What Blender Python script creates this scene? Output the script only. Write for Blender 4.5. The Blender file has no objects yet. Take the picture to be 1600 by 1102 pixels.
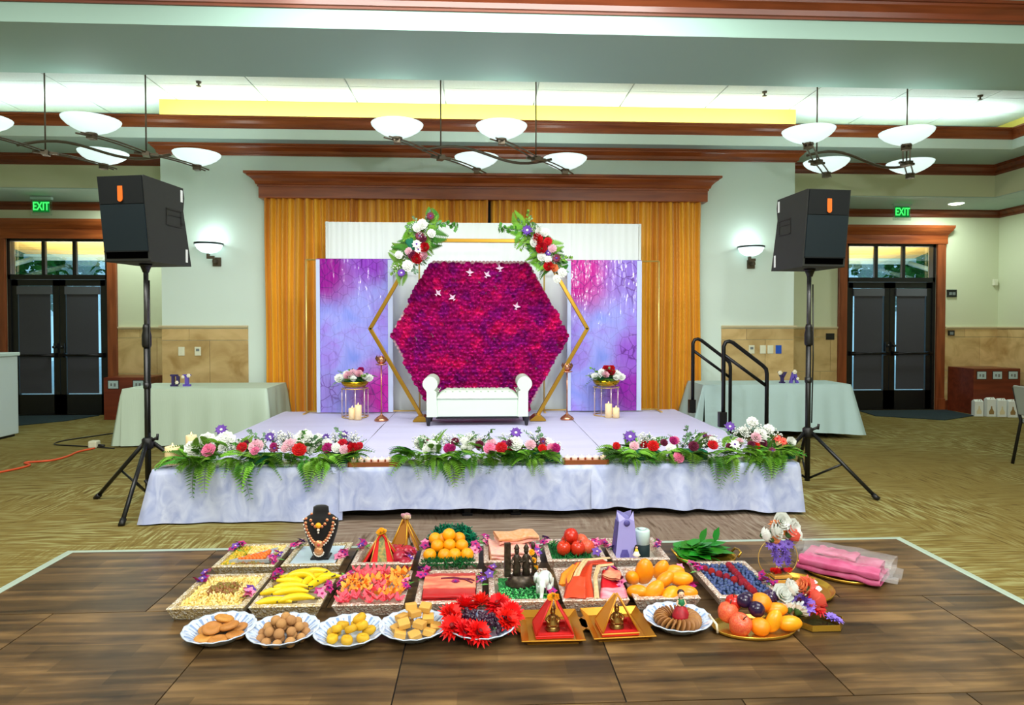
import bpy, math, random
from math import sin, cos, pi, radians, sqrt, atan2
from mathutils import Vector, Matrix, Euler, noise as mnoise
S = bpy.context.scene
COL = S.collection
random.seed(7)
R = random.Random(11)

# ------------------------------------------------------------------ camera, light, exposure
cam_d = bpy.data.cameras.new('camera'); cam = bpy.data.objects.new('camera', cam_d); COL.objects.link(cam)
cam_d.sensor_width = 36.0; cam_d.lens = 36.0*1020/1600; cam_d.shift_y = -0.01415
cam.location = (0, 0, 1.49); cam.rotation_euler = (radians(90-1.2), 0, radians(-2.8))
cam_d.clip_start = 0.05; cam_d.clip_end = 200
S.camera = cam
vs = S.view_settings
vs.view_transform = 'Standard'; vs.look = 'None'; vs.gamma = 1.0; vs.exposure = 0.22; vs.use_curve_mapping = False

W = bpy.data.worlds.new('daylight'); S.world = W; W.use_nodes = True
bg = W.node_tree.nodes['Background']; bg.inputs[0].default_value = (0.36, 0.74, 1.0, 1); bg.inputs[1].default_value = 1.0

def lamp(name, kind, loc, power, color=(1, 1, 1), size=1, size_y=None, rot=(0, 0, 0), spread=None, radius=None):
    d = bpy.data.lights.new(name, kind); d.energy = power; d.color = color
    if kind == 'AREA':
        d.shape = 'RECTANGLE'; d.size = size; d.size_y = size_y or size
        if spread: d.spread = spread
    elif radius is not None: d.shadow_soft_size = radius
    o = bpy.data.objects.new(name, d); COL.objects.link(o); o.location = loc; o.rotation_euler = rot
    return o
COOL = (0.86, 1.0, 0.97); WARM = (1.0, 0.86, 0.62); NEUT = (1.0, 0.97, 0.92)
# added unseen fill lamps: over the dance floor, behind the camera and towards the stage
lamp('room_fill', 'AREA', (-3.2, 3.0, 4.5), 170, NEUT, 3.0, 2.4)
lamp('room_fill', 'AREA', (3.2, 3.0, 4.5), 170, NEUT, 3.0, 2.4)
lamp('room_fill', 'AREA', (0, -2.0, 4.5), 330, NEUT, 9, 3)
lamp('stage_fill', 'AREA', (0, 4.3, 4.45), 75, (0.97, 1.0, 0.98), 3.6, 0.5, (radians(48), 0, 0), spread=radians(110))  # added fill aimed at the stage to brighten it
# fluorescent tubes in the cove behind the upper moulding, shining up
lamp('cove_light', 'AREA', (0.07, 9.0, 4.205), 42, (0.95, 1.0, 0.9), 8.7, 0.10, (pi, 0, 0))
lamp('cove_light', 'AREA', (-6.2, 9.1, 4.205), 24, (0.9, 1.0, 0.97), 3.4, 0.10, (pi, 0, 0))
lamp('cove_light', 'AREA', (6.1, 9.1, 4.205), 22, (0.9, 1.0, 0.97), 2.9, 0.10, (pi, 0, 0))
# the photographer's flash on a stand, right of and above the lens
lamp('flash', 'POINT', (1.35, -0.1, 2.75), 235, (0.93, 1.0, 1.0), radius=0.12)
# recessed downlights under the low soffits at the doors
lamp('down_light', 'AREA', (-5.6, 10.4, 3.46), 26, COOL, 0.3, 0.3)
lamp('down_light', 'AREA', (7.78, 10.35, 3.46), 28, COOL, 0.3, 0.3)

# ------------------------------------------------------------------ materials
def srgb(r, g, b):
    f = lambda c: (c/12.92 if c <= .04045 else ((c+.055)/1.055)**2.4)
    return (f(r/255), f(g/255), f(b/255), 1)
MATS = {}
def base_mat(name):
    m = bpy.data.materials.new(name); m.use_nodes = True; MATS[name] = m
    nt = m.node_tree; b = nt.nodes['Principled BSDF']
    return m, nt, b
def N(nt, kind, **kw):
    n = nt.nodes.new(kind)
    for k, v in kw.items():
        if k.startswith('i_'):
            key = k[2:]
            key = int(key) if key.isdigit() else key.replace('_', ' ')
            n.inputs[key].default_value = v
        else: setattr(n, k, v)
    return n
def coords(nt, scale=(1, 1, 1), rot=(0, 0, 0), kind='Object'):
    t = N(nt, 'ShaderNodeTexCoord'); mp = N(nt, 'ShaderNodeMapping')
    mp.inputs['Scale'].default_value = scale; mp.inputs['Rotation'].default_value = rot
    nt.links.new(t.outputs[kind], mp.inputs[0]); return mp.outputs[0]
def ramp(nt, src, stops, interp='LINEAR'):
    r = N(nt, 'ShaderNodeValToRGB'); r.color_ramp.interpolation = interp
    el = r.color_ramp.elements
    while len(el) < len(stops): el.new(0.5)
    for e, (p, c) in zip(el, stops): e.position = p; e.color = c
    nt.links.new(src, r.inputs[0]); return r.outputs[0]
def mixc(nt, fac, a, b, mode='MIX'):
    m = N(nt, 'ShaderNodeMix', data_type='RGBA', blend_type=mode)
    for s, v in ((0, fac), (6, a), (7, b)):
        if hasattr(v, 'is_linked'): nt.links.new(v, m.inputs[s])
        else: m.inputs[s].default_value = v
    return m.outputs[2]
def math_n(nt, op, a, b=0.0, c=None):
    m = N(nt, 'ShaderNodeMath', operation=op)
    for i, v in enumerate((a, b, c)):
        if v is None: continue
        if hasattr(v, 'is_linked'): nt.links.new(v, m.inputs[i])
        else: m.inputs[i].default_value = v
    return m.outputs[0]
def bump(nt, b, src, strength=.3, dist=.01):
    n = N(nt, 'ShaderNodeBump'); n.inputs['Strength'].default_value = strength; n.inputs['Distance'].default_value = dist
    nt.links.new(src, n.inputs['Height']); nt.links.new(n.outputs[0], b.inputs['Normal'])
def mat(name, rgb, rough=.5, metal=0, spec=None, emit=None, var=None, bmp=None, trans=0, alpha=1, sheen=0, rnd=0, coat=0, kind='Object', sss=0):
    """one procedural material: var=(scale, amount[, second rgb]), bmp=(scale, strength, distance), rnd = brightness change from object to object"""
    m, nt, b = base_mat(name); c = srgb(*rgb)
    b.inputs['Base Color'].default_value = c
    b.inputs['Roughness'].default_value = rough; b.inputs['Metallic'].default_value = metal
    if spec is not None: b.inputs['Specular IOR Level'].default_value = spec
    if trans: b.inputs['Transmission Weight'].default_value = trans; b.inputs['IOR'].default_value = 1.3
    if alpha < 1: b.inputs['Alpha'].default_value = alpha
    if sheen: b.inputs['Sheen Weight'].default_value = sheen; b.inputs['Sheen Roughness'].default_value = .4
    if coat: b.inputs['Coat Weight'].default_value = coat
    if sss: b.inputs['Subsurface Weight'].default_value = sss; b.inputs['Subsurface Radius'].default_value = (.02, .01, .01)
    if emit: b.inputs['Emission Color'].default_value = srgb(*emit[0]); b.inputs['Emission Strength'].default_value = emit[1]
    out = None
    if var:
        sc = var[0] if isinstance(var[0], tuple) else (var[0],)*3
        n = N(nt, 'ShaderNodeTexNoise'); n.inputs['Scale'].default_value = 1; n.inputs['Detail'].default_value = 4
        nt.links.new(coords(nt, sc, kind=kind), n.inputs[0])
        c2 = srgb(*var[2]) if len(var) > 2 else tuple(x*(1-var[1]) for x in c[:3])+(1,)
        out = ramp(nt, n.outputs[0], [(.32, c), (.68, c2)])
        nt.links.new(out, b.inputs['Base Color'])
    if rnd:
        oi = N(nt, 'ShaderNodeObjectInfo'); hs = N(nt, 'ShaderNodeHueSaturation')
        v = math_n(nt, 'MULTIPLY_ADD', oi.outputs['Random'], 2*rnd, 1-rnd); nt.links.new(v, hs.inputs['Value'])
        h = math_n(nt, 'MULTIPLY_ADD', oi.outputs['Random'], rnd*.08, .5-rnd*.04); nt.links.new(h, hs.inputs['Hue'])
        if out: nt.links.new(out, hs.inputs['Color'])
        else: hs.inputs['Color'].default_value = c
        nt.links.new(hs.outputs[0], b.inputs['Base Color'])
    if bmp:
        sc = bmp[0] if isinstance(bmp[0], tuple) else (bmp[0],)*3
        n = N(nt, 'ShaderNodeTexNoise'); n.inputs['Scale'].default_value = 1; n.inputs['Detail'].default_value = 3
        nt.links.new(coords(nt, sc, kind=kind), n.inputs[0]); bump(nt, b, n.outputs[0], bmp[1], bmp[2] if len(bmp) > 2 else .01)
    return m

# ------------------------------------------------------------------ mesh building
class MB:
    def __init__(s): s.v = []; s.f = []; s.m = []; s.s = []
    def add(s, vs, fs, mi=0, smooth=False, M=None):
        o = len(s.v)
        if M is not None: vs = [M @ Vector(p) for p in vs]
        s.v += [tuple(p) for p in vs]
        for f in fs: s.f.append(tuple(i+o for i in f)); s.m.append(mi); s.s.append(smooth)
        return s
    def box(s, x0, x1, y0, y1, z0, z1, mi=0, M=None):
        v = [(x, y, z) for z in (z0, z1) for y in (y0, y1) for x in (x0, x1)]
        return s.add(v, [(0, 2, 3, 1), (4, 5, 7, 6), (0, 1, 5, 4), (2, 6, 7, 3), (0, 4, 6, 2), (1, 3, 7, 5)], mi, False, M)
    def grid(s, fn, nu, nv, mi=0, smooth=True, cu=False, cv=False, M=None):
        v = [fn(i/(nu if cu else nu-1), j/(nv if cv else nv-1)) for j in range(nv) for i in range(nu)]
        f = []
        for j in range(nv if cv else nv-1):
            for i in range(nu if cu else nu-1):
                a, b = i, (i+1) % nu; c, d = j*nu, ((j+1) % nv)*nu
                f.append((a+c, b+c, b+d, a+d))
        return s.add(v, f, mi, smooth, M)
    def lathe(s, prof, n=16, c=(0, 0, 0), mi=0, M=None, smooth=True, cap=True, sx=1, sy=1):
        v = []; f = []
        for r, z in prof:
            for i in range(n):
                a = 2*pi*i/n; v.append((c[0]+r*cos(a)*sx, c[1]+r*sin(a)*sy, c[2]+z))
        for j in range(len(prof)-1):
            for i in range(n): f.append((j*n+i, j*n+(i+1) % n, (j+1)*n+(i+1) % n, (j+1)*n+i))
        if cap:
            if prof[0][0] > 1e-5: f.append(tuple(reversed(range(n))))
            if prof[-1][0] > 1e-5: f.append(tuple((len(prof)-1)*n+i for i in range(n)))
        return s.add(v, f, mi, smooth, M)
    def ball(s, c, r, nu=10, nv=6, mi=0, M=None):
        if not isinstance(r, tuple): r = (r, r, r)
        v = [(c[0], c[1], c[2]-r[2])]; f = []
        for j in range(1, nv):
            t = pi*j/nv
            for i in range(nu):
                a = 2*pi*i/nu; v.append((c[0]+r[0]*sin(t)*cos(a), c[1]+r[1]*sin(t)*sin(a), c[2]-r[2]*cos(t)))
        v.append((c[0], c[1], c[2]+r[2])); L = len(v)-1
        for i in range(nu):
            f.append((0, 1+(i+1) % nu, 1+i)); k = 1+(nv-2)*nu; f.append((L, k+i, k+(i+1) % nu))
        for j in range(nv-2):
            for i in range(nu):
                a = 1+j*nu; f.append((a+i, a+(i+1) % nu, a+nu+(i+1) % nu, a+nu+i))
        return s.add(v, f, mi, True, M)
    def tube(s, pts, r, n=8, mi=0, closed=False, M=None, cap=True, smooth=True):
        P = [Vector(p) for p in pts]; L = len(P)
        rr = r if isinstance(r, (list, tuple)) else [r]*L
        v = []; f = []; prev = None
        for i, p in enumerate(P):
            if closed: t = P[(i+1) % L]-P[i-1]
            else: t = P[min(i+1, L-1)]-P[max(i-1, 0)]
            t.normalize()
            if prev is None:
                u = t.cross(Vector((0, 0, 1)))
                if u.length < 1e-3: u = t.cross(Vector((0, 1, 0)))
            else: u = prev-t*prev.dot(t)
            u.normalize(); prev = u; w = t.cross(u)
            for k in range(n):
                a = 2*pi*(k+.5)/n; v.append(p+(u*cos(a)+w*sin(a))*rr[i])
        for i in range(L if closed else L-1):
            a = i*n; b = ((i+1) % L)*n
            for k in range(n): f.append((a+k, a+(k+1) % n, b+(k+1) % n, b+k))
        if cap and not closed: f.append(tuple(reversed(range(n)))); f.append(tuple((L-1)*n+k for k in range(n)))
        return s.add(v, f, mi, smooth, M)
    def prism(s, poly, y0, y1, mi=0, M=None, smooth=False, axis='y'):
        n = len(poly)
        if axis == 'y': v = [(a, y0, b) for a, b in poly]+[(a, y1, b) for a, b in poly]
        elif axis == 'x': v = [(y0, a, b) for a, b in poly]+[(y1, a, b) for a, b in poly]
        else: v = [(a, b, y0) for a, b in poly]+[(a, b, y1) for a, b in poly]
        f = [(i, (i+1) % n, n+(i+1) % n, n+i) for i in range(n)]
        s.add(v, f, mi, smooth, M)
        return s.add(v, [tuple(range(n)), tuple(reversed(range(n, 2*n)))], mi, False, M)
    def sweep(s, path, prof, mi=0, side=1, closed=False):
        """profile of (distance from the wall, height) run along a plan path with mitred corners"""
        P = [Vector((p[0], p[1])) for p in path]; n = len(P); cols = []
        for i in range(n):
            if closed: a, b, c = P[i-1], P[i], P[(i+1) % n]
            else: a, b, c = P[max(i-1, 0)], P[i], P[min(i+1, n-1)]
            d1 = (b-a).normalized() if (b-a).length > 1e-6 else (c-b).normalized()
            d2 = (c-b).normalized() if (c-b).length > 1e-6 else d1
            n1 = Vector((d1.y, -d1.x))*side; n2 = Vector((d2.y, -d2.x))*side
            m = n1+n2; m = m/(m.length**2)*2
            cols.append([(b.x+m.x*d, b.y+m.y*d, z) for d, z in prof])
        k = len(prof); v = [q for c in cols for q in c]; f = []
        for i in range(n if closed else n-1):
            j = (i+1) % n
            for t in range(k-1): f.append((i*k+t, i*k+t+1, j*k+t+1, j*k+t))
        s.add(v, f, mi, False)
        if not closed: s.add(cols[0], [tuple(range(k))], mi); s.add(cols[-1], [tuple(reversed(range(k)))], mi)
        return s
    def mesh(s, name, mats):
        me = bpy.data.meshes.new(name); me.from_pydata(s.v, [], s.f)
        for m in (mats if isinstance(mats, (list, tuple)) else [mats]): me.materials.append(m)
        me.polygons.foreach_set('material_index', s.m); me.polygons.foreach_set('use_smooth', s.s)
        me.update(); return me
    def obj(s, name, mats, parent=None, loc=(0, 0, 0), rot=(0, 0, 0), fix=True):
        me = s.mesh(name, mats)
        if fix:
            import bmesh
            b = bmesh.new(); b.from_mesh(me); bmesh.ops.recalc_face_normals(b, faces=b.faces); b.to_mesh(me); b.free()
        return inst(name, me, parent, loc, rot)
def inst(name, me, parent=None, loc=(0, 0, 0), rot=(0, 0, 0), sc=None):
    o = bpy.data.objects.new(name, me); COL.objects.link(o)
    o.location = loc; o.rotation_euler = rot
    if sc is not None: o.scale = sc if isinstance(sc, tuple) else (sc,)*3
    if parent: o.parent = parent
    return o
def tag(o, label, cat, group=None, kind=None):
    o['label'] = label; o['category'] = cat
    if group: o['group'] = group
    if kind: o['kind'] = kind
    return o
def thing(name, label, cat, loc=(0, 0, 0), rot=(0, 0, 0), group=None):
    o = bpy.data.objects.new(name, None); o.empty_display_size = .1; COL.objects.link(o)
    o.location = loc; o.rotation_euler = rot
    return tag(o, label, cat, group)
def struct(o): o['kind'] = 'structure'; return o
def stuff(o): o['kind'] = 'stuff'; return o
def bevel(o, w=.005, seg=2):
    m = o.modifiers.new('bevel', 'BEVEL'); m.width = w; m.segments = seg; m.limit_method = 'ANGLE'; m.angle_limit = radians(40); return o
def copy_tree(o, parent=None):
    c = o.copy(); COL.objects.link(c)
    if parent: c.parent = parent
    for ch in list(o.children): copy_tree(ch, c)
    return c
def RZ(a): return Matrix.Rotation(a, 4, 'Z')
def T(x, y, z): return Matrix.Translation((x, y, z))
def RX(a): return Matrix.Rotation(a, 4, 'X')
def RY(a): return Matrix.Rotation(a, 4, 'Y')
# ------------------------------------------------------------------ setting materials
def wood_mat(name, a, b_, axis='x', rough=.3, sc=1.0):
    m, nt, b = base_mat(name)
    s = {'x': (1.2, 14, 14), 'y': (14, 1.2, 14), 'z': (14, 14, 1.2)}[axis]
    n = N(nt, 'ShaderNodeTexNoise', i_Scale=sc, i_Detail=6.0, i_Distortion=.6); nt.links.new(coords(nt, s), n.inputs[0])
    c = ramp(nt, n.outputs[0], [(.25, srgb(*a)), (.75, srgb(*b_))]); nt.links.new(c, b.inputs['Base Color'])
    b.inputs['Roughness'].default_value = rough; bump(nt, b, n.outputs[0], .06, .005); return m
cherry = wood_mat('cherry_wood', (112, 46, 16), (172, 90, 42))
cherry_dark = wood_mat('dark_cherry_wood', (92, 40, 20), (138, 68, 36))
cherry_v = wood_mat('cherry_wood_upright', (100, 44, 18), (160, 84, 44), 'z')
cabinet_wood = wood_mat('reddish_cabinet_wood', (92, 34, 18), (132, 58, 34))
paint_cool = mat('mint_lit_wall_paint', (220, 238, 228), .6, bmp=(60, .05, .002))  # cooler light on the bump-out put into the wall colour
paint_warm = mat('sage_lit_wall_paint', (212, 218, 184), .6, bmp=(60, .05, .002))  # warmer light of the alcoves put into the wall colour
paint_beam = mat('grey_green_ceiling_paint', (160, 194, 182), .7)
paint_low = mat('blue_green_soffit_paint', (176, 204, 200), .6)
paint_ceiling = mat('white_ceiling_tile', (214, 224, 220), .8, var=(40, .08))
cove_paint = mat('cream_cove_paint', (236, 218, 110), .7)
black_metal = mat('black_door_frame', (12, 13, 14), .35)
# patterned carpet
carpet, nt, b = base_mat('leaf_stroke_carpet')
co = coords(nt)
warp = N(nt, 'ShaderNodeTexNoise', i_Scale=1.3, i_Detail=2.0); nt.links.new(co, warp.inputs[0])
wv = mixc(nt, .14, co, warp.outputs['Color'], 'ADD')
st = N(nt, 'ShaderNodeTexNoise', i_Scale=1.0, i_Detail=5.0); mp = N(nt, 'ShaderNodeMapping'); mp.inputs['Scale'].default_value = (3.5, 46, 1); mp.inputs['Rotation'].default_value = (0, 0, .35)
nt.links.new(wv, mp.inputs[0]); nt.links.new(mp.outputs[0], st.inputs[0])
st2 = N(nt, 'ShaderNodeTexNoise', i_Scale=1.0, i_Detail=5.0); mp2 = N(nt, 'ShaderNodeMapping'); mp2.inputs['Scale'].default_value = (42, 4.5, 1); mp2.inputs['Rotation'].default_value = (0, 0, .9)
nt.links.new(wv, mp2.inputs[0]); nt.links.new(mp2.outputs[0], st2.inputs[0])
patch = N(nt, 'ShaderNodeTexNoise', i_Scale=.9, i_Detail=2.0); nt.links.new(co, patch.inputs[0])
pm = ramp(nt, patch.outputs[0], [(.46, (0, 0, 0, 1)), (.58, (1, 1, 1, 1))])
stm = mixc(nt, pm, st.outputs[0], st2.outputs[0])
big = N(nt, 'ShaderNodeTexNoise', i_Scale=.55, i_Detail=3.0); nt.links.new(co, big.inputs[0])
bgm = ramp(nt, big.outputs[0], [(.38, (0.15, 0.15, 0.15, 1)), (.62, (1, 1, 1, 1))])
lines = ramp(nt, stm, [(.50, (0, 0, 0, 1)), (.60, (1, 1, 1, 1))])
lm = math_n(nt, 'MULTIPLY', lines, bgm)
dark = ramp(nt, stm, [(.34, (1, 1, 1, 1)), (.46, (0, 0, 0, 1))])
c0 = mixc(nt, dark, srgb(122, 106, 56), srgb(94, 78, 38))
c1 = mixc(nt, lm, c0, srgb(158, 158, 106))
# browner band before the stage: light bounced off its cloth, put into the colour
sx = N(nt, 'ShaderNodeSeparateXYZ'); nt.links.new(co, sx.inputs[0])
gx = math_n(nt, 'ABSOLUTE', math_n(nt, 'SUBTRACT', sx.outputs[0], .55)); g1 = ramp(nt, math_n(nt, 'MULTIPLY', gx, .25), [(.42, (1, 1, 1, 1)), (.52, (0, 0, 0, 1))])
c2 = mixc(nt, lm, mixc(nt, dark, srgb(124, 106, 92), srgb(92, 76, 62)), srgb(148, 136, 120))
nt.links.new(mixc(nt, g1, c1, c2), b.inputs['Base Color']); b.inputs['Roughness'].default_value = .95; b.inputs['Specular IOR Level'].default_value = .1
pile = N(nt, 'ShaderNodeTexNoise', i_Scale=260.0); nt.links.new(co, pile.inputs[0]); bump(nt, b, pile.outputs[0], .25, .004)
# travertine, with a tint of its own for each tile
def travertine(name, a, c_):
    m, nt, b = base_mat(name)
    n = N(nt, 'ShaderNodeTexNoise', i_Scale=1.0, i_Detail=7.0, i_Distortion=.8); nt.links.new(coords(nt, (2.5, 2.5, 3.4)), n.inputs[0])
    c = ramp(nt, n.outputs[0], [(.3, srgb(*a)), (.55, srgb(*c_)), (.8, srgb(*[min(255, x+14) for x in c_]))])
    oi = N(nt, 'ShaderNodeObjectInfo'); hs = N(nt, 'ShaderNodeHueSaturation')
    nt.links.new(math_n(nt, 'MULTIPLY_ADD', oi.outputs['Random'], .22, .87), hs.inputs['Value']); nt.links.new(c, hs.inputs['Color'])
    nt.links.new(hs.outputs[0], b.inputs['Base Color']); b.inputs['Roughness'].default_value = .35; return m
trav = travertine('travertine_tile', (172, 138, 82), (210, 180, 124))

YB, YF, YD, YS = 9.2, 9.86, 11.0, 8.9          # bump-out, upper soffit face, door wall, tray edge
ZS, ZA, ZC = 3.955, 3.48, 4.56                 # tray soffit, alcove soffit, ceiling
BL, BR = -4.366, 4.513
XL, XR = -10.0, 9.05
# floor
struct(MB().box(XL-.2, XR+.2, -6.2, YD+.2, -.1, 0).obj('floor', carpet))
# walls
m = MB().box(BL, BR, YB, YB+.2, 0, 5.0).box(BL, BL+.15, YB+.2, YD+.2, 0, 5).box(BR-.15, BR, YB+.2, YD+.2, 0, 5)
wall_back = struct(m.obj('wall_back', paint_cool))
DOORS = ((-7.667, -6.07), (6.315, 7.916)); ZD = 2.9
wl = struct(MB().box(XL, DOORS[0][0], YD, YD+.2, 0, ZA).box(DOORS[0][1], BL, YD, YD+.2, 0, ZA).box(DOORS[0][0], DOORS[0][1], YD, YD+.2, ZD, ZA).obj('wall_back_left', paint_warm))
wr = struct(MB().box(BR, DOORS[1][0], YD, YD+.2, 0, ZA).box(DOORS[1][1], XR, YD, YD+.2, 0, ZA).box(DOORS[1][0], DOORS[1][1], YD, YD+.2, ZD, ZA).obj('wall_back_right', paint_warm))
wall_right = struct(MB().box(XR, XR+.2, -6.2, YD+.2, 0, 5).obj('wall_right', paint_warm))
struct(MB().box(XL-.2, XL, -6.2, YD+.2, 0, 5).obj('wall_left', paint_warm))
struct(MB().box(XL, XR, -6.2, -6, 0, 5).obj('wall_front', paint_warm))
# ceiling: slab over the near tray, tiles over the far one
ceil = struct(MB().box(XL, XR, -6.2, 6.1, ZC, ZC+.2).box(XL, XR, 6.1, YD+.2, ZC+.03, ZC+.2).obj('ceiling', paint_ceiling))
tile_me = MB().box(-.600, .600, -.300, .300, 0, .02).mesh('ceiling_tile', paint_ceiling)
for i in range(15):
    for j in range(6):
        inst('ceiling_tile', tile_me, ceil, (-8.4+i*1.22, 6.45+j*.61, ZC))
# soffits
XSL, XSR, XFL, XFR = -7.9, 7.5, -8.6, 8.03     # tray edge and upper soffit faces on the two sides
def ring(x0, x1, y1, w0, w1, wy, z0, z1, m):   # U-shaped slab: back strip plus two side strips
    m.box(w0, w1, y1, wy, z0, z1); m.box(w0, x0, -6, y1, z0, z1); m.box(x1, w1, -6, y1, z0, z1)
m = MB(); ring(XSL, XSR, YS, XL, XR, YD, ZS, 4.20, m); struct(m.obj('ceiling', paint_low))
m = MB(); m.box(XL, BL, YF, YD, ZA, ZS).box(BR, XR, YF, YD, ZA, ZS).box(XL, XFL, -6, YF, ZA, ZS).box(XFR, XR, -6, YF, ZA, ZS)
struct(m.obj('ceiling', paint_warm))
m = MB(); m.box(XL, BL, YF+.01, YD, ZA-.012, ZA-.001).box(BR, XR, YF+.01, YD, ZA-.012, ZA-.001).box(XFR+.01, XR, -6, YF, ZA-.012, ZA-.001); struct(m.obj('ceiling', paint_low))
m = MB(); m.sweep([(XSL, -5), (XSL, YS), (XSR, YS), (XSR, -5)], [(0, ZS), (.012, ZS), (.012, 4.2), (0, 4.2)], side=1); struct(m.obj('ceiling', paint_cool))
# cove walls above the ledge, cream
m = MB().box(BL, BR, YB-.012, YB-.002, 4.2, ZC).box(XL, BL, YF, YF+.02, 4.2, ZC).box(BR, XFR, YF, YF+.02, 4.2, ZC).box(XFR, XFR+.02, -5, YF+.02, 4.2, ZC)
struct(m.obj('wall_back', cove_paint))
# beam across the room
struct(MB().box(XL, XR, 5.56, 6.67, ZS, ZC).obj('ceiling', paint_beam))
# mouldings
CR = lambda z, h, d: [(0, z), (d*.16, z), (d*.2, z+h*.10), (d*.34, z+h*.14), (d*.40, z+h*.40), (d*.66, z+h*.62), (d*.80, z+h*.70), (d*.84, z+h*.82), (d, z+h*.84), (d, z+h), (0, z+h)]
struct(MB().sweep([(XSL, -5), (XSL, YS), (XSR, YS), (XSR, -5)], CR(4.09, .15, .08)).obj('trim_1', cherry))
struct(MB().sweep([(BL, YF), (BL, YB), (BR, YB), (BR, YF)], CR(3.81, .145, .11)).obj('trim_2', cherry))
struct(MB().sweep([(XFL, -5), (XFL, YF), (BL, YF)], CR(3.81, .145, .11)).obj('trim_3', cherry_dark))
struct(MB().sweep([(BR, YF), (XFR, YF), (XFR, -5)], CR(3.81, .145, .11)).obj('trim_4', cherry_dark))
struct(MB().sweep([(XL, -5), (XL, YD), (BL, YD)], CR(3.345, .13, .08)).obj('trim_5', cherry_dark))
struct(MB().sweep([(BR, YD), (XR, YD), (XR, -5)], CR(3.345, .13, .08)).obj('trim_6', cherry_dark))
struct(MB().sweep([(XL, 5.56), (XR, 5.56)], CR(4.115, .165, .1)).obj('trim_7', cherry_dark))
# travertine wainscot: tiles proud of the wall with recessed joints, cap strip above
def tiles(parent, p0, d, n_out, rows, w, z_top, x0, x1):
    """tiles along a wall from x0 to x1 (distance along d from p0)"""
    d = Vector(d); o = Vector(n_out)
    for (za, zb, off) in rows:
        x = x0-w*off
        while x < x1-1e-4:
            a, e = max(x, x0), min(x+w, x1); x += w
            if e-a < .03: continue
            g = .003; a += g; e -= g
            k = .014; q = p0+d*a; r = p0+d*e
            v = [q, r, r+o*k, q+o*k]
            mb = MB().add([(p.x, p.y, za+g) for p in v]+[(p.x, p.y, zb-g) for p in v], [(0, 3, 2, 1), (4, 5, 6, 7), (0, 1, 5, 4), (1, 2, 6, 5), (2, 3, 7, 6), (3, 0, 4, 7)])
            mb.obj('tile', trav, parent)
RB = [(0, .42, 0), (.42, .60, .5), (.60, 1.27, .3), (1.27, 1.43, .6)]
tiles(wall_back, Vector((0, YB, 0)), (1, 0, 0), (0, -1, 0), RB, .92, 1.43, BL, -3.2)
tiles(wall_back, Vector((0, YB, 0)), (1, 0, 0), (0, -1, 0), RB, .92, 1.43, 3.45, BR)
RD = [(.17, .47, 0), (.47, .68, .5), (.68, 1.27, .3), (1.27, 1.41, .6)]
CX0, CX1 = -7.83, -5.93
tiles(wl, Vector((0, YD, 0)), (1, 0, 0), (0, -1, 0), RD, .9, 1.43, XL, CX0); tiles(wl, Vector((0, YD, 0)), (1, 0, 0), (0, -1, 0), RD, .9, 1.43, CX1, BL)
DX0, DX1 = 6.165, 8.085
tiles(wr, Vector((0, YD, 0)), (1, 0, 0), (0, -1, 0), RD, .9, 1.43, BR, DX0); tiles(wr, Vector((0, YD, 0)), (1, 0, 0), (0, -1, 0), RD, .9, 1.43, DX1, XR)
tiles(wall_right, Vector((XR, 0, 0)), (0, 1, 0), (-1, 0, 0), RD, .9, 1.43, 5.0, YD)
cap_m = mat('travertine_cap', (214, 200, 160), .4)
CAP = lambda z: [(0, z), (.018, z), (.035, z+.022), (.035, z+.04), (0, z+.04)]
struct(MB().sweep([(BL, YD), (BL, YB), (-3.2, YB)], CAP(1.455-.02)).obj('trim_8', cap_m)); struct(MB().sweep([(3.45, YB), (BR, YB), (BR, YD)], CAP(1.435)).obj('trim_9', cap_m))
for k, seg in enumerate(([(XL, YD), (CX0, YD)], [(CX1, YD), (BL, YD)], [(BR, YD), (DX0, YD)], [(DX1, YD), (XR, YD), (XR, 5)])):
    struct(MB().sweep(seg, CAP(1.41)).obj('trim_%d' % (10+k), cap_m))
    struct(MB().sweep(seg, [(0, 0), (.03, 0), (.03, .13), (.02, .16), (0, .165)]).obj('baseboard_%d' % (1+k), cherry_dark))

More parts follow.
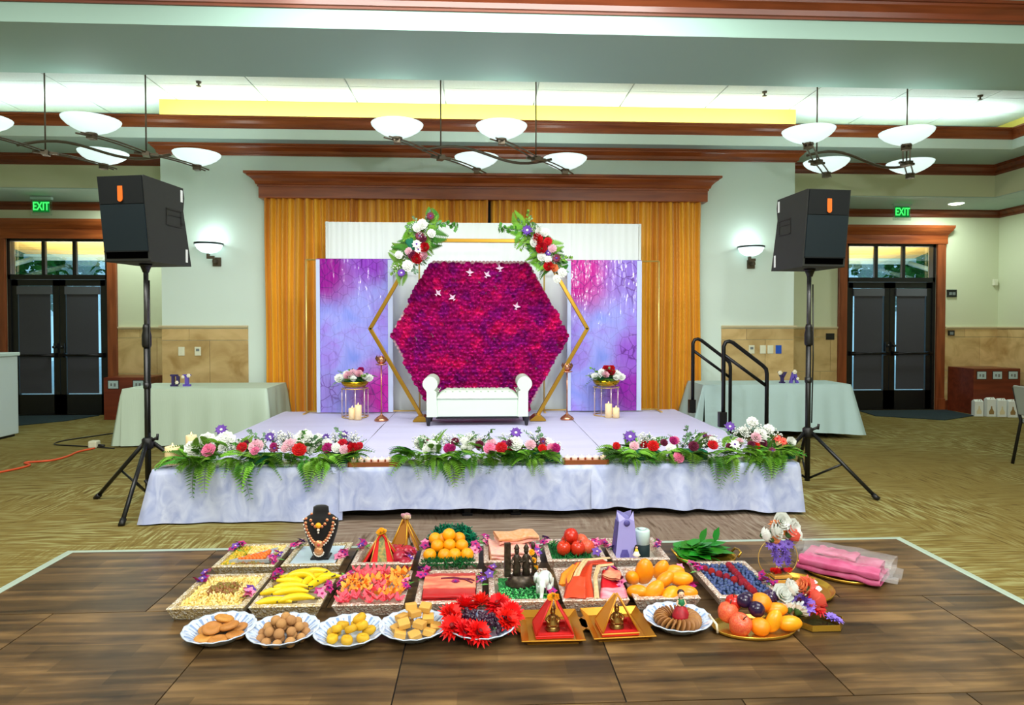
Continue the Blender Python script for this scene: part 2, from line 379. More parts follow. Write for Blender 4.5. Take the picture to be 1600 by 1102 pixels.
# ------------------------------------------------------------------ doors
glass = mat('clear_glass', (235, 250, 250), .02, trans=1.0, alpha=.25)
shade_m = mat('charcoal_roller_shade', (66, 66, 72), .8, var=((300, 300, 300), .25))
shade_box = mat('grey_shade_cassette', (86, 88, 94), .5)
bar_m = mat('dark_bronze_bar', (24, 22, 22), .3, metal=.6)
def door(name, x0, x1):
    root = bpy.data.objects.new(name, None); COL.objects.link(root); root['kind'] = 'structure'; root.location = ((x0+x1)/2, YD, 0)
    w = x1-x0; h = w/2
    # casing: two posts, lintel and crown
    m = MB()
    for s in (-1, 1):
        a, b2 = sorted((s*h, s*(h+.15))); m.box(a, b2, -.05, 0, 0, ZD)
        m.box(*sorted((s*(h-.001), s*(h+.162))), -.06, 0, 0, .2)
    bevel(m.obj('post', cherry_v, root), .006)
    m = MB().box(-h-.17, h+.17, -.06, 0, ZD-.02, 3.06)
    m.sweep([(-h-.17, 0), (-h-.17, -.06), (h+.17, -.06), (h+.17, 0)], [(0, 3.03), (.01, 3.04), (.02, 3.06), (.05, 3.10), (.075, 3.15), (.08, 3.19), (0, 3.19)])
    m.obj('lintel', cherry, root)
    # frame
    f = MB().box(-h, -h+.05, .0, .12, 0, ZD).box(h-.05, h, 0, .12, 0, ZD).box(-h, h, 0, .12, ZD-.06, ZD).box(-h, h, 0, .12, 2.225, 2.30)
    for x in (-.245, .245): f.box(x-.028, x+.028, .03, .08, 2.3, ZD-.06)
    f.obj('door_frame', black_metal, root)
    for a, e in ((-h+.05, -.273), (-.217, .217), (.273, h-.05)):
        MB().box(a, e, .05, .058, 2.3, ZD-.06).obj('transom_pane', glass, root)
    for s in (-1, 1):
        a, e = (-h+.05, -.006) if s < 0 else (.006, h-.05)
        st = .095
        d = MB().box(a, a+st, .03, .085, .01, 2.22).box(e-st, e, .03, .085, .01, 2.22).box(a, e, .03, .085, 2.12, 2.22).box(a, e, .03, .085, .01, .34)
        leaf = d.obj('door_leaf', black_metal, root)
        MB().box(a+st, e-st, .055, .062, .34, 2.12).obj('glass_pane', glass, leaf)
        MB().box(a+st+.02, e-st-.035, .018, .026, .36, 2.06).obj('roller_shade', shade_m, leaf)
        MB().box(a+st+.0, e-st-.01, .0, .045, 1.98, 2.11).obj('shade_cassette', shade_box, leaf)
        bb = MB().tube([(a+.03, -.055, .985), (e-.03, -.055, .985)], .018, 8); bb.box(a+.02, a+.10, -.06, .03, .95, 1.02).box(e-.10, e-.02, -.06, .03, .95, 1.02)
        bb.obj('panic_bar', bar_m, leaf)
        x = e-.05 if s < 0 else a+.05
        MB().box(x-.03, x+.03, .0, .03, 1.0, 1.18).tube([(x, 0, 1.12), (x, -.05, 1.12)], .022, 10).obj('lock_plate', mat('lock_metal', (60, 60, 60), .3, metal=.8) if 'lock_metal' not in MATS else MATS['lock_metal'], leaf)
    MB().box(-h, h, .0, .2, 0, .015).obj('threshold', bar_m, root)
    return root
door('door_1', *DOORS[0]); door('door_2', *DOORS[1])

# outside: porch roof with gutter, trees, paving
soff = wood_mat('lit_cedar_soffit', (196, 150, 70), (236, 206, 120), 'x', .6)
gut = mat('pale_blue_gutter', (150, 190, 205), .4)
for x0, x1, lab in ((-9.1, -3.0, 'timber porch roof with pale gutter outside the doors beside the side bar'), (3.4, 9.3, 'timber porch roof with pale gutter outside the doors near the gift bags')):
    t = thing('porch_roof', lab, 'roof', (0, 11.4, 0))
    m = MB(); n = 8
    for k in range(n):
        y0 = k*2.2/n; z = lambda y: 3.32-y*.19
        m.add([(x0, y0+.01, z(y0)), (x1, y0+.01, z(y0)), (x1, y0+2.2/n-.01, z(y0+2.2/n)), (x0, y0+2.2/n-.01, z(y0+2.2/n)), (x0, y0+.01, z(y0)+.05), (x1, y0+.01, z(y0)+.05), (x1, y0+2.2/n-.01, z(y0+2.2/n)+.05), (x0, y0+2.2/n-.01, z(y0+2.2/n)+.05)],
              [(0, 1, 2, 3), (4, 7, 6, 5), (0, 4, 5, 1), (1, 5, 6, 2), (2, 6, 7, 3), (3, 7, 4, 0)])
    m.obj('soffit_board', soff, t)
    MB().box(x0-.05, x1+.05, 2.2, 2.32, 2.78, 2.9).obj('gutter', gut, t)
    xx = x0+.1 if x0 < 0 else x1-.1
    MB().tube([(xx, 2.2, 2.8), (xx+(-.25 if x0 < 0 else .25), 1.6, 2.55), (xx+(-.55 if x0 < 0 else .55), .8, 2.1)], .05, 8).obj('downpipe', gut, t)
lamp('porch_light', 'AREA', (-7.0, 12.4, 2.2), 110, WARM, 3, 1, (pi, 0, 0)); lamp('porch_light', 'AREA', (7.2, 12.4, 2.2), 110, WARM, 3, 1, (pi, 0, 0))
leafm = mat('tree_leaf', (44, 128, 64), .8, spec=.1, rnd=.2, var=(2.0, .6)); barkm = mat('tree_bark', (70, 54, 40), .9, var=(8, .4))
def tree(x, y, lab, seed):
    r = random.Random(seed); t = thing('tree', lab, 'tree', (x, y, -.1))
    MB().tube([(0, 0, 0), (.1, 0, 1.2), (0, .1, 2.6), (.1, 0, 3.6)], [.14, .12, .1, .05], 8).obj('trunk', barkm, t)
    m = MB()
    for _ in range(3400):
        a, u, q = r.uniform(0, 2*pi), r.uniform(-1, 1), r.uniform(.3, 1)**.4
        c = Vector((cos(a)*sqrt(1-u*u)*1.9*q, sin(a)*sqrt(1-u*u)*1.2*q, 3.05+u*1.2*q))
        M_ = T(*c) @ Euler((r.uniform(-1, 1), r.uniform(-1, 1), r.uniform(0, 6))).to_matrix().to_4x4()
        l = r.uniform(.16, .30); m.add([(0, 0, 0), (l*.5, l*.3, .02), (l, 0, 0), (l*.5, -l*.3, .02)], [(0, 1, 2, 3)], 0, False, M_)
    stuff(m.obj('foliage', leafm, t, fix=False))
for i, (x, y, lab) in enumerate(((-10.4, 15.0, 'leafy tree outside at the outer edge of the left doors'), (-6.6, 16.6, 'leafy tree beyond the gutter, middle of left transom'), (7.0, 16.6, 'leafy tree beyond the gutter, middle of right transom'), (10.8, 15.0, 'leafy tree outside at the outer edge of the right doors'), (-13.9, 17.6, 'leafy tree outside, farthest left behind the glass'), (14.3, 17.6, 'leafy tree outside, farthest right behind the glass'))):
    tree(x, y, lab, 40+i)
o = MB().box(-18, 18, 11.3, 30, -.15, -.05).obj('pavement', mat('pale_concrete', (190, 200, 205), .8, var=(2, .15))); struct(o)
# ------------------------------------------------------------------ room fittings
bronze = mat('dark_bronze', (92, 82, 66), .4, metal=.6)
alab = mat('lit_alabaster_glass', (238, 246, 244), .35, emit=((220, 246, 246), .75), var=((4, 4, 9), .10))
def chandelier(x, lab, near=-.42, far=.41):
    t = thing('chandelier', lab, 'chandelier', (x, 7.6, 3.42), group='chandeliers in the far ceiling tray')
    for s in (-1, 1):
        hx = s*.55
        MB().tube([(hx, 0, .02), (hx, 0, ZC-3.42)], .008, 8).lathe([(.06, 0), (.06, .02), (.02, .03)], 12, (hx, 0, ZC-3.42-.03)).obj('rod', bronze, t)
        M_ = T(hx, 0, 0) @ RZ(.35); MB().box(-.035, .035, -.06, .06, -.035, .015, 0, M_).box(-.12, .12, -.016, .016, -.02, .005, 0, M_).obj('hub', bronze, t)
        for dx, dy, e in ((near, -.62, 1), (far, .54, 1)):
            m = MB(); d = Vector((dx, dy, 0)).normalized(); n_ = Vector((-d.y, d.x, 0))
            for q in (-.035, .035):
                pts = []
                for k in range(9):
                    u = k/8; L = Vector((dx, dy, 0))*(u*1.22); pts.append(tuple(L+n_*q+Vector((hx, 0, .03*sin(u*pi*.8)-.05*u*(1 if dy > 0 else .2)))))
                m.tube(pts, .009, 6)
            zz = -.04 if dy > 0 else .0
            m.box(hx+dx-.035, hx+dx+.035, dy-.04, dy+.04, zz-.02, zz+.02)
            m.obj('arm', bronze, t)
            prof = [(.05, 0), (.10, .02), (.17, .065), (.235, .125), (.275, .185), (.285, .22), (.272, .216), (.22, .14), (.15, .06), (.05, .03)]
            sh = MB().lathe([(a*.96, z_*.64) for a, z_ in prof], 28, (hx+dx, dy, zz+.04)).obj('glass_bowl', alab, t)
            MB().lathe([(.02, -.005), (.055, 0), (.055, .022), (.04, .03)], 16, (hx+dx, dy, zz+.02)).obj('bowl_cap', bronze, sh)
            lamp('bulb', 'POINT', (x+hx+dx, 7.6+dy, 3.42+zz+.13), 2.5, (.9, 1, .97), radius=.06)
    m = MB(); pts = [(-.75+1.5*k/16, -.16+.32*k/16, .03+.07*sin(k/16*2*pi*1.0+pi*.0)) for k in range(17)]
    m.tube(pts, .016, 8); m.obj('wavy_bar', bronze, t)
chandelier(-4.31, 'bronze chandelier with four glass bowls, over the left side bar end', -.24, .33)
chandelier(.10, 'bronze chandelier with four glass bowls, hanging before the middle of the wood valance')
chandelier(4.54, 'bronze chandelier with four glass bowls, over the table near the handrails')
rim_m = mat('sconce_rim', (70, 80, 84), .35, metal=.6); sglass = mat('lit_sconce_glass', (240, 250, 250), .4, emit=((225, 250, 250), 1.1))
for x, lab in ((-3.67, 'lit wall sconce left of the gold curtain'), (3.82, 'lit wall sconce above the handrails, right of the gold curtain')):
    t = thing('wall_sconce', lab, 'wall lamp', (x, YB, 2.45), group='wall sconces beside the curtain')
    MB().lathe([(.03, 0), (.10, .02), (.15, .06), (.178, .12), (.165, .12), (.1, .05)], 24, (0, -.14, 0)).obj('glass_bowl', sglass, t)
    MB().lathe([(.178, .118), (.188, .118), (.188, .142), (.178, .142)], 24, (0, -.14, 0), cap=False).obj('rim', rim_m, t)
    MB().box(.0, .11, -.02, -.0, -.16, -.04).box(-.03, .07, -.14, -.12, -.07, -.03).box(-.03, 0.0, -.15, -.10, -.07, .01).box(.04, .07, -.13, -.01, -.12, -.08).obj('bracket', bronze, t)
    lamp('sconce_bulb', 'POINT', (x, YB-.2, 2.66), 2.2, (.86, 1, .98), radius=.05)
def text_mesh(s, size, depth, bold=0):
    cu = bpy.data.curves.new('text', 'FONT'); cu.body = s; cu.size = size; cu.extrude = depth; cu.align_x = 'CENTER'; cu.offset = bold
    o = bpy.data.objects.new('text', cu); COL.objects.link(o)
    dg = bpy.context.evaluated_depsgraph_get(); me = bpy.data.meshes.new_from_object(o.evaluated_get(dg))
    bpy.data.objects.remove(o); return me
green_e = mat('green_lit_letters', (60, 255, 120), .4, emit=((70, 255, 110), 1.0)); sign_p = mat('green_acrylic_panel', (20, 120, 60), .1, emit=((10, 120, 50), .35)); sign_h = mat('sign_housing', (170, 200, 195), .4)
clear_p = mat('clear_acrylic', (170, 230, 200), .05, trans=.9, alpha=.35)
for x, z, lab in ((-6.75, 3.17, 'green lit exit sign above the left double doors'), (6.93, 3.20, 'green lit exit sign above the right double doors')):
    t = thing('exit_sign', lab, 'sign', (x, 10.45, z), group='exit signs')
    MB().box(-.155, .155, -.03, .03, .245, .285).obj('housing', sign_h, t)
    MB().box(-.15, .15, -.008, .008, .0, .245).obj('clear_panel', clear_p, t)
    MB().box(-.125, .125, -.014, -.009, .045, .225).obj('panel', sign_p, t)
    me = text_mesh('EXIT', .155, .003, .0015); me.materials.append(green_e); inst('lettering', me, t, (0, -.02, .08), (pi/2, 0, 0), (.78, 1.15, 1))
plate_m = mat('ivory_plate', (226, 226, 200), .4); blue_m = mat('blue_plate', (30, 84, 190), .4); blk = mat('black_plastic', (14, 14, 15), .45); grey_p = mat('grey_insert', (120, 128, 128), .4)
for x, z, c, lab in ((-4.10, 1.12, 0, 'ivory switch plate on travertine, nearer the left doors'), (-3.88, 1.12, 2, 'ivory thermostat plate on travertine, nearer the gold curtain'), (3.89, 1.13, 2, 'ivory plate with dark slot above the handrails'), (4.055, 1.13, 0, 'wide ivory switch plate right of the handrails'), (4.165, 1.13, 0, 'narrow ivory switch plate beside a blue plate'), (4.285, 1.13, 1, 'blue wall plate on the travertine')):
    t = thing('wall_plate', lab, 'switch', (x, YB-.014, z), group='wall plates')
    bevel(MB().box(-.042, .042, -.012, 0, -.06, .06).obj('plate', blue_m if c == 1 else plate_m, t), .003)
    if c == 2: MB().box(-.022, .022, -.016, -.012, .0, .035).obj('display', grey_p, t)
    elif c == 0: MB().box(-.014, .014, -.018, -.012, -.03, .03).obj('rocker', plate_m, t)
for x, z, w, h, k, lab in ((8.20, 2.03, .085, .065, 2, 'black wall sign with two pale squares right of the doors'), (8.19, 1.34, .055, .045, 1, 'small black wall sign with pale square at wainscot height'), (6.03, 1.28, .07, .055, 0, 'plain black wall plate left of the right doors')):
    t = thing('wall_sign', lab, 'sign', (x, YD-.016 if z < 1.4 else YD-.002, z)); MB().box(-w, w, -.02, 0, -h, h).obj('plate', blk, t)
    for j in range(k): MB().box(-.055+.062*j if k == 2 else -.03, -.005+.062*j if k == 2 else .03, -.024, -.02, -.03, .02).obj('panel', grey_p, t)
t = thing('motion_sensor', 'small white sensor box in the room corner', 'sensor', (8.97, YD-.002, 2.22)); bevel(MB().box(-.035, .035, -.05, 0, -.055, .055).obj('case', plate_m, t), .008)
for x, lab in ((-3.55, 'ceiling sprinkler over the left wall sconce'), (3.75, 'ceiling sprinkler over the right wall sconce'), (6.7, 'ceiling sprinkler near the right wall')):
    t = thing('sprinkler', lab, 'sprinkler', (x, 8.5, ZC)); MB().lathe([(.035, 0), (.03, -.02), (.012, -.025), (.012, -.05), (.03, -.055), (.03, -.06), (0, -.06)], 10).obj('head', bronze, t)
t = thing('recessed_light', 'oval lit downlight in the soffit before the right doors', 'light', (7.78, 10.35, ZA-.013)); MB().lathe([(.09, 0), (.11, 0), (.11, -.012), (.09, -.012)], 20, cap=False).obj('ring', plate_m, t); MB().lathe([(0, -.004), (.09, -.004), (.09, 0)], 20).obj('lens', mat('lit_lens', (255, 255, 255), .4, emit=((240, 255, 255), 2.5)), t)
matm = mat('dark_teal_mat', (22, 50, 56), .95, var=(30, .4))
def doormat(q, lab):
    t = MB().prism(q, 0, .012, axis='z').obj('door_mat', matm); tag(t, lab, 'mat'); return t
doormat([(-7.55, 10.93), (-6.2, 10.93), (-6.35, 10.35), (-6.9, 9.75), (-7.6, 9.75)], 'dark teal door mat before the left doors')
doormat([(6.5, 10.9), (8.06, 10.9), (8.02, 10.2), (7.2, 9.75), (6.4, 10.25)], 'dark teal door mat before the right doors')

# side bar at the frame's edge
bar_w = mat('white_laminate', (206, 222, 226), .35)
t = thing('portable_bar', 'white portable bar counter beside the left doors', 'counter', (-6.65, 8.0, 0), (0, 0, -.02))
bevel(MB().box(-.45, .45, -1.05, 1.05, .03, 1.07).obj('body', bar_w, t), .01); bevel(MB().box(-.47, .47, -1.07, 1.07, 1.07, 1.12).obj('top', mat('pale_top', (200, 222, 220), .3), t), .01)
MB().box(-.43, .43, -1.0, 1.0, 0, .03).obj('plinth', blk, t)
# wooden connection boxes
def conn_box(x0, x1, y0, y1, h, plates, lab):
    t = thing('connection_cabinet', lab, 'cabinet', ((x0+x1)/2, (y0+y1)/2, 0)); w, d = (x1-x0)/2, (y1-y0)/2
    bevel(MB().box(-w, w, -d, d, 0, h).obj('body', cabinet_wood, t), .006)
    for px in plates:
        p = MB().box(px-.075, px+.075, -d-.008, -d, h-.17, h-.05).obj('socket_plate', mat('pale_socket_plate', (190, 214, 216), .4) if 'pale_socket_plate' not in MATS else MATS['pale_socket_plate'], t)
        MB().box(px-.085, px+.085, -d-.004, -d, h-.18, h-.04).obj('plate_frame', blk, p)
        MB().box(px-.04, px-.015, -d-.012, -d-.008, h-.13, h-.09).box(px+.01, px+.04, -d-.012, -d-.008, h-.14, h-.09).obj('socket', grey_p, p)
conn_box(-5.86, -5.18, 10.45, 10.95, .66, (-.19, .19), 'low reddish wood cabinet with two socket plates behind the left table')
conn_box(8.12, 8.92, 10.35, 10.95, .76, (-.27, .0, .27), 'reddish wood cabinet with three socket plates in the right corner')
bagw = mat('white_gift_paper', (226, 232, 226), .5, bmp=(20, .2, .01)); bag_p = mat('tan_bottle_print', (150, 120, 70), .6); bag_p2 = mat('cream_print', (220, 210, 170), .6)
ords = ('first', 'second', 'third', 'fourth', 'fifth', 'sixth')
for i in range(6):
    x = 8.07+i*.142 if i == 0 else 8.10+i*.142
    t = thing('gift_bag', ords[i]+' white gift bag from the doors, along the wood cabinet', 'bag', (x, 10.2-.045*i, 0), (0, 0, -.12), group='gift bags before the wood cabinet')
    h = .27+.012*((i*3) % 4)
    m = MB(); m.box(-.066, .066, -.045, .045, 0, h-.03); m.add([(-.066, -.045, h-.03), (.066, -.045, h-.03), (.066, .045, h-.03), (-.066, .045, h-.03), (-.06, 0, h), (.06, .005, h+.006)], [(0, 1, 5, 4), (2, 3, 4, 5), (1, 2, 5), (3, 0, 4)])
    m.obj('body', bagw, t)
    MB().prism([(-.035, .04), (.035, .04), (.04, .08), (.012, .13), (.008, .17), (-.008, .17), (-.012, .13), (-.04, .08)], -.049, -.045).obj('print', bag_p if i % 2 else bag_p2, t)
    MB().tube([(-.02, -.046, h-.02), (-.015, -.05, h+.01), (.015, -.05, h+.01), (.02, -.046, h-.02)], .003, 5).obj('handle', bag_p, t)
# chair cut by the frame
t = thing('stacking_chair', 'black framed chair with grey seat, at the room side beyond the gift bags', 'chair', (5.66, 6.45, 0), (0, 0, -.1))
fab = mat('grey_chair_fabric', (150, 160, 150), .8); blm = mat('black_tube', (16, 17, 18), .35)
for s in (-.23, .23):
    MB().tube([(-.0, s, .82), (.08, s, .46), (.0, s, 0)], .016, 8).obj('leg', blm, t); MB().tube([(.09, s, .45), (.46, s, .45), (.52, s, 0)], .016, 8).obj('leg', blm, t)
bevel(MB().box(.08, .52, -.22, .22, .44, .49).obj('seat', fab, t), .015)
bevel(MB().box(-.012, .012, -.215, .215, 0, .32).obj('backrest', fab, t, (.05, 0, .53), (0, -.2, 0)), .01)
MB().tube([(0, -.23, .82), (0, .23, .82)], .016, 8).obj('top_rail', blm, t)
# cords
orange = mat('orange_cord_rubber', (226, 84, 36), .5)
FP = [(-6.1, 5.08), (-5.62, 5.24), (-5.15, 5.47), (-5.0, 5.7), (-4.98, 5.95), (-4.85, 6.22), (-4.95, 6.5), (-4.78, 6.78), (-4.72, 7.05), (-4.86, 7.2), (-4.66, 7.3), (-4.62, 7.52), (-4.66, 7.78), (-4.60, 8.0)]
def spline(P, n=6):
    out = []
    for i in range(len(P)-1):
        p0, p1, p2, p3 = P[max(i-1, 0)], P[i], P[i+1], P[min(i+2, len(P)-1)]
        for k in range(n):
            u = k/n; out.append(tuple(.5*((2*b)+(c-a)*u+(2*a-5*b+4*c-d)*u*u+(-a+3*b-3*c+d)*u**3) for a, b, c, d in zip(p0, p1, p2, p3)))
    return out+[tuple(P[-1])]
tag(MB().tube(spline([(x, y, .011) for x, y in FP]), .011, 6).obj('extension_cord', orange), 'orange extension cord snaking across the carpet', 'cord')
BC = [(-4.36, 7.98), (-4.66, 8.1), (-5.0, 8.2), (-5.25, 8.3), (-5.3, 8.55), (-5.1, 8.9), (-4.85, 9.3), (-4.62, 9.5), (-4.4, 9.3)]
tag(MB().tube(spline([(x, y, .009) for x, y in BC]), .008, 6).obj('power_cable', blk), 'black power cable looping beside the left table', 'cord')
t = thing('cord_adapter', 'white adapter block where the orange and black cords meet', 'adapter', (-4.66, 8.1, .0)); bevel(MB().box(-.05, .05, -.05, .05, .0, .085).obj('block', plate_m, t), .015); MB().tube([(.05, 0, .03), (.12, 0, .02)], .015, 8).obj('plug', blk, t)

# ------------------------------------------------------------------ cloth
def drape_path(path, zt, zb, flare, rows=9, wave=.02, wl=.22, seed=1, inset=None, side=1, crease=.0):
    """cloth hanging from an edge that follows a plan path; inset = how far it lies back over the top"""
    r = random.Random(seed); P = [Vector(p) for p in path]; pts = []; L = 0
    for i in range(len(P)-1):
        d = P[i+1]-P[i]; n = max(2, int(d.length/.03))
        for k in range(n): pts.append((P[i]+d*(k/n), i))
    pts.append((P[-1], len(P)-2)); N_ = len(pts)
    nor = []
    for i, (p, sgm) in enumerate(pts):
        a, b2 = pts[max(i-3, 0)][0], pts[min(i+3, N_-1)][0]; d = (b2-a).normalized(); nor.append(Vector((d.y, -d.x))*side)
    ph = [r.uniform(0, 6) for _ in range(4)]; v = []; s_ = 0
    for i in range(N_):
        p = pts[i][0]; s_ += (p-pts[i-1][0]).length if i else 0
        w = .5*sin(s_/wl*2*pi+ph[0]+1.2*sin(s_*1.7+ph[1]))+.3*sin(s_/wl*3.3+ph[2])+.2*sin(s_/wl*11+ph[3])
        col = []
        if inset: col += [(p-nor[i]*inset, zt+.004), (p-nor[i]*inset*.5, zt+.005)]
        col += [(p, zt+.004)]
        zz = zb(s_) if callable(zb) else zb
        d1, d2 = p-pts[max(i-4, 0)][0], pts[min(i+4, N_-1)][0]-p
        cz = 1-d1.normalized().dot(d2.normalized()) if d1.length > 1e-6 and d2.length > 1e-6 else 0
        for j in range(1, rows):
            u = j/(rows-1); off = .008+flare*u*(1+2.2*cz)+wave*w*u**.8
            col.append((p+nor[i]*off, zt+(zz-zt)*u+.004*(1-u)))
        v.append(col)
    k = len(v[0]); m = MB()
    m.add([(q.x, q.y, z) for c in v for q, z in c], [(i*k+j, i*k+j+1, (i+1)*k+j+1, (i+1)*k+j) for i in range(N_-1) for j in range(k-1)], 0, True)
    return m
lin_l = mat('pale_mint_linen', (196, 216, 196), .7, bmp=((60, 60, 6), .12, .01)); lin_r = mat('pale_aqua_linen', (186, 214, 214), .7, bmp=((8, 8, 12), .25, .02))
tmetal = mat('table_leg_metal', (40, 40, 42), .4, metal=.5); ttop = mat('table_board', (150, 140, 124), .6)
def cloth_table(x0, x1, y0, y1, zt, zb, mt, lab, seed, flare):
    t = thing('banquet_table', 'folding banquet table under '+lab.split(',')[0].split(' short')[0].split(' to the')[0], 'table', ((x0+x1)/2, (y0+y1)/2, 0)); w, d = (x1-x0)/2, (y1-y0)/2
    MB().box(-w+.01, w-.01, -d+.01, d-.01, zt-.04, zt-.006).obj('tabletop', ttop, t)
    for sx_ in (-1, 1):
        for sy_ in (-1, 1): MB().tube([(sx_*(w-.3), sy_*(d-.1), zt-.04), (sx_*(w-.3), sy_*(d-.1), .10), (sx_*(w-.26), sy_*(d-.1), 0)], .016, 8).obj('leg', tmetal, t)
    e = .004; path = [(x0, y0-e), (x1+e, y0-e), (x1+e, y1+e), (x0-e, y1+e), (x0-e, y0-e), (x0+.02, y0-e)]
    m = drape_path(path, zt, zb, flare, 9, .022, .33, seed)
    m.box(x0-e, x1+e, y0-e, y1+e, zt-.004, zt+.006)
    return tag(m.obj('tablecloth', mt), lab, 'tablecloth')
cloth_table(-4.33, -2.62, 8.12, 8.93, .70, lambda s: .02, lin_l, 'pale mint tablecloth to the floor, on the table behind the left speaker', 3, .035)
cloth_table(2.89, 4.84, 8.3, 8.93, .70, lambda s: .085+.03*sin(s*2.1), lin_r, 'pale aqua tablecloth hanging short of the floor, behind the handrails', 5, .06)

# standing letters with flowers on the two tables
lav = mat('violet_foam_letter', (104, 84, 190), .5); navy = mat('dark_violet_letter', (52, 40, 96), .5); cream_f = mat('cream_petal', (246, 238, 214), .6)
def letter(name, lab, polys, x, y, m_, fl):
    t = thing(name, lab, 'letter', (x, y, .706)); mb = MB()
    for p in polys: mb.prism(p, -.02, .02)
    mb.obj('body', m_, t)
    fm = MB()
    for fx, fz, r_ in fl:
        for k in range(6): a = k*pi/3; fm.ball((fx+cos(a)*r_*.6, -.025, fz+sin(a)*r_*.6), (r_*.5, r_*.3, r_*.5), 6, 4)
        fm.ball((fx, -.032, fz), r_*.4, 6, 4)
    fm.obj('flowers', cream_f, t)
D_ = [[(-.05, 0), (-.05, .022), (.02, .022), (.04, 0)], [(-.05, .128), (-.05, .15), (.04, .15), (.02, .128)], [(-.035, .02), (-.035, .13), (-.005, .13), (-.005, .02)], [(.02, .0), (.055, .03), (.055, .12), (.02, .15), (.025, .11), (.025, .04)]]
letter('standing_letter', 'dark violet letter D with cream flower on mint table', D_, -3.86, 8.45, navy, [(.035, .05, .022)])
I_ = [[(-.045, 0), (-.045, .025), (.045, .025), (.045, 0)], [(-.045, .125), (-.045, .15), (.045, .15), (.045, .125)], [(-.02, .02), (-.02, .13), (.02, .13), (.02, .02)]]
letter('standing_letter', 'violet letter I with cream flower on mint table', I_, -3.71, 8.45, lav, [(.03, .135, .025), (-.04, .12, .02)])
Y_ = [[(-.035, 0), (-.035, .02), (.035, .02), (.035, 0)], [(-.017, .01), (-.017, .08), (.017, .08), (.017, .01)], [(-.017, .07), (-.06, .15), (-.025, .15), (.008, .09)], [(.017, .07), (.06, .15), (.025, .15), (-.008, .09)]]
letter('standing_letter', 'violet letter Y with cream flower on aqua table', Y_, 4.02, 8.5, navy, [(-.04, .14, .028)])
A_ = [[(-.06, 0), (-.02, .15), (.01, .15), (-.028, 0)], [(.06, 0), (.02, .15), (-.01, .15), (.028, 0)], [(-.03, .045), (-.03, .065), (.03, .065), (.03, .045)]]
letter('standing_letter', 'violet letter A topped with pink flower on aqua table', A_, 4.18, 8.5, lav, [(.0, .15, .03), (.04, .06, .02)])

# ------------------------------------------------------------------ gold curtain and valance
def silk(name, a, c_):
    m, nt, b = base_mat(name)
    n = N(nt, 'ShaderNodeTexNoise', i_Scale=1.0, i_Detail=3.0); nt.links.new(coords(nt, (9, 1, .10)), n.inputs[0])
    c = ramp(nt, n.outputs[0], [(.35, srgb(*a)), (.65, srgb(*c_))]); nt.links.new(c, b.inputs['Base Color'])  # light and dark of the folds put into the colour as upright streaks
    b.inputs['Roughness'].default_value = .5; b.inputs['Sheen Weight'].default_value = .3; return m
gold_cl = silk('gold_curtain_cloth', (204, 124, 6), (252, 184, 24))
def curtain(x0, x1, y, z0, z1, lab, seed):
    r = random.Random(seed); n = int((x1-x0)/.012); off = []; ph = r.uniform(0, 6); x = x0
    edges = [x0]
    while edges[-1] < x1: edges.append(edges[-1]+r.uniform(.06, .135))
    amp = [r.uniform(.05, .14) for _ in edges]
    def yo(x):
        for k in range(len(edges)-1):
            if edges[k] <= x <= edges[k+1]:
                u = (x-edges[k])/(edges[k+1]-edges[k]); return -amp[k]*sin(u*pi)**.7+.006*sin(u*9+k)
        return 0
    cols = [(x0+(x1-x0)*i/n) for i in range(n+1)]; ys = [yo(x) for x in cols]
    m = MB(); m.grid(lambda u, v: (cols[round(u*n)]+.012*sin(v*5+u*20), y+ys[round(u*n)]*(.8+.4*(1-v)), z0+(z1-z0)*v), n+1, 7)
    t = m.obj('gold_curtain', gold_cl, fix=False); return tag(t, lab, 'curtain', 'gold curtains')
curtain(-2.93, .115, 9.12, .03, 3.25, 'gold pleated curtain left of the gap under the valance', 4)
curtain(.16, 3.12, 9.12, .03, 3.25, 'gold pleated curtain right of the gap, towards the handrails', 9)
MB().box(-2.8, 3.0, YB-.02, YB-.001, .1, 3.3).obj('gap_shade_panel', mat('gap_shade_dark', (24, 24, 26), .8), wall_back)  # dark sheet added so the curtain gap reads as shade, not wall
t = thing('valance', 'reddish wood cornice valance above the gold curtain', 'valance', (.095, 9.2, 3.2))
bevel(MB().box(-3.08, 3.08, -.20, 0, .0, .17).obj('fascia_board', cherry, t), .004)
MB().sweep([(-3.08, 0), (-3.08, -.20), (3.08, -.20), (3.08, 0)], [(0, .15), (.012, .15), (.012, .175), (.03, .18), (.04, .215), (.075, .25), (.115, .275), (.12, .295), (.15, .30), (.15, .33), (0, .33)]).box(-3.08, 3.08, -.20, 0, .17, .33).obj('crown', cherry, t)

# ------------------------------------------------------------------ stage
SX0, SX1, SY0, SY1, SZ = -2.45, 2.50, 5.0, 8.30, .39
velvet, nt, b = base_mat('crushed_lavender_velvet')
n = N(nt, 'ShaderNodeTexNoise', i_Scale=9.0, i_Detail=6.0, i_Distortion=1.2); nt.links.new(coords(nt, (1, 1, .7)), n.inputs[0])
nt.links.new(ramp(nt, n.outputs[0], [(.3, srgb(160, 172, 216)), (.7, srgb(204, 212, 240))]), b.inputs['Base Color'])
b.inputs['Roughness'].default_value = .45; b.inputs['Sheen Weight'].default_value = .6; b.inputs['Sheen Roughness'].default_value = .3; bump(nt, b, n.outputs[0], .25, .01)
topcl = mat('lavender_stage_cloth', (206, 204, 238), .6, bmp=((1.2, 9, 1), .35, .02), var=((1, 6, 1), .08))
steel = mat('black_stage_steel', (16, 17, 22), .4, metal=.3)
t = thing('stage_platform', 'low portable stage platform under lavender cloth', 'stage', (0, 0, 0))
MB().box(SX0, SX1, SY0, SY1, .33, .385).obj('deck', steel, t)
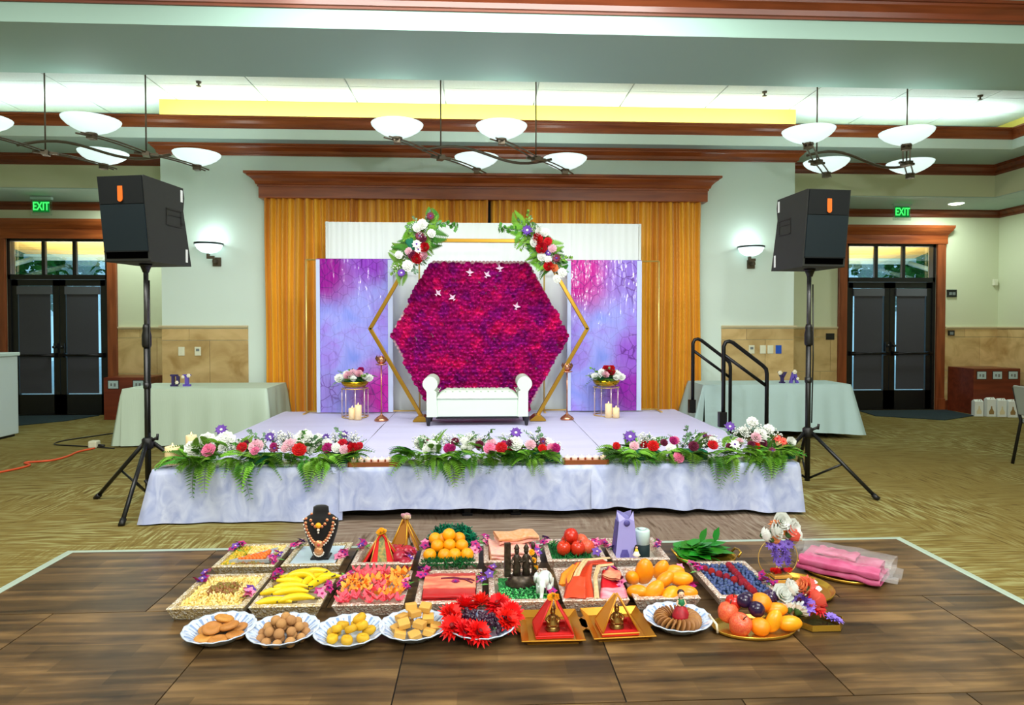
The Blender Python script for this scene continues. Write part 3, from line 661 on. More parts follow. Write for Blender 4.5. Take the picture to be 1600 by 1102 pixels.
for x in (-2.4, -1.22, -.1, .28, 1.22, 2.42):
    for y in (5.1, 6.6, 8.2): MB().box(x-.025, x+.025, y-.025, y+.025, 0, .33).box(x-.04, x+.04, y-.04, y+.04, 0, .02).obj('leg', steel, t)
    MB().tube([(x, 5.1, .04), (x-.16, 5.1, .3)], .014, 6).obj('brace', steel, t)
MB().add([(2.28, 4.97, .06), (2.49, 4.99, .30), (2.52, 5.1, .33), (2.42, 5.1, 0), (2.33, 4.97, 0)], [(0, 1, 2, 3, 4)]).tube([(2.40, 5.02, 0), (2.5, 5.02, .33)], .03, 6).obj('corner_leg', steel, t)
for x0, x1, lab in ((SX0-.01, -1.06, 'lavender cloth over the left third of the stage top'), (-1.055, 1.06, 'lavender cloth over the middle of the stage top under the bench'), (1.065, SX1+.01, 'lavender cloth over the right third of the stage top by the handrails')):
    r = random.Random(int(x0*10)); m = MB()
    def fn(u, v, x0=x0, x1=x1): return (x0+(x1-x0)*u, SY0+.02+(SY1-SY0-.02)*v, .392+.004*mnoise.noise((u*3, v*9, x0))+(.008*sin(pi*min(u, 1-u)*8) if min(u, 1-u) < .03 else 0))
    m.grid(fn, 40, 60); tag(m.obj('stage_cloth', topcl, fix=False), lab, 'cloth', 'cloths over the stage top')
zl = lambda s: .012; zm = lambda s: .078+.012*sin(s*2.5); zr = lambda s: .078-.055*max(0, min(1, (s-.2)/1.4))
tag(drape_path([(SX0, 5.75), (SX0, 4.985), (-1.04, 4.985)], .40, zl, .035, 10, .022, .45, 2, .24).obj('stage_skirt', velvet, fix=False), 'pale lavender velvet skirt reaching the floor at the left of the stage', 'stage skirt', 'velvet skirts on the stage front')
tag(drape_path([(-1.06, 4.975), (.86, 4.975)], .40, zm, .02, 10, .024, .5, 6, .24).obj('stage_skirt', velvet, fix=False), 'pale lavender velvet skirt short of the floor at the stage middle', 'stage skirt', 'velvet skirts on the stage front')
tag(drape_path([(.85, 4.985), (SX1, 4.985), (SX1, 5.3)], .40, zr, .02, 10, .05, .36, 8, .24).obj('stage_skirt', velvet, fix=False), 'pale lavender velvet skirt on the right of the stage front', 'stage skirt', 'velvet skirts on the stage front')
# steps with handrails
t = thing('stage_steps', 'black portable stage steps with two tube handrails', 'steps', (2.52, 7.4, 0))
MB().box(.02, .30, -.55, .55, .18, .215).obj('tread', steel, t); MB().box(.02, .30, -.5, -.46, 0, .18).box(.02, .30, .46, .5, 0, .18).obj('side_frame', steel, t)
for y, x in ((-.60, .06), (.52, .10)):
    rail = [(x, y, .0), (x, y, .80), (x, y, .86), (x+.02, y, .905), (x+.06, y, .915), (x+.10, y, .90), (x+.42, y, .66), (x+.46, y, .62), (x+.47, y, .57), (x+.47, y, -.385)]
    MB().tube([(a, b_, c+.395) for a, b_, c in rail], .021, 10).obj('handrail', steel, t)
    MB().tube([(x, y, 1.17), (x+.47, y, .83)], .018, 8).obj('mid_rail', steel, t)
    MB().box(x-.05, x+.03, y-.03, y+.03, .40, .56).obj('rail_socket', steel, t)
# ------------------------------------------------------------------ flowers, leaves
white_p = mat('white_petal', (240, 242, 236), .6, rnd=.06); blush = mat('blush_petal', (238, 190, 204), .6, rnd=.08); pink = mat('pink_petal', (236, 130, 170), .6, rnd=.1)
red_p = mat('red_petal', (206, 20, 36), .55, rnd=.1); magenta = mat('magenta_petal', (176, 22, 112), .55, rnd=.12); violet = mat('violet_petal', (92, 50, 150), .6, rnd=.15); burg = mat('burgundy_petal', (104, 20, 56), .6, rnd=.1)
peach = mat('peach_petal', (242, 150, 96), .6, rnd=.1); coral = mat('coral_petal', (236, 90, 76), .6, rnd=.1); lilac = mat('lilac_petal', (140, 110, 214), .6, rnd=.1); marig = mat('marigold_petal', (246, 176, 20), .6, rnd=.08)
fern_m = mat('fern_green', (66, 126, 34), .5, rnd=.3); fern_l = mat('light_fern_green', (112, 166, 46), .5, rnd=.25); euc = mat('eucalyptus_green', (120, 158, 124), .6, rnd=.2); stem_m = mat('stem_green', (60, 96, 40), .6)
foam = mat('green_floral_foam', (8, 104, 76), .85, bmp=(120, .3, .003))
def carnation_mesh(m_, seed, nr=5):
    r = random.Random(seed); m = MB()
    for k in range(nr):
        n = 20; rad = 1-k*.19; z = .12+k*.21; v = []; f = []
        for i in range(n): a = 2*pi*i/n+k; rr = rad*(1+(.05 if i % 2 else -.05)+r.uniform(-.05, .05)); v += [(cos(a)*rad*.25, sin(a)*rad*.25, z-.25), (cos(a)*rr, sin(a)*rr, z+(.12 if i % 2 else -.05))]
        for i in range(n): j = (i+1) % n; f.append((2*i, 2*i+1, 2*j+1, 2*j))
        m.add(v, f)
    m.lathe([(.1, -.5), (.45, -.15), (.6, .2)], 8, mi=1)
    return m.mesh('carnation', [m_, stem_m])
def rose_mesh(m_, seed, lay=((1, 6, .1), (.75, 5, .35), (.5, 4, .5), (.28, 3, .55))):
    r = random.Random(seed); m = MB()
    for k, (rad, n, z) in enumerate(lay):
        for i in range(n):
            a = 2*pi*(i+.5*(k % 2))/n; w = pi/n*1.25; v = []
            for (q, zz) in ((.35, -.25), (.85, .1), (1.02, .42)):
                for s in (-1, 0, 1): aa = a+s*w*(.6 if q < .5 else 1); rr = rad*q*(1 if s else 1.08); v.append((cos(aa)*rr, sin(aa)*rr, z+zz-(.08 if s else 0)))
            m.add(v, [(0, 1, 4, 3), (1, 2, 5, 4), (3, 4, 7, 6), (4, 5, 8, 7)], 0, True)
    m.lathe([(.1, -.45), (.4, -.2), (.5, .05)], 8, mi=1)
    return m.mesh('rose', [m_, stem_m])
def daisy_mesh(m_, m2, n=9):
    m = MB()
    for lay in range(2):
        for i in range(n): a = 2*pi*(i+lay*.5)/n; m.add([(0, 0, .1), (.55, -.2, .22+lay*.1), (1-.25*lay, 0, .12+lay*.22), (.55, .2, .22+lay*.1)], [(0, 1, 2, 3)], 0, False, RZ(a))
    m.ball((0, 0, .2), (.22, .22, .15), 8, 4, 1)
    return m.mesh('daisy', [m_, m2])
def orchid_mesh(m_, m2):
    m = MB()
    for i in range(5): a = 2*pi*i/5; m.add([(0, 0, .05), (.5, -.36, .2), (1, 0, .1), (.5, .36, .2)], [(0, 1, 2, 3)], 0, True, RZ(a))
    m.ball((.1, 0, .18), (.25, .18, .2), 6, 4, 1); return m.mesh('orchid', [m_, m2])
def fern_mesh(m_, seed, droop=.4, n=13, w=.32):
    """frond of length 1 along +x, curving down"""
    m = MB(); P = lambda u: Vector((u*(1-.12*droop*u), 0, .12*sin(u*pi)-droop*u*u))
    m.tube([tuple(P(k/5)) for k in range(6)], [.012, .011, .01, .008, .006, .003], 4, 1)
    for i in range(n):
        u = .12+.86*i/(n-1); p = P(u); l = w*(1-.75*(abs(u-.35)/.65)**1.3)+.03
        for s in (-1, 1):
            e = p+Vector((l*.55, s*l, -.12*l)); q = p+Vector((l*.02, s*l*.45, .03*l)); q2 = p+Vector((l*.52, s*l*.5, .0))
            m.add([tuple(p), tuple(q), tuple(e), tuple(q2)], [(0, 1, 2, 3)])
    return m.mesh('fern_frond', [m_, stem_m])
def spray_mesh(m_, seed, n=14, leaf=.16):
    """eucalyptus-like sprig of length 1 along +x"""
    r = random.Random(seed); m = MB(); P = lambda u: Vector((u, .06*sin(u*4), .2*u-.25*u*u)); m.tube([tuple(P(k/4)) for k in range(5)], [.014, .012, .01, .008, .005], 4, 1)
    for i in range(n):
        u = .15+.85*i/n; p = P(u); a = r.uniform(0, 2*pi)
        M_ = T(*p) @ Euler((a, r.uniform(-.5, .5), r.choice((-1, 1))*r.uniform(.5, 1.2))).to_matrix().to_4x4()
        m.add([(0, 0, 0), (leaf*.5, leaf*.38, .01), (leaf, 0, 0), (leaf*.5, -leaf*.38, .01)], [(0, 1, 2, 3)], 0, False, M_)
    return m.mesh('leaf_sprig', [m_, stem_m])
def breath_mesh(m_, seed, n=46):
    r = random.Random(seed); m = MB()
    for _ in range(n):
        a, u, q = r.uniform(0, 2*pi), r.uniform(-.1, 1), r.uniform(.45, 1); c = Vector((cos(a)*sqrt(1-u*u)*q if u < 1 else 0, sin(a)*sqrt(max(0, 1-u*u))*q, u*q))
        m.ball(tuple(c), r.uniform(.06, .11), 4, 2); m.tube([(0, 0, -.2), tuple(c*.6), tuple(c)], .01, 3, 1, cap=False)
    return m.mesh('baby_breath', [m_, stem_m])
FL = {'carnation_pink': carnation_mesh(pink, 1), 'carnation_white': carnation_mesh(white_p, 2), 'carnation_red': carnation_mesh(red_p, 3), 'carnation_magenta': carnation_mesh(magenta, 4), 'carnation_blush': carnation_mesh(blush, 5), 'carnation_burg': carnation_mesh(burg, 51), 'carnation_violet': carnation_mesh(violet, 52),
      'rose_white': rose_mesh(white_p, 6), 'rose_blush': rose_mesh(blush, 7), 'rose_red': rose_mesh(red_p, 8), 'rose_peach': rose_mesh(peach, 9), 'rose_coral': rose_mesh(coral, 10), 'rose_magenta': rose_mesh(magenta, 17),
      'daisy_violet': daisy_mesh(violet, white_p), 'daisy_white': daisy_mesh(white_p, violet), 'daisy_red': daisy_mesh(red_p, burg, 13), 'daisy_burg': daisy_mesh(burg, violet), 'daisy_coral': daisy_mesh(coral, red_p), 'daisy_lilac': daisy_mesh(lilac, violet), 'daisy_peach': daisy_mesh(peach, marig),
      'orchid_magenta': orchid_mesh(magenta, violet), 'orchid_violet': orchid_mesh(violet, blush), 'orchid_pink': orchid_mesh(pink, magenta)}
FERN = [fern_mesh(fern_m, 1, .25), fern_mesh(fern_l, 2, .55), fern_mesh(fern_m, 3, .9), fern_mesh(fern_l, 4, .1)]
SPRIG = [spray_mesh(euc, 1), spray_mesh(fern_l, 2, 16, .2), spray_mesh(fern_m, 3)]
BS = [1.0]
BREATH = breath_mesh(white_p, 1)
def bloom(kind, parent, loc, size, rot=(0, 0, 0)):
    size *= BS[0]
    return inst(kind.split('_')[0], FL[kind], parent, loc, rot, size)

# ------------------------------------------------------------------ backdrop on the stage
sheer = mat('white_backdrop_cloth', (238, 246, 246), .7, var=((3, 1, .3), .07)); white_pipe = mat('white_pipe', (232, 238, 236), .4)
gold = mat('brushed_gold', (176, 134, 46), .3, metal=.85, bmp=((30, 30, 30), .05, .002)); gold_thin = mat('pale_gold_rod', (226, 190, 110), .35, metal=.6); gold_bowl_m = mat('polished_gold', (206, 160, 30), .22, metal=.9); rose_gold = mat('rose_gold', (206, 140, 110), .25, metal=.85)
t = thing('backdrop_stand', 'white cloth backdrop on a white pipe frame before the gold curtain', 'backdrop', (0, 8.46, 0))
for x in (-1.95, 2.085): MB().tube([(x, 0, 0), (x, 0, 2.80)], .02, 10).box(x-.22, x+.22, -.1, .1, 0, .012).obj('pole', white_pipe, t)
MB().tube([(-1.97, 0, 2.775), (2.10, 0, 2.785)], .018, 8).obj('crossbar', white_pipe, t)
for x0, x1 in ((-1.93, -1.24), (-1.26, -.02), (-.04, 1.18), (1.16, 2.06)):
    m = MB(); m.grid(lambda u, v: (x0+(x1-x0)*u, -.022+.010*sin(u*23+x0*5)*(1.1-v)+.004*sin(u*61), .04+(2.795-.04)*v), 50, 5); m.obj('drape', sheer, t, fix=False)
# printed banners
def banner_mat(name, spots, flip):
    m, nt, b = base_mat(name); co = coords(nt)
    wn = N(nt, 'ShaderNodeTexNoise', i_Scale=3.0, i_Detail=4.0); nt.links.new(co, wn.inputs[0]); wco = mixc(nt, .28, co, wn.outputs['Color'], 'ADD')
    wash = N(nt, 'ShaderNodeTexNoise', i_Scale=2.2, i_Detail=5.0, i_Distortion=.6); nt.links.new(co, wash.inputs[0])
    c = ramp(nt, wash.outputs[0], [(.30, srgb(128, 146, 236)), (.5, srgb(158, 160, 242)), (.72, srgb(160, 122, 228))])
    msk = None
    for (x, z, rad, col) in spots:
        d = N(nt, 'ShaderNodeVectorMath', operation='DISTANCE'); nt.links.new(wco, d.inputs[0]); d.inputs[1].default_value = (x+.14, .14, z+.14)
        f = ramp(nt, math_n(nt, 'DIVIDE', d.outputs['Value'], rad), [(.25, (1, 1, 1, 1)), (1, (0, 0, 0, 1))], 'EASE'); c = mixc(nt, f, c, srgb(*col))
        msk = f if msk is None else math_n(nt, 'MAXIMUM', msk, f)
    vo = N(nt, 'ShaderNodeTexVoronoi', feature='DISTANCE_TO_EDGE', i_Scale=8.0); nt.links.new(mixc(nt, .1, co, wn.outputs['Color'], 'ADD'), vo.inputs[0])
    ln = ramp(nt, vo.outputs['Distance'], [(.0, (1, 1, 1, 1)), (.05, (0, 0, 0, 1))])
    m2 = ramp(nt, wash.outputs[0], [(.42, (0, 0, 0, 1)), (.5, (1, 1, 1, 1))])
    c = mixc(nt, math_n(nt, 'MULTIPLY', math_n(nt, 'MULTIPLY', ln, math_n(nt, 'MAXIMUM', msk, math_n(nt, 'MULTIPLY', m2, .28))), .85), c, srgb(84, 30, 120))
    nt.links.new(c, b.inputs['Base Color']); b.inputs['Roughness'].default_value = .14
    wr_ = N(nt, 'ShaderNodeTexNoise', i_Scale=1.0, i_Detail=3.0); nt.links.new(coords(nt, (9, 1, 2.2)), wr_.inputs[0]); bump(nt, b, wr_.outputs[0], .7, .05); return m
for x0, x1, f0, f1, lab, spots in (
    (-2.0, -1.07, -2.13, -.75, 'glossy purple watercolor floral banner nearer the left speaker', [(-.40, 1.75, .62, (150, 26, 150)), (.2, 1.85, .4, (140, 60, 190)), (.42, .22, .62, (190, 26, 160)), (-.4, .3, .4, (150, 130, 214))]),
    (1.085, 2.02, .80, 2.25, 'glossy purple watercolor floral banner nearer the handrails', [(-.36, 1.75, .72, (206, 40, 156)), (.4, .25, .6, (150, 34, 170)), (.4, .75, .4, (150, 90, 210)), (.35, 1.7, .5, (150, 120, 220))])):
    cx = (x0+x1)/2; w = (x1-x0)/2; bm_ = banner_mat('watercolor_banner_%d' % (1 if x0 < 0 else 2), spots, x0 > 0)
    t = thing('banner_stand', lab, 'banner', (cx, 8.1, .397))
    ft = 1.885
    for fx in (f0-cx, f1-cx):
        MB().tube([(fx, .03, 0), (fx, .03, ft)], .011, 8).box(fx-.012, fx+.012, -.12, .16, 0, .012).obj('post', gold_thin, t)
    MB().tube([(f0-cx, .03, ft), (f1-cx, .03, ft)], .010, 8).obj('top_rod', gold_thin, t); MB().tube([(f0-cx, .03, .02), (f1-cx, .03, .02)], .010, 8).obj('bottom_rod', gold_thin, t)
    MB().grid(lambda u, v: (-w+2*w*u, .0+.006*sin(u*17+v*3)*(1-v), .01+(ft-.0)*v), 40, 20).grid(lambda u, v: (-w+2*w*u, .03*sin(v*pi)-.0+.02, ft+.005+.012*sin(v*pi)), 4, 5).obj('print_sheet', bm_, t, fix=False)
    bw = MATS.get('banner_white_hem') or mat('banner_white_hem', (196, 208, 240), .35)
    for a, e in ((-w, -w+.045), (w-.06, w)): MB().box(a, e, -.014, -.010, .012, ft).obj('hem', bw, t)
# rose wall
def hexin(x, z, R_, h, w): return abs(z) < h and abs(x) < R_-abs(z)*(R_-w)/h
t = thing('flower_wall', 'hexagonal magenta rose panel behind the white bench', 'flower wall', (.0, 7.82, 1.355))
RW, HW, TW = 1.04, .868, .565
MB().prism([(RW*c, HW*s) if 0 else p for c, s, p in [(0, 0, (-RW, 0)), (0, 0, (-TW, -HW)), (0, 0, (TW, -HW)), (0, 0, (RW, 0)), (0, 0, (TW, HW)), (0, 0, (-TW, HW))]], -.02, .02).box(-.4, -.36, .0, .3, -.958, -.93).box(.36, .4, .0, .3, -.958, -.93).box(-.4, -.36, .0, .03, -.958, -.8).box(.36, .4, .0, .03, -.958, -.8).obj('backing_board', mat('cream_backing', (220, 196, 200), .7), t)
fr = MB()
E6 = [(-RW, 0), (-TW, HW), (TW, HW), (RW, 0), (TW, -HW), (-TW, -HW)]
for i in range(6):
    a, e = Vector(E6[i]), Vector(E6[(i+1) % 6]); L = (e-a).length; n = int(L/.045)
    for k in range(n): p = a+(e-a)*((k+.5)/n); fr.lathe([(.0, 0), (.026, .004), (.026, .012), (0, .014)], 8, (0, 0, 0), 0, T(p.x, -.012, p.y) @ RX(pi/2))
fr.obj('scalloped_edge', mat('blush_tulle_edge', (226, 178, 190), .7), t)
rm = [mat('magenta_rose_a', (200, 12, 134), .55, var=(6, .3)), mat('magenta_rose_b', (214, 14, 130), .55, var=(6, .3)), mat('purple_rose', (176, 14, 146), .55, var=(6, .3)), mat('crimson_rose', (236, 26, 128), .55, var=(6, .2))]
src = MB(); rq = random.Random(3)
for k, (rad, n_, z) in enumerate(((1, 6, 0), (.7, 5, .3), (.42, 4, .5))):
    for i in range(n_):
        a = 2*pi*(i+.5*k)/n_; w_ = pi/n_*1.3; v = []
        for q, zz in ((.2, 0), (.95, .35), (1.05, .55)):
            for s in (-1, 0, 1): aa = a+s*w_; rr = rad*q*(1.1 if s == 0 else .95); v.append((cos(aa)*rr, sin(aa)*rr, z+zz+(.1 if s == 0 and q > .5 else 0)))
        src.add(v, [(0, 1, 4, 3), (1, 2, 5, 4), (3, 4, 7, 6), (4, 5, 8, 7)], 0, True)
rw = MB(); sp = .054; row = 0; z = -HW
while z <= HW:
    x = -RW+(sp/2 if row % 2 else 0)
    while x <= RW:
        if hexin(x, z, RW+.01, HW+.01, TW+.01):
            jx, jz = x+rq.uniform(-.01, .01), z+rq.uniform(-.01, .01); nz = mnoise.noise((jx*5, jz*5, 2))+rq.uniform(-.35, .35)
            mi = 2 if nz < -.28 else 0 if nz < .12 else 1 if nz < .42 else 3
            M_ = T(jx, -.03-rq.uniform(0, .012), jz) @ RX(pi/2+rq.uniform(-.35, .35)) @ RY(rq.uniform(-.35, .35)) @ RZ(rq.uniform(0, 6)) @ Matrix.Scale(.034*rq.uniform(.9, 1.2), 4)
            rw.add(src.v, src.f, mi, True, M_)
        x += sp
    z += sp*.85; row += 1
stuff(rw.obj('roses', rm, t, fix=False))
# little white birds hung before the rose wall
bird_w = mat('pearl_white_paper', (228, 190, 216), .4)
for i, (px, pz, a, lab) in enumerate(((-.12, .74, .0, 'white paper bird high on the rose wall, left of three'), (.08, .715, .5, 'white paper bird high on the rose wall, middle of three'), (.235, .79, -.2, 'white paper bird nearest the top edge of the rose wall'), (-.50, .50, .8, 'white paper bird low beside the left flower spray'), (-.32, .445, -.7, 'white paper bird on the rose wall, below the left group'), (.43, .34, .2, 'white paper bird alone on the right half of the rose wall'))):
    t = MB().add([(0, 0, 0), (-.05, -.02, .02), (-.015, 0, .022), (.0, -.03, .06), (.015, 0, .022), (.05, -.02, .01), (0, 0, -.012), (-.02, .0, -.03), (.02, 0, -.03), (0, .012, .01)], [(0, 2, 1), (0, 1, 6), (0, 4, 3, 2), (0, 6, 5), (0, 5, 4), (6, 7, 8), (9, 2, 4)]).obj('paper_bird', bird_w, None, (px, 7.74, 1.355+pz), (0, a, 0), fix=False)
    tag(t, lab, 'bird ornament', 'paper birds on the rose wall')
# gold hexagon arch
t = thing('hexagon_arch', 'gold hexagonal arch frame around the rose wall', 'arch', (-.005, 7.45, 1.44))
RA, HA, TA = 1.235, 1.0, .66
V6 = [(-RA, 0), (-TA, HA), (TA, HA), (RA, 0), (TA, -HA), (-TA, -HA)]
for i in range(6):
    a, e = V6[i], V6[(i+1) % 6]; d = Vector((e[0]-a[0], 0, e[1]-a[1])); L = d.length; an = atan2(d.z, d.x)
    if i == 4: continue
    bevel(MB().box(-.01, L+.01, -.022, .022, -.021, .021).obj('beam', gold, t, (a[0], 0, a[1]), (0, -an, 0)), .004)
for s in (-1, 1): MB().prism([(-.09, 0), (.09, 0), (.09, .012), (.03, .06), (-.03, .06), (-.09, .012)], -.11, .11).obj('foot', gold, t, (s*TA, 0, -1.044))

def spray(name, lab, cat, origin, items, ferns, group=None, base=None, extra=None, sprigs=(), breath=()):
    t = thing(name, lab, cat, origin, group=group)
    for kind, x, y, z, s, *rr in items: bloom(kind, t, (x, y, z), s, rr[0] if rr else (radians(55), 0, R.uniform(-.3, .3)))
    for x, y, z, s, rot, k in ferns: inst('fern_frond', FERN[k], t, (x, y, z), rot, s)
    for x, y, z, s, rot, k in sprigs: inst('leaf_sprig', SPRIG[k], t, (x, y, z), rot, s)
    for x, y, z, s in breath: inst('baby_breath', BREATH, t, (x, y, z), (0, 0, R.uniform(0, 6)), s)
    if base: base(t)
    return t
# floral sprays on the arch corners
def corner_spray(cx, cz, sgn, lab, seed, items):
    r = random.Random(seed); fr, sp = [], []
    its = [(k, x, -.09, z, s, (radians(80), r.uniform(-.3, .3), r.uniform(-.4, .4))) for k, x, z, s in items]
    ax = Vector((sgn*.30, -.42)); # along the arch beam
    for k in range(30):
        u = r.uniform(-.1, 1.0); p = Vector((-.12*sgn, .12))+ax*u; a = r.uniform(0, 2*pi)
        fr.append((p.x, -.03, p.y, r.uniform(.17, .27), (r.uniform(-.5, .5)+pi/2, -a, 0), r.randrange(4)))
    for k in range(18):
        u = r.uniform(-.15, 1.1); p = Vector((-.10*sgn, .12))+ax*u; a = r.uniform(0, 2*pi)
        sp.append((p.x, -.05, p.y, r.uniform(.15, .25), (r.uniform(-.5, .5)+pi/2, -a, 0), r.choice((0, 0, 1))))
    for q in range(3): sp.append((-sgn*.12, -.04, .13+.03*q, .34, (pi/2, -(pi if sgn > 0 else 0)-sgn*.15*(q-.8), 0), 2)) 
    def base(t): bevel(MB().box(-.05, .05, -.03, .03, -.08, .08).obj('foam_block', foam, t, (sgn*.06, -.035, -.06), (0, sgn*.55, 0)), .02)
    return spray('arch_spray', lab, 'flowers', (cx, 7.40, cz), its, fr, 'floral sprays on the gold arch', base, sprigs=sp, breath=[(sgn*.0, -.06, .12, .08), (sgn*.14, -.06, -.2, .07), (-.05*sgn, -.08, .02, .06), (sgn*.24, -.05, -.34, .07)])
corner_spray(-.70, 2.44, -1, 'flower spray on the left upper corner of the gold arch', 21,
    [('daisy_burg', .15, .25, .055), ('carnation_white', .06, .16, .06), ('carnation_white', -.0, .12, .05), ('daisy_burg', .03, .03, .06), ('carnation_burg', .07, .0, .045), ('daisy_white', -.0, -.06, .06), ('daisy_white', .02, -.12, .055), ('rose_red', .09, -.10, .055), ('carnation_blush', -.09, -.14, .045), ('carnation_burg', -.05, -.18, .055), ('rose_red', .0, -.22, .065), ('carnation_white', -.10, -.30, .065), ('rose_blush', .08, -.19, .05), ('daisy_violet', -.17, -.38, .055), ('carnation_white', -.20, -.18, .045), ('carnation_white', .16, .06, .05)])
corner_spray(.66, 2.42, 1, 'flower spray on the right upper corner of the gold arch', 22,
    [('daisy_violet', -.13, .12, .07), ('rose_red', -.02, .03, .06), ('carnation_white', .07, .10, .05), ('carnation_red', .10, -.0, .05), ('rose_red', .03, -.08, .065), ('carnation_blush', .15, -.08, .05), ('carnation_white', -.06, -.02, .05), ('daisy_violet', .10, -.13, .045), ('daisy_burg', .20, -.19, .06), ('carnation_white', .03, -.17, .055), ('rose_red', .11, -.28, .055), ('rose_peach', .17, -.30, .045), ('carnation_white', .26, -.35, .055), ('carnation_white', .10, -.20, .045), ('rose_white', .0, .10, .05), ('carnation_white', .20, -.42, .05)])

# white bench
leather = mat('white_leather', (206, 222, 206), .4, bmp=(50, .08, .003)); legm = mat('dark_wood_leg', (22, 20, 24), .3)
t = thing('rolled_arm_bench', 'white leather bench with rolled arms before the rose wall', 'bench', (-.028, 7.22, .395))
bevel(MB().box(-.44, .44, -.2, .2, .10, .30).obj('base', leather, t), .012, 3)
m = MB()
def seat(u, v):
    x, y = -.44+.88*u, -.215+.43*v; e = min(u, 1-u)*9; e2 = min(v, 1-v)*6; k = min(1, e)**.5*min(1, e2)**.5
    tuft = .5*(1+cos(u*2*pi*11))*.5*(1+cos(v*2*pi*2.5)); return (x, y, .30+.085*k-.012*tuft*k)
m.grid(seat, 90, 20); m.box(-.44, .44, -.215, .215, .298, .303); m.obj('seat', leather, t)
bt = MB()
for i in range(12):
    for j in range(3): bt.ball((-.42+.88*(i+.0)/11*0.955, -.215+.43*(j+.0)/2.5+.04, .375), (.010, .010, .006), 6, 4)
stuff(bt.obj('tufting_buttons', leather, t))
for s in (-1, 1):
    prof = [(.43, .10), (.545, .10), (.545, .37)]
    for k in range(0, 17): a = -.9+k*(pi+1.9)/16; prof.append((.508+.080*cos(a), .455+.080*sin(a)))
    prof += [(.44, .37)]
    m = MB().prism([(s*x, z) for x, z in prof], -.21, .21, smooth=False); bevel(m.obj('arm', leather, t), .012, 3)
for x in (-.53, .53):
    for y in (-.17, .17): MB().lathe([(.016, 0), (.018, .01), (.033, .10)], 4, (x, y, 0), smooth=False).obj('leg', legm, t)
MB().box(-.45, .45, -.14, .14, .07, .10).obj('under_frame', legm, t)

# gold flower stands with bowls and arrangements
acr = mat('pale_pink_rod', (226, 200, 206), .2, metal=.5)
def flower_stand(x, y, lab, labf, its, seed):
    r = random.Random(seed); t = thing('flower_stand', lab, 'stand', (x, y, .395), group='gold bowl flower stands')
    for k in range(8): a = 2*pi*k/8+.2; MB().tube([(.15*cos(a), .15*sin(a), 0), (.15*cos(a), .15*sin(a), .345)], .006, 6).obj('rod', acr, t)
    MB().lathe([(.142, 0), (.158, 0), (.158, .008), (.142, .008)], 28, cap=False).obj('ring', gold_thin, t); MB().lathe([(.142, .335), (.158, .335), (.158, .343), (.142, .343)], 28, cap=False).obj('ring', gold_thin, t)
    m = MB(); n = 28; pr = [(.05, .345), (.11, .355), (.15, .385), (.168, .425), (.160, .425), (.14, .39), (.05, .365)]
    m.lathe(pr, n); v = m.v
    for i in range(len(v)):
        if i % n % 2: v[i] = (v[i][0]*.955, v[i][1]*.955, v[i][2])
    m.obj('fluted_bowl', gold_bowl_m, t)
    fr = [(r.uniform(-.06, .06), r.uniform(-.06, .06), .03, r.uniform(.16, .24), (0, r.uniform(-.5, .0), a), r.randrange(4)) for a in [2*pi*k/13 for k in range(13)]]
    sp = [(r.uniform(-.05, .05), r.uniform(-.05, .05), .04, r.uniform(.14, .22), (0, r.uniform(-.9, -.1), a), r.choice((0, 1))) for a in [2*pi*k/12 for k in range(12)]]
    def base(t2): MB().lathe([(0, 0), (.12, 0), (.13, .03), (.07, .07), (0, .08)], 12).obj('foam', foam, t2)
    spray('bowl_arrangement', labf, 'flowers', (x, y, .395+.39), its, fr, 'flowers in the gold bowls', base, sprigs=sp, breath=[(r.uniform(-.16, .16), r.uniform(-.12, .1), .07, .06) for _ in range(5)])
flower_stand(-1.48, 7.8, 'gold bowl on thin rods before the left banner', 'white and blush flowers with dark sprig in the left gold bowl',
    [('carnation_white', -.17, -.05, .07, .06), ('carnation_white', .17, -.03, .07, .05), ('rose_blush', -.06, -.09, .10, .05), ('carnation_blush', -.02, -.03, .13, .05), ('rose_magenta', .07, -.0, .15, .045), ('rose_blush', .06, -.07, .12, .045), ('carnation_white', -.09, -.04, .12, .045), ('carnation_white', .13, -.06, .09, .04), ('carnation_white', .0, -.11, .07, .04)], 31)
flower_stand(1.52, 7.8, 'gold bowl on thin rods before the right banner', 'white flowers with red roses in the right gold bowl',
    [('rose_red', -.01, -.05, .16, .05), ('rose_red', .05, -.06, .13, .05), ('rose_red', .06, -.02, .17, .04), ('carnation_white', -.06, -.06, .13, .05), ('carnation_white', .12, -.03, .11, .05), ('carnation_white', -.14, -.03, .08, .05), ('carnation_white', .18, -.02, .07, .05), ('rose_blush', -.03, -.09, .1, .045), ('carnation_white', .1, -.09, .07, .04)], 32)
# lantern stands
def lantern(x, y, h, lab):
    t = thing('lantern_stand', lab, 'lantern', (x, y, .395), group='rose gold lantern stands')
    MB().lathe([(.078, 0), (.08, .012), (.06, .035), (.03, .055), (.012, .07), (.008, .09)], 20).obj('base', rose_gold, t)
    MB().tube([(0, 0, .08), (0, 0, h-.06)], .007, 8).obj('rod', rose_gold, t)
    m = MB()
    for k in range(9): a = 2*pi*k/9; m.add([(0, 0, -.055), (.045*cos(a-.3), .045*sin(a-.3), -.03), (.07*cos(a), .07*sin(a), .02), (.05*cos(a), .05*sin(a), .058), (.045*cos(a+.3), .045*sin(a+.3), -.03)], [(0, 1, 2, 4), (1, 3, 2), (4, 2, 3)], 0, True)
    m.ball((0, 0, 0), (.045, .045, .05), 10, 6); m.lathe([(.035, -.06), (.062, -.05), (.062, -.042), (.035, -.045)], 16)
    m.obj('globe', rose_gold, t, (0, 0, h))
lantern(-1.12, 7.46, .69, 'rose gold lantern stand left of the bench'); lantern(1.0, 7.46, .60, 'rose gold lantern stand right of the bench')
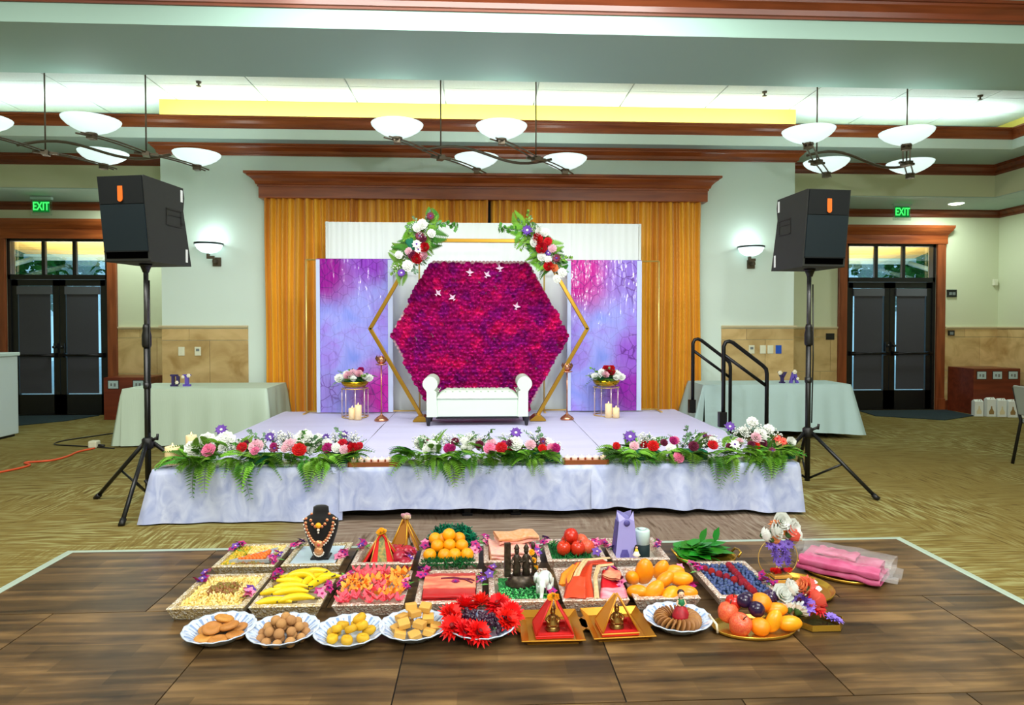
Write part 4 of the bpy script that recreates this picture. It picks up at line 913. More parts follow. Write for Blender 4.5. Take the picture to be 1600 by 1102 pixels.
wax = mat('ivory_wax', (246, 224, 176), .5, sss=.3, emit=((255, 200, 120), .12)); wick = mat('wick', (40, 30, 20), .8); flame = mat('candle_flame', (255, 220, 140), .5, emit=((255, 210, 120), 3.0))
def candle(x, y, z, h, r_, lab, grp, lit=True):
    t = thing('pillar_candle', lab, 'candle', (x, y, z), group=grp)
    MB().lathe([(r_, 0), (r_, h-.006), (r_*.94, h), (r_*.82, h-.004), (r_*.7, h-.014), (0, h-.016)], 18).obj('wax', wax, t)
    MB().tube([(0, 0, h-.016), (.001, 0, h+.008)], .0025, 5).obj('wick', wick, t)
    if lit: MB().lathe([(0, 0), (.006, .008), (.004, .02), (0, .03)], 8, (0, 0, h)).obj('flame', flame, t)
candle(-1.475, 7.60, .397, .125, .042, 'shorter ivory candle before the left gold bowl stand', 'candles at the bowl stands'); candle(-1.40, 7.56, .397, .165, .040, 'taller ivory candle before the left gold bowl stand', 'candles at the bowl stands')
candle(1.505, 7.58, .397, .16, .042, 'taller ivory candle before the right gold bowl stand', 'candles at the bowl stands'); candle(1.59, 7.56, .397, .115, .040, 'shorter ivory candle before the right gold bowl stand', 'candles at the bowl stands')
candle(-2.385, 5.17, .397, .145, .055, 'wide ivory candle at the left front stage corner', 'candles at the stage front'); candle(-2.35, 5.42, .397, .19, .042, 'tall ivory candle behind the wide one, left stage corner', 'candles at the stage front')
candle(2.33, 5.36, .397, .16, .042, 'ivory candle in the greenery, right stage corner, further left', 'candles at the stage front'); candle(2.44, 5.22, .397, .13, .042, 'ivory candle at the very right stage corner', 'candles at the stage front')

BS[0] = .78
# front garlands
def garland(lab, x0, x1, its, seed, hang, foams, nf, bre):
    r = random.Random(seed); cx = (x0+x1)/2; fr, sp = [], []; half = (x1-x0)/2
    for k in range(nf*2):
        u = r.uniform(-half+.08, half-.08); a = r.choice((r.uniform(-pi, 0), r.uniform(-pi*.85, -pi*.15))); fr.append((u, r.uniform(-.02, .1), r.uniform(.03, .09), r.uniform(.12, .20), (r.uniform(-.3, .3), r.uniform(-.35, .2), a), r.choice((0, 1, 1, 3))))
    for s in (-1, 1):
        for k in range(6): fr.append((s*(half-.22), .03+.02*k, .04, r.uniform(.18, .27), (r.uniform(-.4, .4), r.uniform(-.55, .05), (0 if s > 0 else pi)+r.uniform(-.7, .7)), r.choice((0, 3))))
    for u, L in hang:
        for q in (0, 1): fr.append((u+(q-.5)*.055, -.03, .05, L*.60*r.uniform(.75, 1.05), (r.uniform(-.3, .3), .35+.25*q*.3, -pi/2+r.uniform(-.35, .35)), 2 if q != 1 else 1))
    for k in range(14): fr.append((r.uniform(-half+.15, half-.15), r.uniform(.08, .16), .06, r.uniform(.14, .24), (r.uniform(-.5, .5), r.uniform(-1.2, -.6), r.uniform(0, 6)), r.choice((0, 3, 1))))
    for k in range(9): sp.append((r.uniform(-half+.15, half-.15), r.uniform(.1, .2), .08, r.uniform(.16, .26), (0, r.uniform(-1.2, -.5), r.uniform(0, 6)), r.choice((0, 0, 2))))
    def base(t):
        MB().prism([(-half+.12, -.0), (half-.12, -.0), (half-.12, .16), (-half+.12, .16)], 0, .015, axis='z').obj('tray', white_pipe, t)
        for u in foams: bevel(MB().box(u-.11, u+.11, .0, .13, .015, .085).obj('foam_block', foam, t), .006)
    r2 = random.Random(seed+9)
    for k in range(20): its = its+[(r2.choice(('carnation_white', 'carnation_blush', 'carnation_magenta', 'carnation_red', 'carnation_pink', 'carnation_burg', 'carnation_white')), r2.uniform(-half+.2, half-.14)*(1.2 if x0 > 0 else 1), r2.uniform(.02, .18), r2.uniform(.10, .17), r2.uniform(.035, .052))]
    bre = bre+[(r2.uniform(-half+.2, half-.14), r2.uniform(.08, .2), r2.uniform(.10, .15), r2.uniform(.07, .10)) for _ in range(6)]
    items = [(k, u*(.74 if x0 > 0 and u > 0 else 1), y, z, s) for k, u, y, z, s in its]
    return spray('stage_garland', lab, 'flowers', (cx, 5.06, .402), items, fr, 'floral garlands on the stage edge', base, sprigs=sp, breath=[(u*(.78 if x0 > 0 and u > 0 else 1), y, z, s) for u, y, z, s in bre])
def fx(px, x0, x1): return px*.0049
garland('flower garland with candles at the left of the stage edge', -2.42, -.86,
    [('carnation_white', -.50, .16, .16, .10), ('carnation_white', -.38, .22, .17, .09), ('carnation_white', -.58, .10, .12, .09), ('daisy_violet', -.43, .26, .24, .07), ('carnation_pink', -.42, -.01, .13, .07), ('carnation_red', -.19, .04, .14, .055), ('carnation_blush', -.07, .0, .15, .075), ('carnation_pink', -.06, -.05, .13, .045), ('daisy_violet', -.01, .14, .20, .06), ('daisy_burg', .06, .03, .13, .06), ('carnation_blush', .17, .06, .15, .07), ('carnation_white', .25, .16, .18, .10), ('carnation_red', .26, -.02, .13, .07), ('carnation_white', .35, .18, .15, .09), ('daisy_violet', .42, .16, .19, .05), ('carnation_magenta', .46, .04, .13, .055), ('carnation_white', .53, .04, .13, .055), ('carnation_red', .57, .06, .16, .05), ('carnation_blush', .60, .0, .12, .055), ('rose_red', .66, .0, .13, .055), ('carnation_red', .70, .05, .14, .045), ('daisy_violet', .55, .2, .2, .06)], 61,
    [(-.44, .40), (-.22, .20), (-.12, .46), (.33, .34), (.42, .28)], (-.02, .55), 46, [(-.28, .12, .12, .09), (.0, .2, .16, .1), (.1, .16, .16, .09), (.62, .16, .15, .1), (.5, .18, .15, .09), (.12, .05, .12, .06), (-.28, .02, .1, .06)])
garland('flower garland in the middle of the stage edge', -.72, .63,
    [('carnation_white', -.42, .16, .14, .08), ('carnation_white', -.34, .10, .12, .07), ('carnation_magenta', -.20, .02, .12, .055), ('rose_white', -.06, .02, .12, .055), ('carnation_white', -.02, .1, .13, .05), ('carnation_burg', .04, .07, .14, .045), ('carnation_pink', .12, .0, .12, .065), ('carnation_red', .21, -.01, .13, .06), ('carnation_white', .32, .04, .15, .075), ('daisy_violet', .33, .12, .22, .07), ('carnation_blush', .44, .04, .14, .055), ('daisy_burg', .56-.02, .06, .16, .055), ('carnation_red', .53, .0, .12, .045), ('carnation_white', .60-.02, .08, .14, .065), ('carnation_pink', .62-.02, .0, .12, .05), ('carnation_magenta', .66-.03, -.01, .12, .055)], 62,
    [(-.32, .26), (-.22, .34), (-.12, .30), (-.05, .24), (.12, .2), (.42, .22)], (.32, .56), 50, [(-.3, .2, .12, .1), (.05, .14, .14, .07), (.5, .16, .15, .09), (.64, .1, .1, .07)])
garland('flower garland below the handrails at the right of the stage edge', .92, 2.56,
    [('daisy_violet', -.55, .06, .19, .08), ('carnation_blush', -.53, .0, .13, .05), ('carnation_red', -.38, .0, .13, .06), ('carnation_burg', -.27, .08, .14, .04), ('carnation_pink', -.20, -.07, .05, .06), ('carnation_burg', -.05, .02, .12, .055), ('daisy_burg', .10, .14, .18, .05), ('carnation_red', .14, .02, .13, .055), ('daisy_violet', .40, .16, .25, .065), ('daisy_white', .38, .02, .13, .06), ('carnation_blush', .66, .1, .17, .06), ('carnation_white', .74, .16, .18, .08), ('daisy_burg', .78, .0, .08, .05), ('daisy_coral', 1.0-.05, .08, .14, .055), ('rose_white', 1.06-.04, .06, .14, .05), ('carnation_white', .86, .2, .22, .06), ('carnation_white', .72, .28, .27, .06), ('carnation_coral' if 0 else 'daisy_coral', .9, .1, .16, .05), ('carnation_white', .58, .2, .2, .06)], 63,
    [(.20, .34), (.12, .28), (.50, .28), (.58, .26), (-.58, .22)], (-.42, -.05, .66), 60, [(.2, .14, .12, .08), (.52, .2, .16, .1), (.64, .2, .2, .1), (.84, .14, .16, .09), (-.1, .14, .1, .07), (-.3, .14, .12, .07)])
BS[0] = 1.0
# copper trays of tealights between the garlands
copper = mat('hammered_copper', (196, 120, 76), .3, metal=.8, bmp=(60, .2, .003)); tea = mat('blush_tealight', (250, 226, 210), .5, emit=((255, 220, 190), .1))
for x0, x1, lab in ((-1.0, -.62, 'copper tray of tealights between the left and middle garlands'), (.65, .99, 'copper tray of tealights between the middle and right garlands')):
    t = thing('copper_tray', lab, 'tray', ((x0+x1)/2, 5.045, .405), group='copper tealight trays'); w = (x1-x0)/2
    MB().box(-w, w, -.05, .05, 0, .012).box(-w, w, -.055, -.045, .0, .035).box(-w, w, .045, .055, .0, .035).box(-w-.005, -w+.005, -.055, .055, 0, .035).box(w-.005, w+.005, -.055, .055, 0, .035).obj('body', copper, t)
    n = 7 if x0 < 0 else 6
    for k in range(n):
        c = thing('tealight', 'blush tealight, '+('first', 'second', 'third', 'fourth', 'fifth', 'sixth', 'seventh')[k]+' from the left in the '+('left' if x0 < 0 else 'right')+' copper tray', 'candle', ((x0+x1)/2-w+.03+k*(2*w-.06)/(n-1), 5.045, .417), group='tealights in the '+('left' if x0 < 0 else 'right')+' copper tray')
        MB().lathe([(.019, 0), (.021, .03), (.024, .045), (.018, .04), (.0, .036)], 10).obj('cup', tea, c); MB().lathe([(0, .0), (.005, .008), (0, .022)], 6, (0, 0, .036)).obj('flame', flame, c)

# ------------------------------------------------------------------ loudspeakers
spk = mat('black_speaker_paint', (22, 26, 28), .6, spec=.25, bmp=(200, .15, .002)); spk_side = mat('speaker_side_paint', (46, 48, 46), .6, spec=.3, bmp=(200, .15, .002)); grille = mat('dark_teal_grille', (9, 27, 36), .5, bmp=(300, .3, .002)); horn = mat('orange_horn', (236, 110, 36), .4); stick = mat('white_sticker', (226, 230, 228), .5)
def speaker(x, y, z, rz, sgn, lab):
    t = thing('loudspeaker', lab, 'speaker', (x, y, z), (0, 0, rz), group='loudspeakers on tripods')
    W_, H, lean = .20, .66, .075
    prof = [(-.20, 0), (-.20-lean, H), (.20, H-.01), (.215, H-.09), (.20, H-.2), (.30, .0)]
    bevel(MB().prism(prof, -W_, W_, axis='x').obj('cabinet', spk_side, t), .008)
    fy = lambda zz: -.20-lean*zz/H
    def front(x0, x1, z0, z1, d): m = MB(); m.add([(x0, fy(z0)-d, z0), (x1, fy(z0)-d, z0), (x1, fy(z1)-d, z1), (x0, fy(z1)-d, z1), (x0, fy(z0), z0), (x1, fy(z0), z0), (x1, fy(z1), z1), (x0, fy(z1), z1)], [(0, 1, 2, 3), (0, 4, 5, 1), (1, 5, 6, 2), (2, 6, 7, 3), (3, 7, 4, 0)]); return m
    front(-W_+.01, W_-.01, .445, H-.005, .012).obj('horn_baffle', spk, t)
    front(-W_+.01, W_-.01, .085, .44, .010).obj('grille', grille, t)
    front(-W_+.02, W_-.02, .025, .08, .004).obj('port', mat('port_black', (2, 2, 2), .95, spec=0) if 'port_black' not in MATS else MATS['port_black'], t)
    front(-W_+.01, W_-.01, .075, .085, .014).obj('port_lip', spk, t)
    m = MB(); q = []
    for k in range(16): a = 2*pi*k/16; q.append((.022*cos(a), (.065 if sin(a) > 0 else -.065)+.022*sin(a)))
    m.prism([(a+.0, b_+.545) for a, b_ in q], fy(.545)-.016, fy(.545)-.011); m.obj('horn_slot', horn, t)
    h = MB(); sx = sgn*W_
    for (a, b_, c, d) in ((.16, .20, .34, .355), (-.02, .17, .44, .452), (-.02, -.008, .31, .45), (.16, .172, .31, .45), (-.02, .17, .395, .405), (.0, .16, .31, .32)):
        if a > b_: a, b_ = b_, a
        h.box(*sorted((sx-sgn*.004, sx+sgn*.004)), a, b_, c, d)
    h.obj('handle_outline', blk, t)
    MB().box(*sorted((sx, sx+sgn*.003)), .165, .19, H-.13, H-.03).obj('sticker', stick, t); MB().box(*sorted((sx, sx+sgn*.003)), .225, .25, .03, .14).obj('sticker', stick, t)
    MB().lathe([(.045, -.02), (.05, 0), (.03, -.05), (.024, -.07)], 12).obj('pole_cup', blk, t)
speaker(-2.735, 5.50, 1.985, -.20, 1, 'black loudspeaker with orange slot on the tripod by the mint table'); speaker(2.97, 5.76, 1.99, .10, -1, 'black loudspeaker with orange slot on the tripod by the aqua table')
def tripod(x, y, a0, lab, H=1.93):
    t = thing('speaker_tripod', lab, 'stand', (x, y, 0), group='speaker tripods')
    MB().tube([(0, 0, .07), (0, 0, 1.40)], .0235, 12).obj('lower_pole', blm, t); MB().tube([(0, 0, 1.36), (0, 0, H)], .019, 12).obj('upper_pole', mat('scuffed_pole', (40, 42, 44), .4, metal=.6, var=((20, 20, 6), .5, (120, 120, 120))) if 'scuffed_pole' not in MATS else MATS['scuffed_pole'], t)
    MB().lathe([(.03, 0), (.036, .02), (.036, .10), (.028, .14), (.03, .16), (.024, .19)], 14, (0, 0, 1.30)).obj('collar', blk, t)
    MB().lathe([(.03, 0), (.045, .015), (.045, .085), (.03, .10)], 12, (0, 0, .46)).tube([(.03, 0, .53), (.085, -.02, .56)], .012, 8).tube([(.085, -.02, .54), (.09, -.022, .59)], .010, 6).obj('leg_hub', blk, t)
    MB().lathe([(.026, 0), (.03, .01), (.03, .05)], 12, (0, 0, .96)).obj('clip_ring', blm, t); MB().tube([(.025, -.02, .6), (.034, -.02, 1.2), (.03, -.01, 1.85)], .006, 5).obj('speaker_cable', blk, t)
    for k in range(3):
        a = a0+k*2*pi/3; c, s = cos(a), sin(a)
        lg = MB().tube([(.04*c, .04*s, .51), (.56*c, .56*s, .025)], .0165, 10).obj('leg', blm, t)
        MB().tube([(.54*c, .54*s, .04), (.585*c, .585*s, .005+.0)], .0225, 10).obj('rubber_foot', blk, lg)
        MB().tube([(.02*c, .02*s, .10), (.30*c, .30*s, .268)], .010, 6).obj('brace', blm, t)
tripod(-2.735, 5.50, atan2(4.93-5.5, .087), 'black speaker tripod left of the stage'); tripod(2.965, 5.76, atan2(5.34-5.76, .40), 'black speaker tripod right of the stage')
# ------------------------------------------------------------------ dance floor
def plank_mat():
    m, nt, b = base_mat('walnut_parquet_print'); co = coords(nt)
    oi = N(nt, 'ShaderNodeObjectInfo'); off = N(nt, 'ShaderNodeVectorMath', operation='ADD'); nt.links.new(co, off.inputs[0])
    cmb = N(nt, 'ShaderNodeCombineXYZ'); nt.links.new(math_n(nt, 'MULTIPLY', oi.outputs['Random'], 40), cmb.inputs[0]); nt.links.new(math_n(nt, 'MULTIPLY', oi.outputs['Random'], 17), cmb.inputs[1]); nt.links.new(cmb.outputs[0], off.inputs[1])
    mp = N(nt, 'ShaderNodeMapping'); mp.inputs['Scale'].default_value = (1.6, 16, 1); nt.links.new(off.outputs[0], mp.inputs[0])
    n = N(nt, 'ShaderNodeTexNoise', i_Scale=1.0, i_Detail=7.0, i_Distortion=.5); nt.links.new(mp.outputs[0], n.inputs[0])
    br = N(nt, 'ShaderNodeTexBrick', i_Scale=1.0); br.inputs['Brick Width'].default_value = .46; br.inputs['Row Height'].default_value = .1143; br.inputs['Mortar Size'].default_value = .0; br.inputs['Color1'].default_value = (.62, .62, .62, 1); br.inputs['Color2'].default_value = (1.2, 1.2, 1.2, 1); br.offset = .37
    nt.links.new(off.outputs[0], br.inputs[0])
    bl = N(nt, 'ShaderNodeTexNoise', i_Scale=3.0, i_Detail=3.0); nt.links.new(off.outputs[0], bl.inputs[0])
    g = math_n(nt, 'ADD', math_n(nt, 'MULTIPLY', n.outputs[0], .7), math_n(nt, 'MULTIPLY', bl.outputs[0], .35))
    c = ramp(nt, g, [(.34, srgb(40, 29, 18)), (.54, srgb(88, 66, 40)), (.74, srgb(134, 104, 64))])
    c = mixc(nt, 1.0, c, br.outputs[0], 'MULTIPLY'); nt.links.new(c, b.inputs['Base Color']); b.inputs['Roughness'].default_value = .38; b.inputs['Specular IOR Level'].default_value = .22; bump(nt, b, n.outputs[0], .05, .003); return m
parq = plank_mat(); alu = mat('pale_aluminium_edge', (186, 206, 190), .4, metal=.2); under = mat('dark_joint', (14, 11, 9), .9)
PW = .914; DX, DYB = -2.63, 4.32
t = thing('dance_floor', 'portable walnut dance floor with pale metal edging before the stage', 'dance floor', (0, 0, 0))
MB().box(DX, DX+6*PW, DYB-6*PW, DYB, .001, .010).obj('sub_frame', under, t)
pm_full = bpy.data.objects  # panels share two meshes
def pmesh(w): return MB().prism([(-w/2+.003, -PW/2+.003), (w/2-.003, -PW/2+.003), (w/2-.003, PW/2-.003), (-w/2+.003, PW/2-.003)], .008, .016, axis='z').mesh('panel', parq)
pf, ph_ = pmesh(PW), pmesh(PW/2)
for j in range(6):
    yc = DYB-PW*(j+.5)
    if j % 2 == 0:
        for i in range(6): inst('panel', pf, t, (DX+PW*(i+.5), yc, 0))
    else:
        inst('panel', ph_, t, (DX+PW*.25, yc, 0)); inst('panel', ph_, t, (DX+PW*5.75, yc, 0))
        for i in range(5): inst('panel', pf, t, (DX+PW*(i+1), yc, 0))
e = MB().sweep([(DX, DYB-6*PW), (DX, DYB), (DX+6*PW, DYB), (DX+6*PW, DYB-6*PW)], [(0, 0), (0, .0165), (.012, .0165), (.075, .003), (.075, 0)], side=-1); e.obj('edge_trim', alu, t)
Z0 = .0165

# ------------------------------------------------------------------ sequined trays
def sequin(name, a, c_):
    m, nt, b = base_mat(name); co = coords(nt)
    v = N(nt, 'ShaderNodeTexVoronoi', i_Scale=130.0); nt.links.new(co, v.inputs[0])
    s = N(nt, 'ShaderNodeSeparateColor'); nt.links.new(v.outputs['Color'], s.inputs[0])
    nt.links.new(ramp(nt, s.outputs[0], [(.1, srgb(*a)), (.5, srgb(*c_)), (.92, srgb(250, 244, 232))]), b.inputs['Base Color'])
    b.inputs['Roughness'].default_value = .3; b.inputs['Metallic'].default_value = .35; bump(nt, b, v.outputs['Distance'], .8, .006); return m
seq_y = sequin('straw_sequin', (184, 156, 104), (224, 204, 154)); seq_p = sequin('champagne_sequin', (186, 150, 132), (226, 198, 178))
liner = mat('tray_liner', (206, 196, 180), .7)
leaf_g = mat('orchid_leaf', (86, 150, 60), .5, rnd=.2)
lm_ = MB().add([(0, 0, 0), (.5, .22, .1), (1, 0, .0), (.5, -.22, .1)], [(0, 1, 2), (0, 2, 3)]).mesh('leaf', leaf_g)
def tray(x0, x1, y0, y1, lab, pinkish, sprays=((.08, .8), (.93, .25)), h=.062, liner_m=None, rot=0):
    cx, cy = (x0+x1)/2, (y0+y1)/2; w, d = (x1-x0)/2, (y1-y0)/2
    t = thing('sequined_tray', lab, 'tray', (cx, cy, Z0), (0, 0, rot), group='sequined offering trays')
    m = MB(); pr = [(-.028, 0), (0, h), (-.004, h+.004), (-.030, h+.004), (-.040, .012)]
    P = [(-w, -d), (w, -d), (w, d), (-w, d)]
    m.sweep(P, [(a, z) for a, z in pr], closed=True, side=1); m.obj('rim', seq_p if pinkish else seq_y, t)
    MB().box(-w+.028, w-.028, -d+.028, d-.028, 0, .012).obj('bottom', liner_m or liner, t)
    r = random.Random(int(x0*100)+int(y0*10))
    for (u, v) in sprays:
        px, py = -w+2*w*u, -d+2*d*v; px = max(-w+.01, min(w-.015, px))
        for k in range(6):
            inst('orchid', FL[r.choice(('orchid_magenta', 'orchid_magenta', 'orchid_violet', 'orchid_pink'))], t, (px+r.uniform(-.022, .022), py+(k-2.5)*.022+r.uniform(-.01, .01), h+.010+r.uniform(0, .02)), (r.uniform(.2, .9), r.uniform(-.5, .5), r.uniform(0, 6)), r.uniform(.026, .036))
        for k in range(4): inst('leaf', lm_, t, (px+r.uniform(-.01, .01), py+r.uniform(-.06, .06), h+.004), (0, r.uniform(-.5, .1), r.uniform(0, 6)), r.uniform(.035, .055))
    return t
Yb0, Yb1, Ya0, Ya1 = 3.84, 4.24, 3.28, 3.73
TR = {}
TR['nuts'] = tray(-1.56, -1.20, Yb0, Yb1, 'straw sequined tray of mixed nuts with an orange triangle', False)
TR['bust'] = tray(-1.165, -.82, Yb0, Yb1, 'straw sequined tray with mirror board under the necklace bust', False, ((.02, .85), (.95, .4)))
TR['tent'] = tray(-.76, -.40, Yb0, Yb1, 'champagne sequined tray with red tent and pomegranates', True, ((.06, .75), (.93, .3)), liner_m=mat('dark_green_liner', (40, 78, 60), .8))
TR['lemon'] = tray(-.365, -.01, Yb0, Yb1, 'champagne sequined tray of yellow oranges on green grass', True, ((.04, .75), (.95, .55)))
TR['pink'] = tray(.02, .36, Yb0, Yb1, 'champagne sequined tray holding folded pink brocade cloth', True, ((.02, .9), (.95, .4)))
TR['apple'] = tray(.40, .76, Yb0, Yb1, 'champagne sequined tray of red apples on green shreds', True, ((.04, .8), (.93, .7)))
TR['bag'] = tray(.79, 1.14, Yb0, Yb1, 'champagne sequined tray with lavender gift bag and jar', True, ((.97, .6), (.03, .55)))
TR['nut2'] = tray(-1.555, -1.175, Ya0, Ya1, 'straw sequined tray heaped with cashews, nearest the left floor edge', False, ((.05, .85), (.93, .35)))
TR['ban'] = tray(-1.155, -.80, Ya0, Ya1, 'straw sequined tray of bananas', False, ((.0, .85), (.95, .35)))
TR['petal'] = tray(-.745, -.385, Ya0, Ya1, 'champagne sequined tray of pink and orange petals', True, ((.02, .7), (.95, .45)))
TR['red'] = tray(-.335, .01, Ya0, Ya1, 'champagne sequined tray with folded red silk', True, ((.06, .8), (.95, .6)))
TR['idol'] = tray(.045, .385, Ya0, Ya1, 'champagne sequined tray with bronze idol and white elephant', True, ((.07, .85), (.97, .25)))
TR['sari'] = tray(.42, .765, Ya0, Ya1, 'champagne sequined tray under the folded orange sari', True, ((.95, .75), (.97, .4)))
TR['mango'] = tray(.79, 1.135, Ya0, Ya1, 'champagne sequined tray of yellow mangoes', True, ((.96, .7), (.98, .35)))
TR['berry'] = tray(1.225, 1.575, Ya0, Ya1+.06, 'champagne sequined tray of blueberries with a line of raspberries', True, ((.03, .8), (.97, .35)))
def pos(k, u, v, z=.0): # point inside a tray
    o = TR[k].location; D = {'b': (.34, .40)}; return (o.x+(u-.5)*.34, o.y+(v-.5)*(.38 if o.y > 3.8 else .43), Z0+.012+z)
OR3 = ('front', 'middle', 'back')
def heap(name, x0, x1, y0, y1, z, n, sz, mats_, lab, cat, seed, shape='kidney', hump=.02, parent=None):
    r = random.Random(seed); m = MB()
    for _ in range(n):
        x, y = r.uniform(x0, x1), r.uniform(y0, y1); u, v = (x-x0)/(x1-x0), (y-y0)/(y1-y0); hz = hump*min(1, 5*min(u, 1-u, v, 1-v))
        s = sz*r.uniform(.8, 1.2); M_ = T(x, y, z+hz*r.uniform(.4, 1)) @ Euler((r.uniform(0, 6), r.uniform(0, 6), r.uniform(0, 6))).to_matrix().to_4x4()
        if shape == 'shred': m.tube([(-s*2, 0, 0), (0, s*.5, s*.5), (s*2, 0, 0)], s*.16, 3, r.randrange(len(mats_)), M=M_, cap=False)
        elif shape == 'kidney': m.tube([(-s*.7, 0, 0), (-s*.3, s*.25, 0), (s*.3, s*.25, 0), (s*.7, 0, 0)], [s*.2, s*.32, s*.32, s*.2], 5, r.randrange(len(mats_)), M=M_)
        else: m.ball((0, 0, 0), (s, s*.7, s*.5), 6, 4, r.randrange(len(mats_)), M=M_)
    m.box(x0, x1, y0, y1, z-.006, z+.004)
    o = stuff(m.obj(name, mats_, parent, fix=False)); return tag(o, lab, cat) if not parent else o
cash = [mat('cashew', (232, 202, 112), .5), mat('cashew_pale', (240, 218, 150), .5)]; nutb = [mat('brown_nut', (140, 90, 44), .5), mat('olive_raisin', (130, 110, 40), .5)]; nuty = [mat('green_yellow_nut', (190, 170, 30), .5), mat('pistachio', (150, 150, 40), .5), mat('golden_raisin', (214, 170, 40), .45)]
def tb(k, u0, u1, v0, v1): a, b_ = pos(k, u0, v0), pos(k, u1, v1); return a[0], b_[0], a[1], b_[1]
heap('cashew_nuts', *tb('nut2', .06, .92, .05, .95), Z0+.05, 620, .017, cash, 'cashew nuts filling the straw tray at the left end', 'nuts', 1, hump=.018)
heap('brown_nuts', *tb('nut2', .30, .75, .38, .66), Z0+.066, 120, .014, nutb, 'brown nuts and raisins mounded on the cashews', 'nuts', 2, 'oval', .016)
heap('golden_raisins', *tb('nuts', .06, .30, .05, .95), Z0+.05, 170, .013, nuty, 'yellow green raisins along the left of the nut tray', 'nuts', 3, 'oval', .012)
heap('cashew_strip', *tb('nuts', .32, .92, .62, .95), Z0+.05, 170, .016, cash, 'cashews along the back of the triangle tray', 'nuts', 4, hump=.012)
heap('brown_almonds', *tb('nuts', .30, .78, .05, .20), Z0+.05, 70, .014, nutb, 'brown almonds along the front of the triangle tray', 'nuts', 5, 'oval', .01)
silv = mat('silver_dish', (206, 220, 226), .25, metal=.5); orange_s = mat('orange_sweet', (232, 110, 24), .45, rnd=.08)
c = pos('nuts', .58, .40, .045); tri = [(-.10, -.075), (.085, -.075), (.075, .10)]
t = thing('triangular_dish', 'silver triangular dish of orange sweets in the nut tray', 'dish', c)
MB().sweep(tri, [(0, 0), (.004, .02), (.014, .02), (.014, 0)], closed=True, side=1).obj('rim', silv, t); MB().prism(tri, 0, .006, axis='z').obj('base', silv, t)
ob = MB().ball((0, 0, .012), .0125, 8, 6).mesh('orange_sweet', orange_s); k = 0
for i in range(8):
    for j in range(8):
        x, y = -.078+i*.0215+j*.008, -.062+j*.0205
        if y < -.062+ (x+.09)*.86 and x < .066 and y < .075:
            o = inst('orange_sweet', ob, None, (c[0]+x, c[1]+y, c[2]+.006)); tag(o, 'small round orange sweet in the silver triangular dish', 'sweet', 'orange sweets in the triangular dish')
# mirror board with necklace bust
board = mat('pale_mirror_board', (200, 224, 236), .15, metal=.2)
t = tag(MB().box(*tb('bust', .10, .88, .08, .92), Z0+.05, Z0+.058).obj('mirror_board', board), 'pale blue mirror board in the tray under the bust', 'board'); bevel(t, .003)
velv = mat('black_velvet', (12, 12, 14), .9, sheen=.25); gold_j = mat('antique_gold_jewel', (226, 160, 110), .3, metal=.5); pearl = mat('pearl', (236, 226, 214), .25); ruby = mat('ruby_stone', (186, 70, 60), .15)
bc = (-.965, 3.99, Z0+.058)
t = thing('necklace_bust', 'black velvet necklace bust on the mirror board', 'jewellery bust', bc)
m = MB(); rows_ = [(.045, .055, .0), (.052, .052, .03), (.075, .052, .09), (.097, .056, .16), (.106, .060, .205), (.104, .060, .235), (.075, .050, .258), (.050, .042, .268), (.047, .040, .29), (.045, .038, .31), (.03, .026, .318), (0.001, .001, .32)]
m.grid(lambda u, v: (lambda q: (q[0]*cos(2*pi*u), q[1]*sin(2*pi*u)*(.7 if sin(2*pi*u) > 0 else 1), q[2]))(rows_[round(v*11)]), 28, 12, cu=True); m.obj('torso', velv, t)
bevel(MB().box(-.055, .055, -.05, .05, -.0, .012).obj('foot', velv, t), .004)
def onbust(x, z):
    for (a, b_, z0), (a2, b2, z1) in zip(rows_, rows_[1:]):
        if z0 <= z <= z1: u = (z-z0)/(z1-z0); A, B = a+(a2-a)*u, b_+(b2-b_)*u; return -B*sqrt(max(0.05, 1-(x/A)**2))-.004
    return -.05
def jewel_chain(pts, s, nm, lab, drop):
    n = thing(nm, lab, 'necklace', bc); m = MB()
    for i, (x, z) in enumerate(pts):
        y = onbust(x, z); m.ball((x, y, z), (s, s*.6, s), 8, 4, 0); m.ball((x, y-s*.5, z), s*.45, 6, 4, 2)
        if drop: d = Vector((x*.35, z-.16-.09)).normalized(); m.ball((x+d.x*s*1.5, y, z+d.y*s*1.5), s*.55, 6, 4, 1)
    m.obj('links', [gold_j, pearl, ruby], n); return n
P1_ = [(.082*cos(a), .245+.145*sin(a)*1.0-.0) for a in [pi+pi*k/21 for k in range(22)]]
P1_ = [(x*(1 if z > .17 else .95), z) for x, z in P1_]
n = jewel_chain(P1_, .0105, 'long_necklace', 'long gold and pearl necklace on the black bust', True)
m = MB(); y = onbust(0, .095); m.lathe([(0, 0), (.026, .0), (.026, .006), (.012, .012), (0, .014)], 14, mi=0, M=T(0, y-.002, .098) @ RX(pi/2)).ball((0, y-.014, .098), .010, 8, 5, 2).lathe([(0, 0), (.022, .0), (.028, .006), (.012, .012), (0, .014)], 12, mi=0, M=T(0, onbust(0, .055)-.002, .06) @ RX(pi/2))
for k in range(9): a = pi+pi*(k+.5)/9; m.ball((.028*cos(a), onbust(0, .05)-.004, .054+.026*sin(a)), .006, 6, 4, 1)
m.obj('pendant', [gold_j, pearl, ruby], n)
P2_ = [(.052*cos(a), .268+.066*sin(a)) for a in [pi+pi*k/8 for k in range(9)]]
n = jewel_chain(P2_, .010, 'choker_necklace', 'short gold choker high on the black bust', False)
m = MB(); y = onbust(0, .205); m.lathe([(0, 0), (.018, 0), (.014, .008), (0, .01)], 12, M=T(0, y-.003, .215) @ RX(pi/2)).ball((0, y-.006, .188), .009, 8, 5, 1).ball((0, y-.006, .172), .006, 6, 4, 1); m.obj('pendant', [marig, pearl], n)

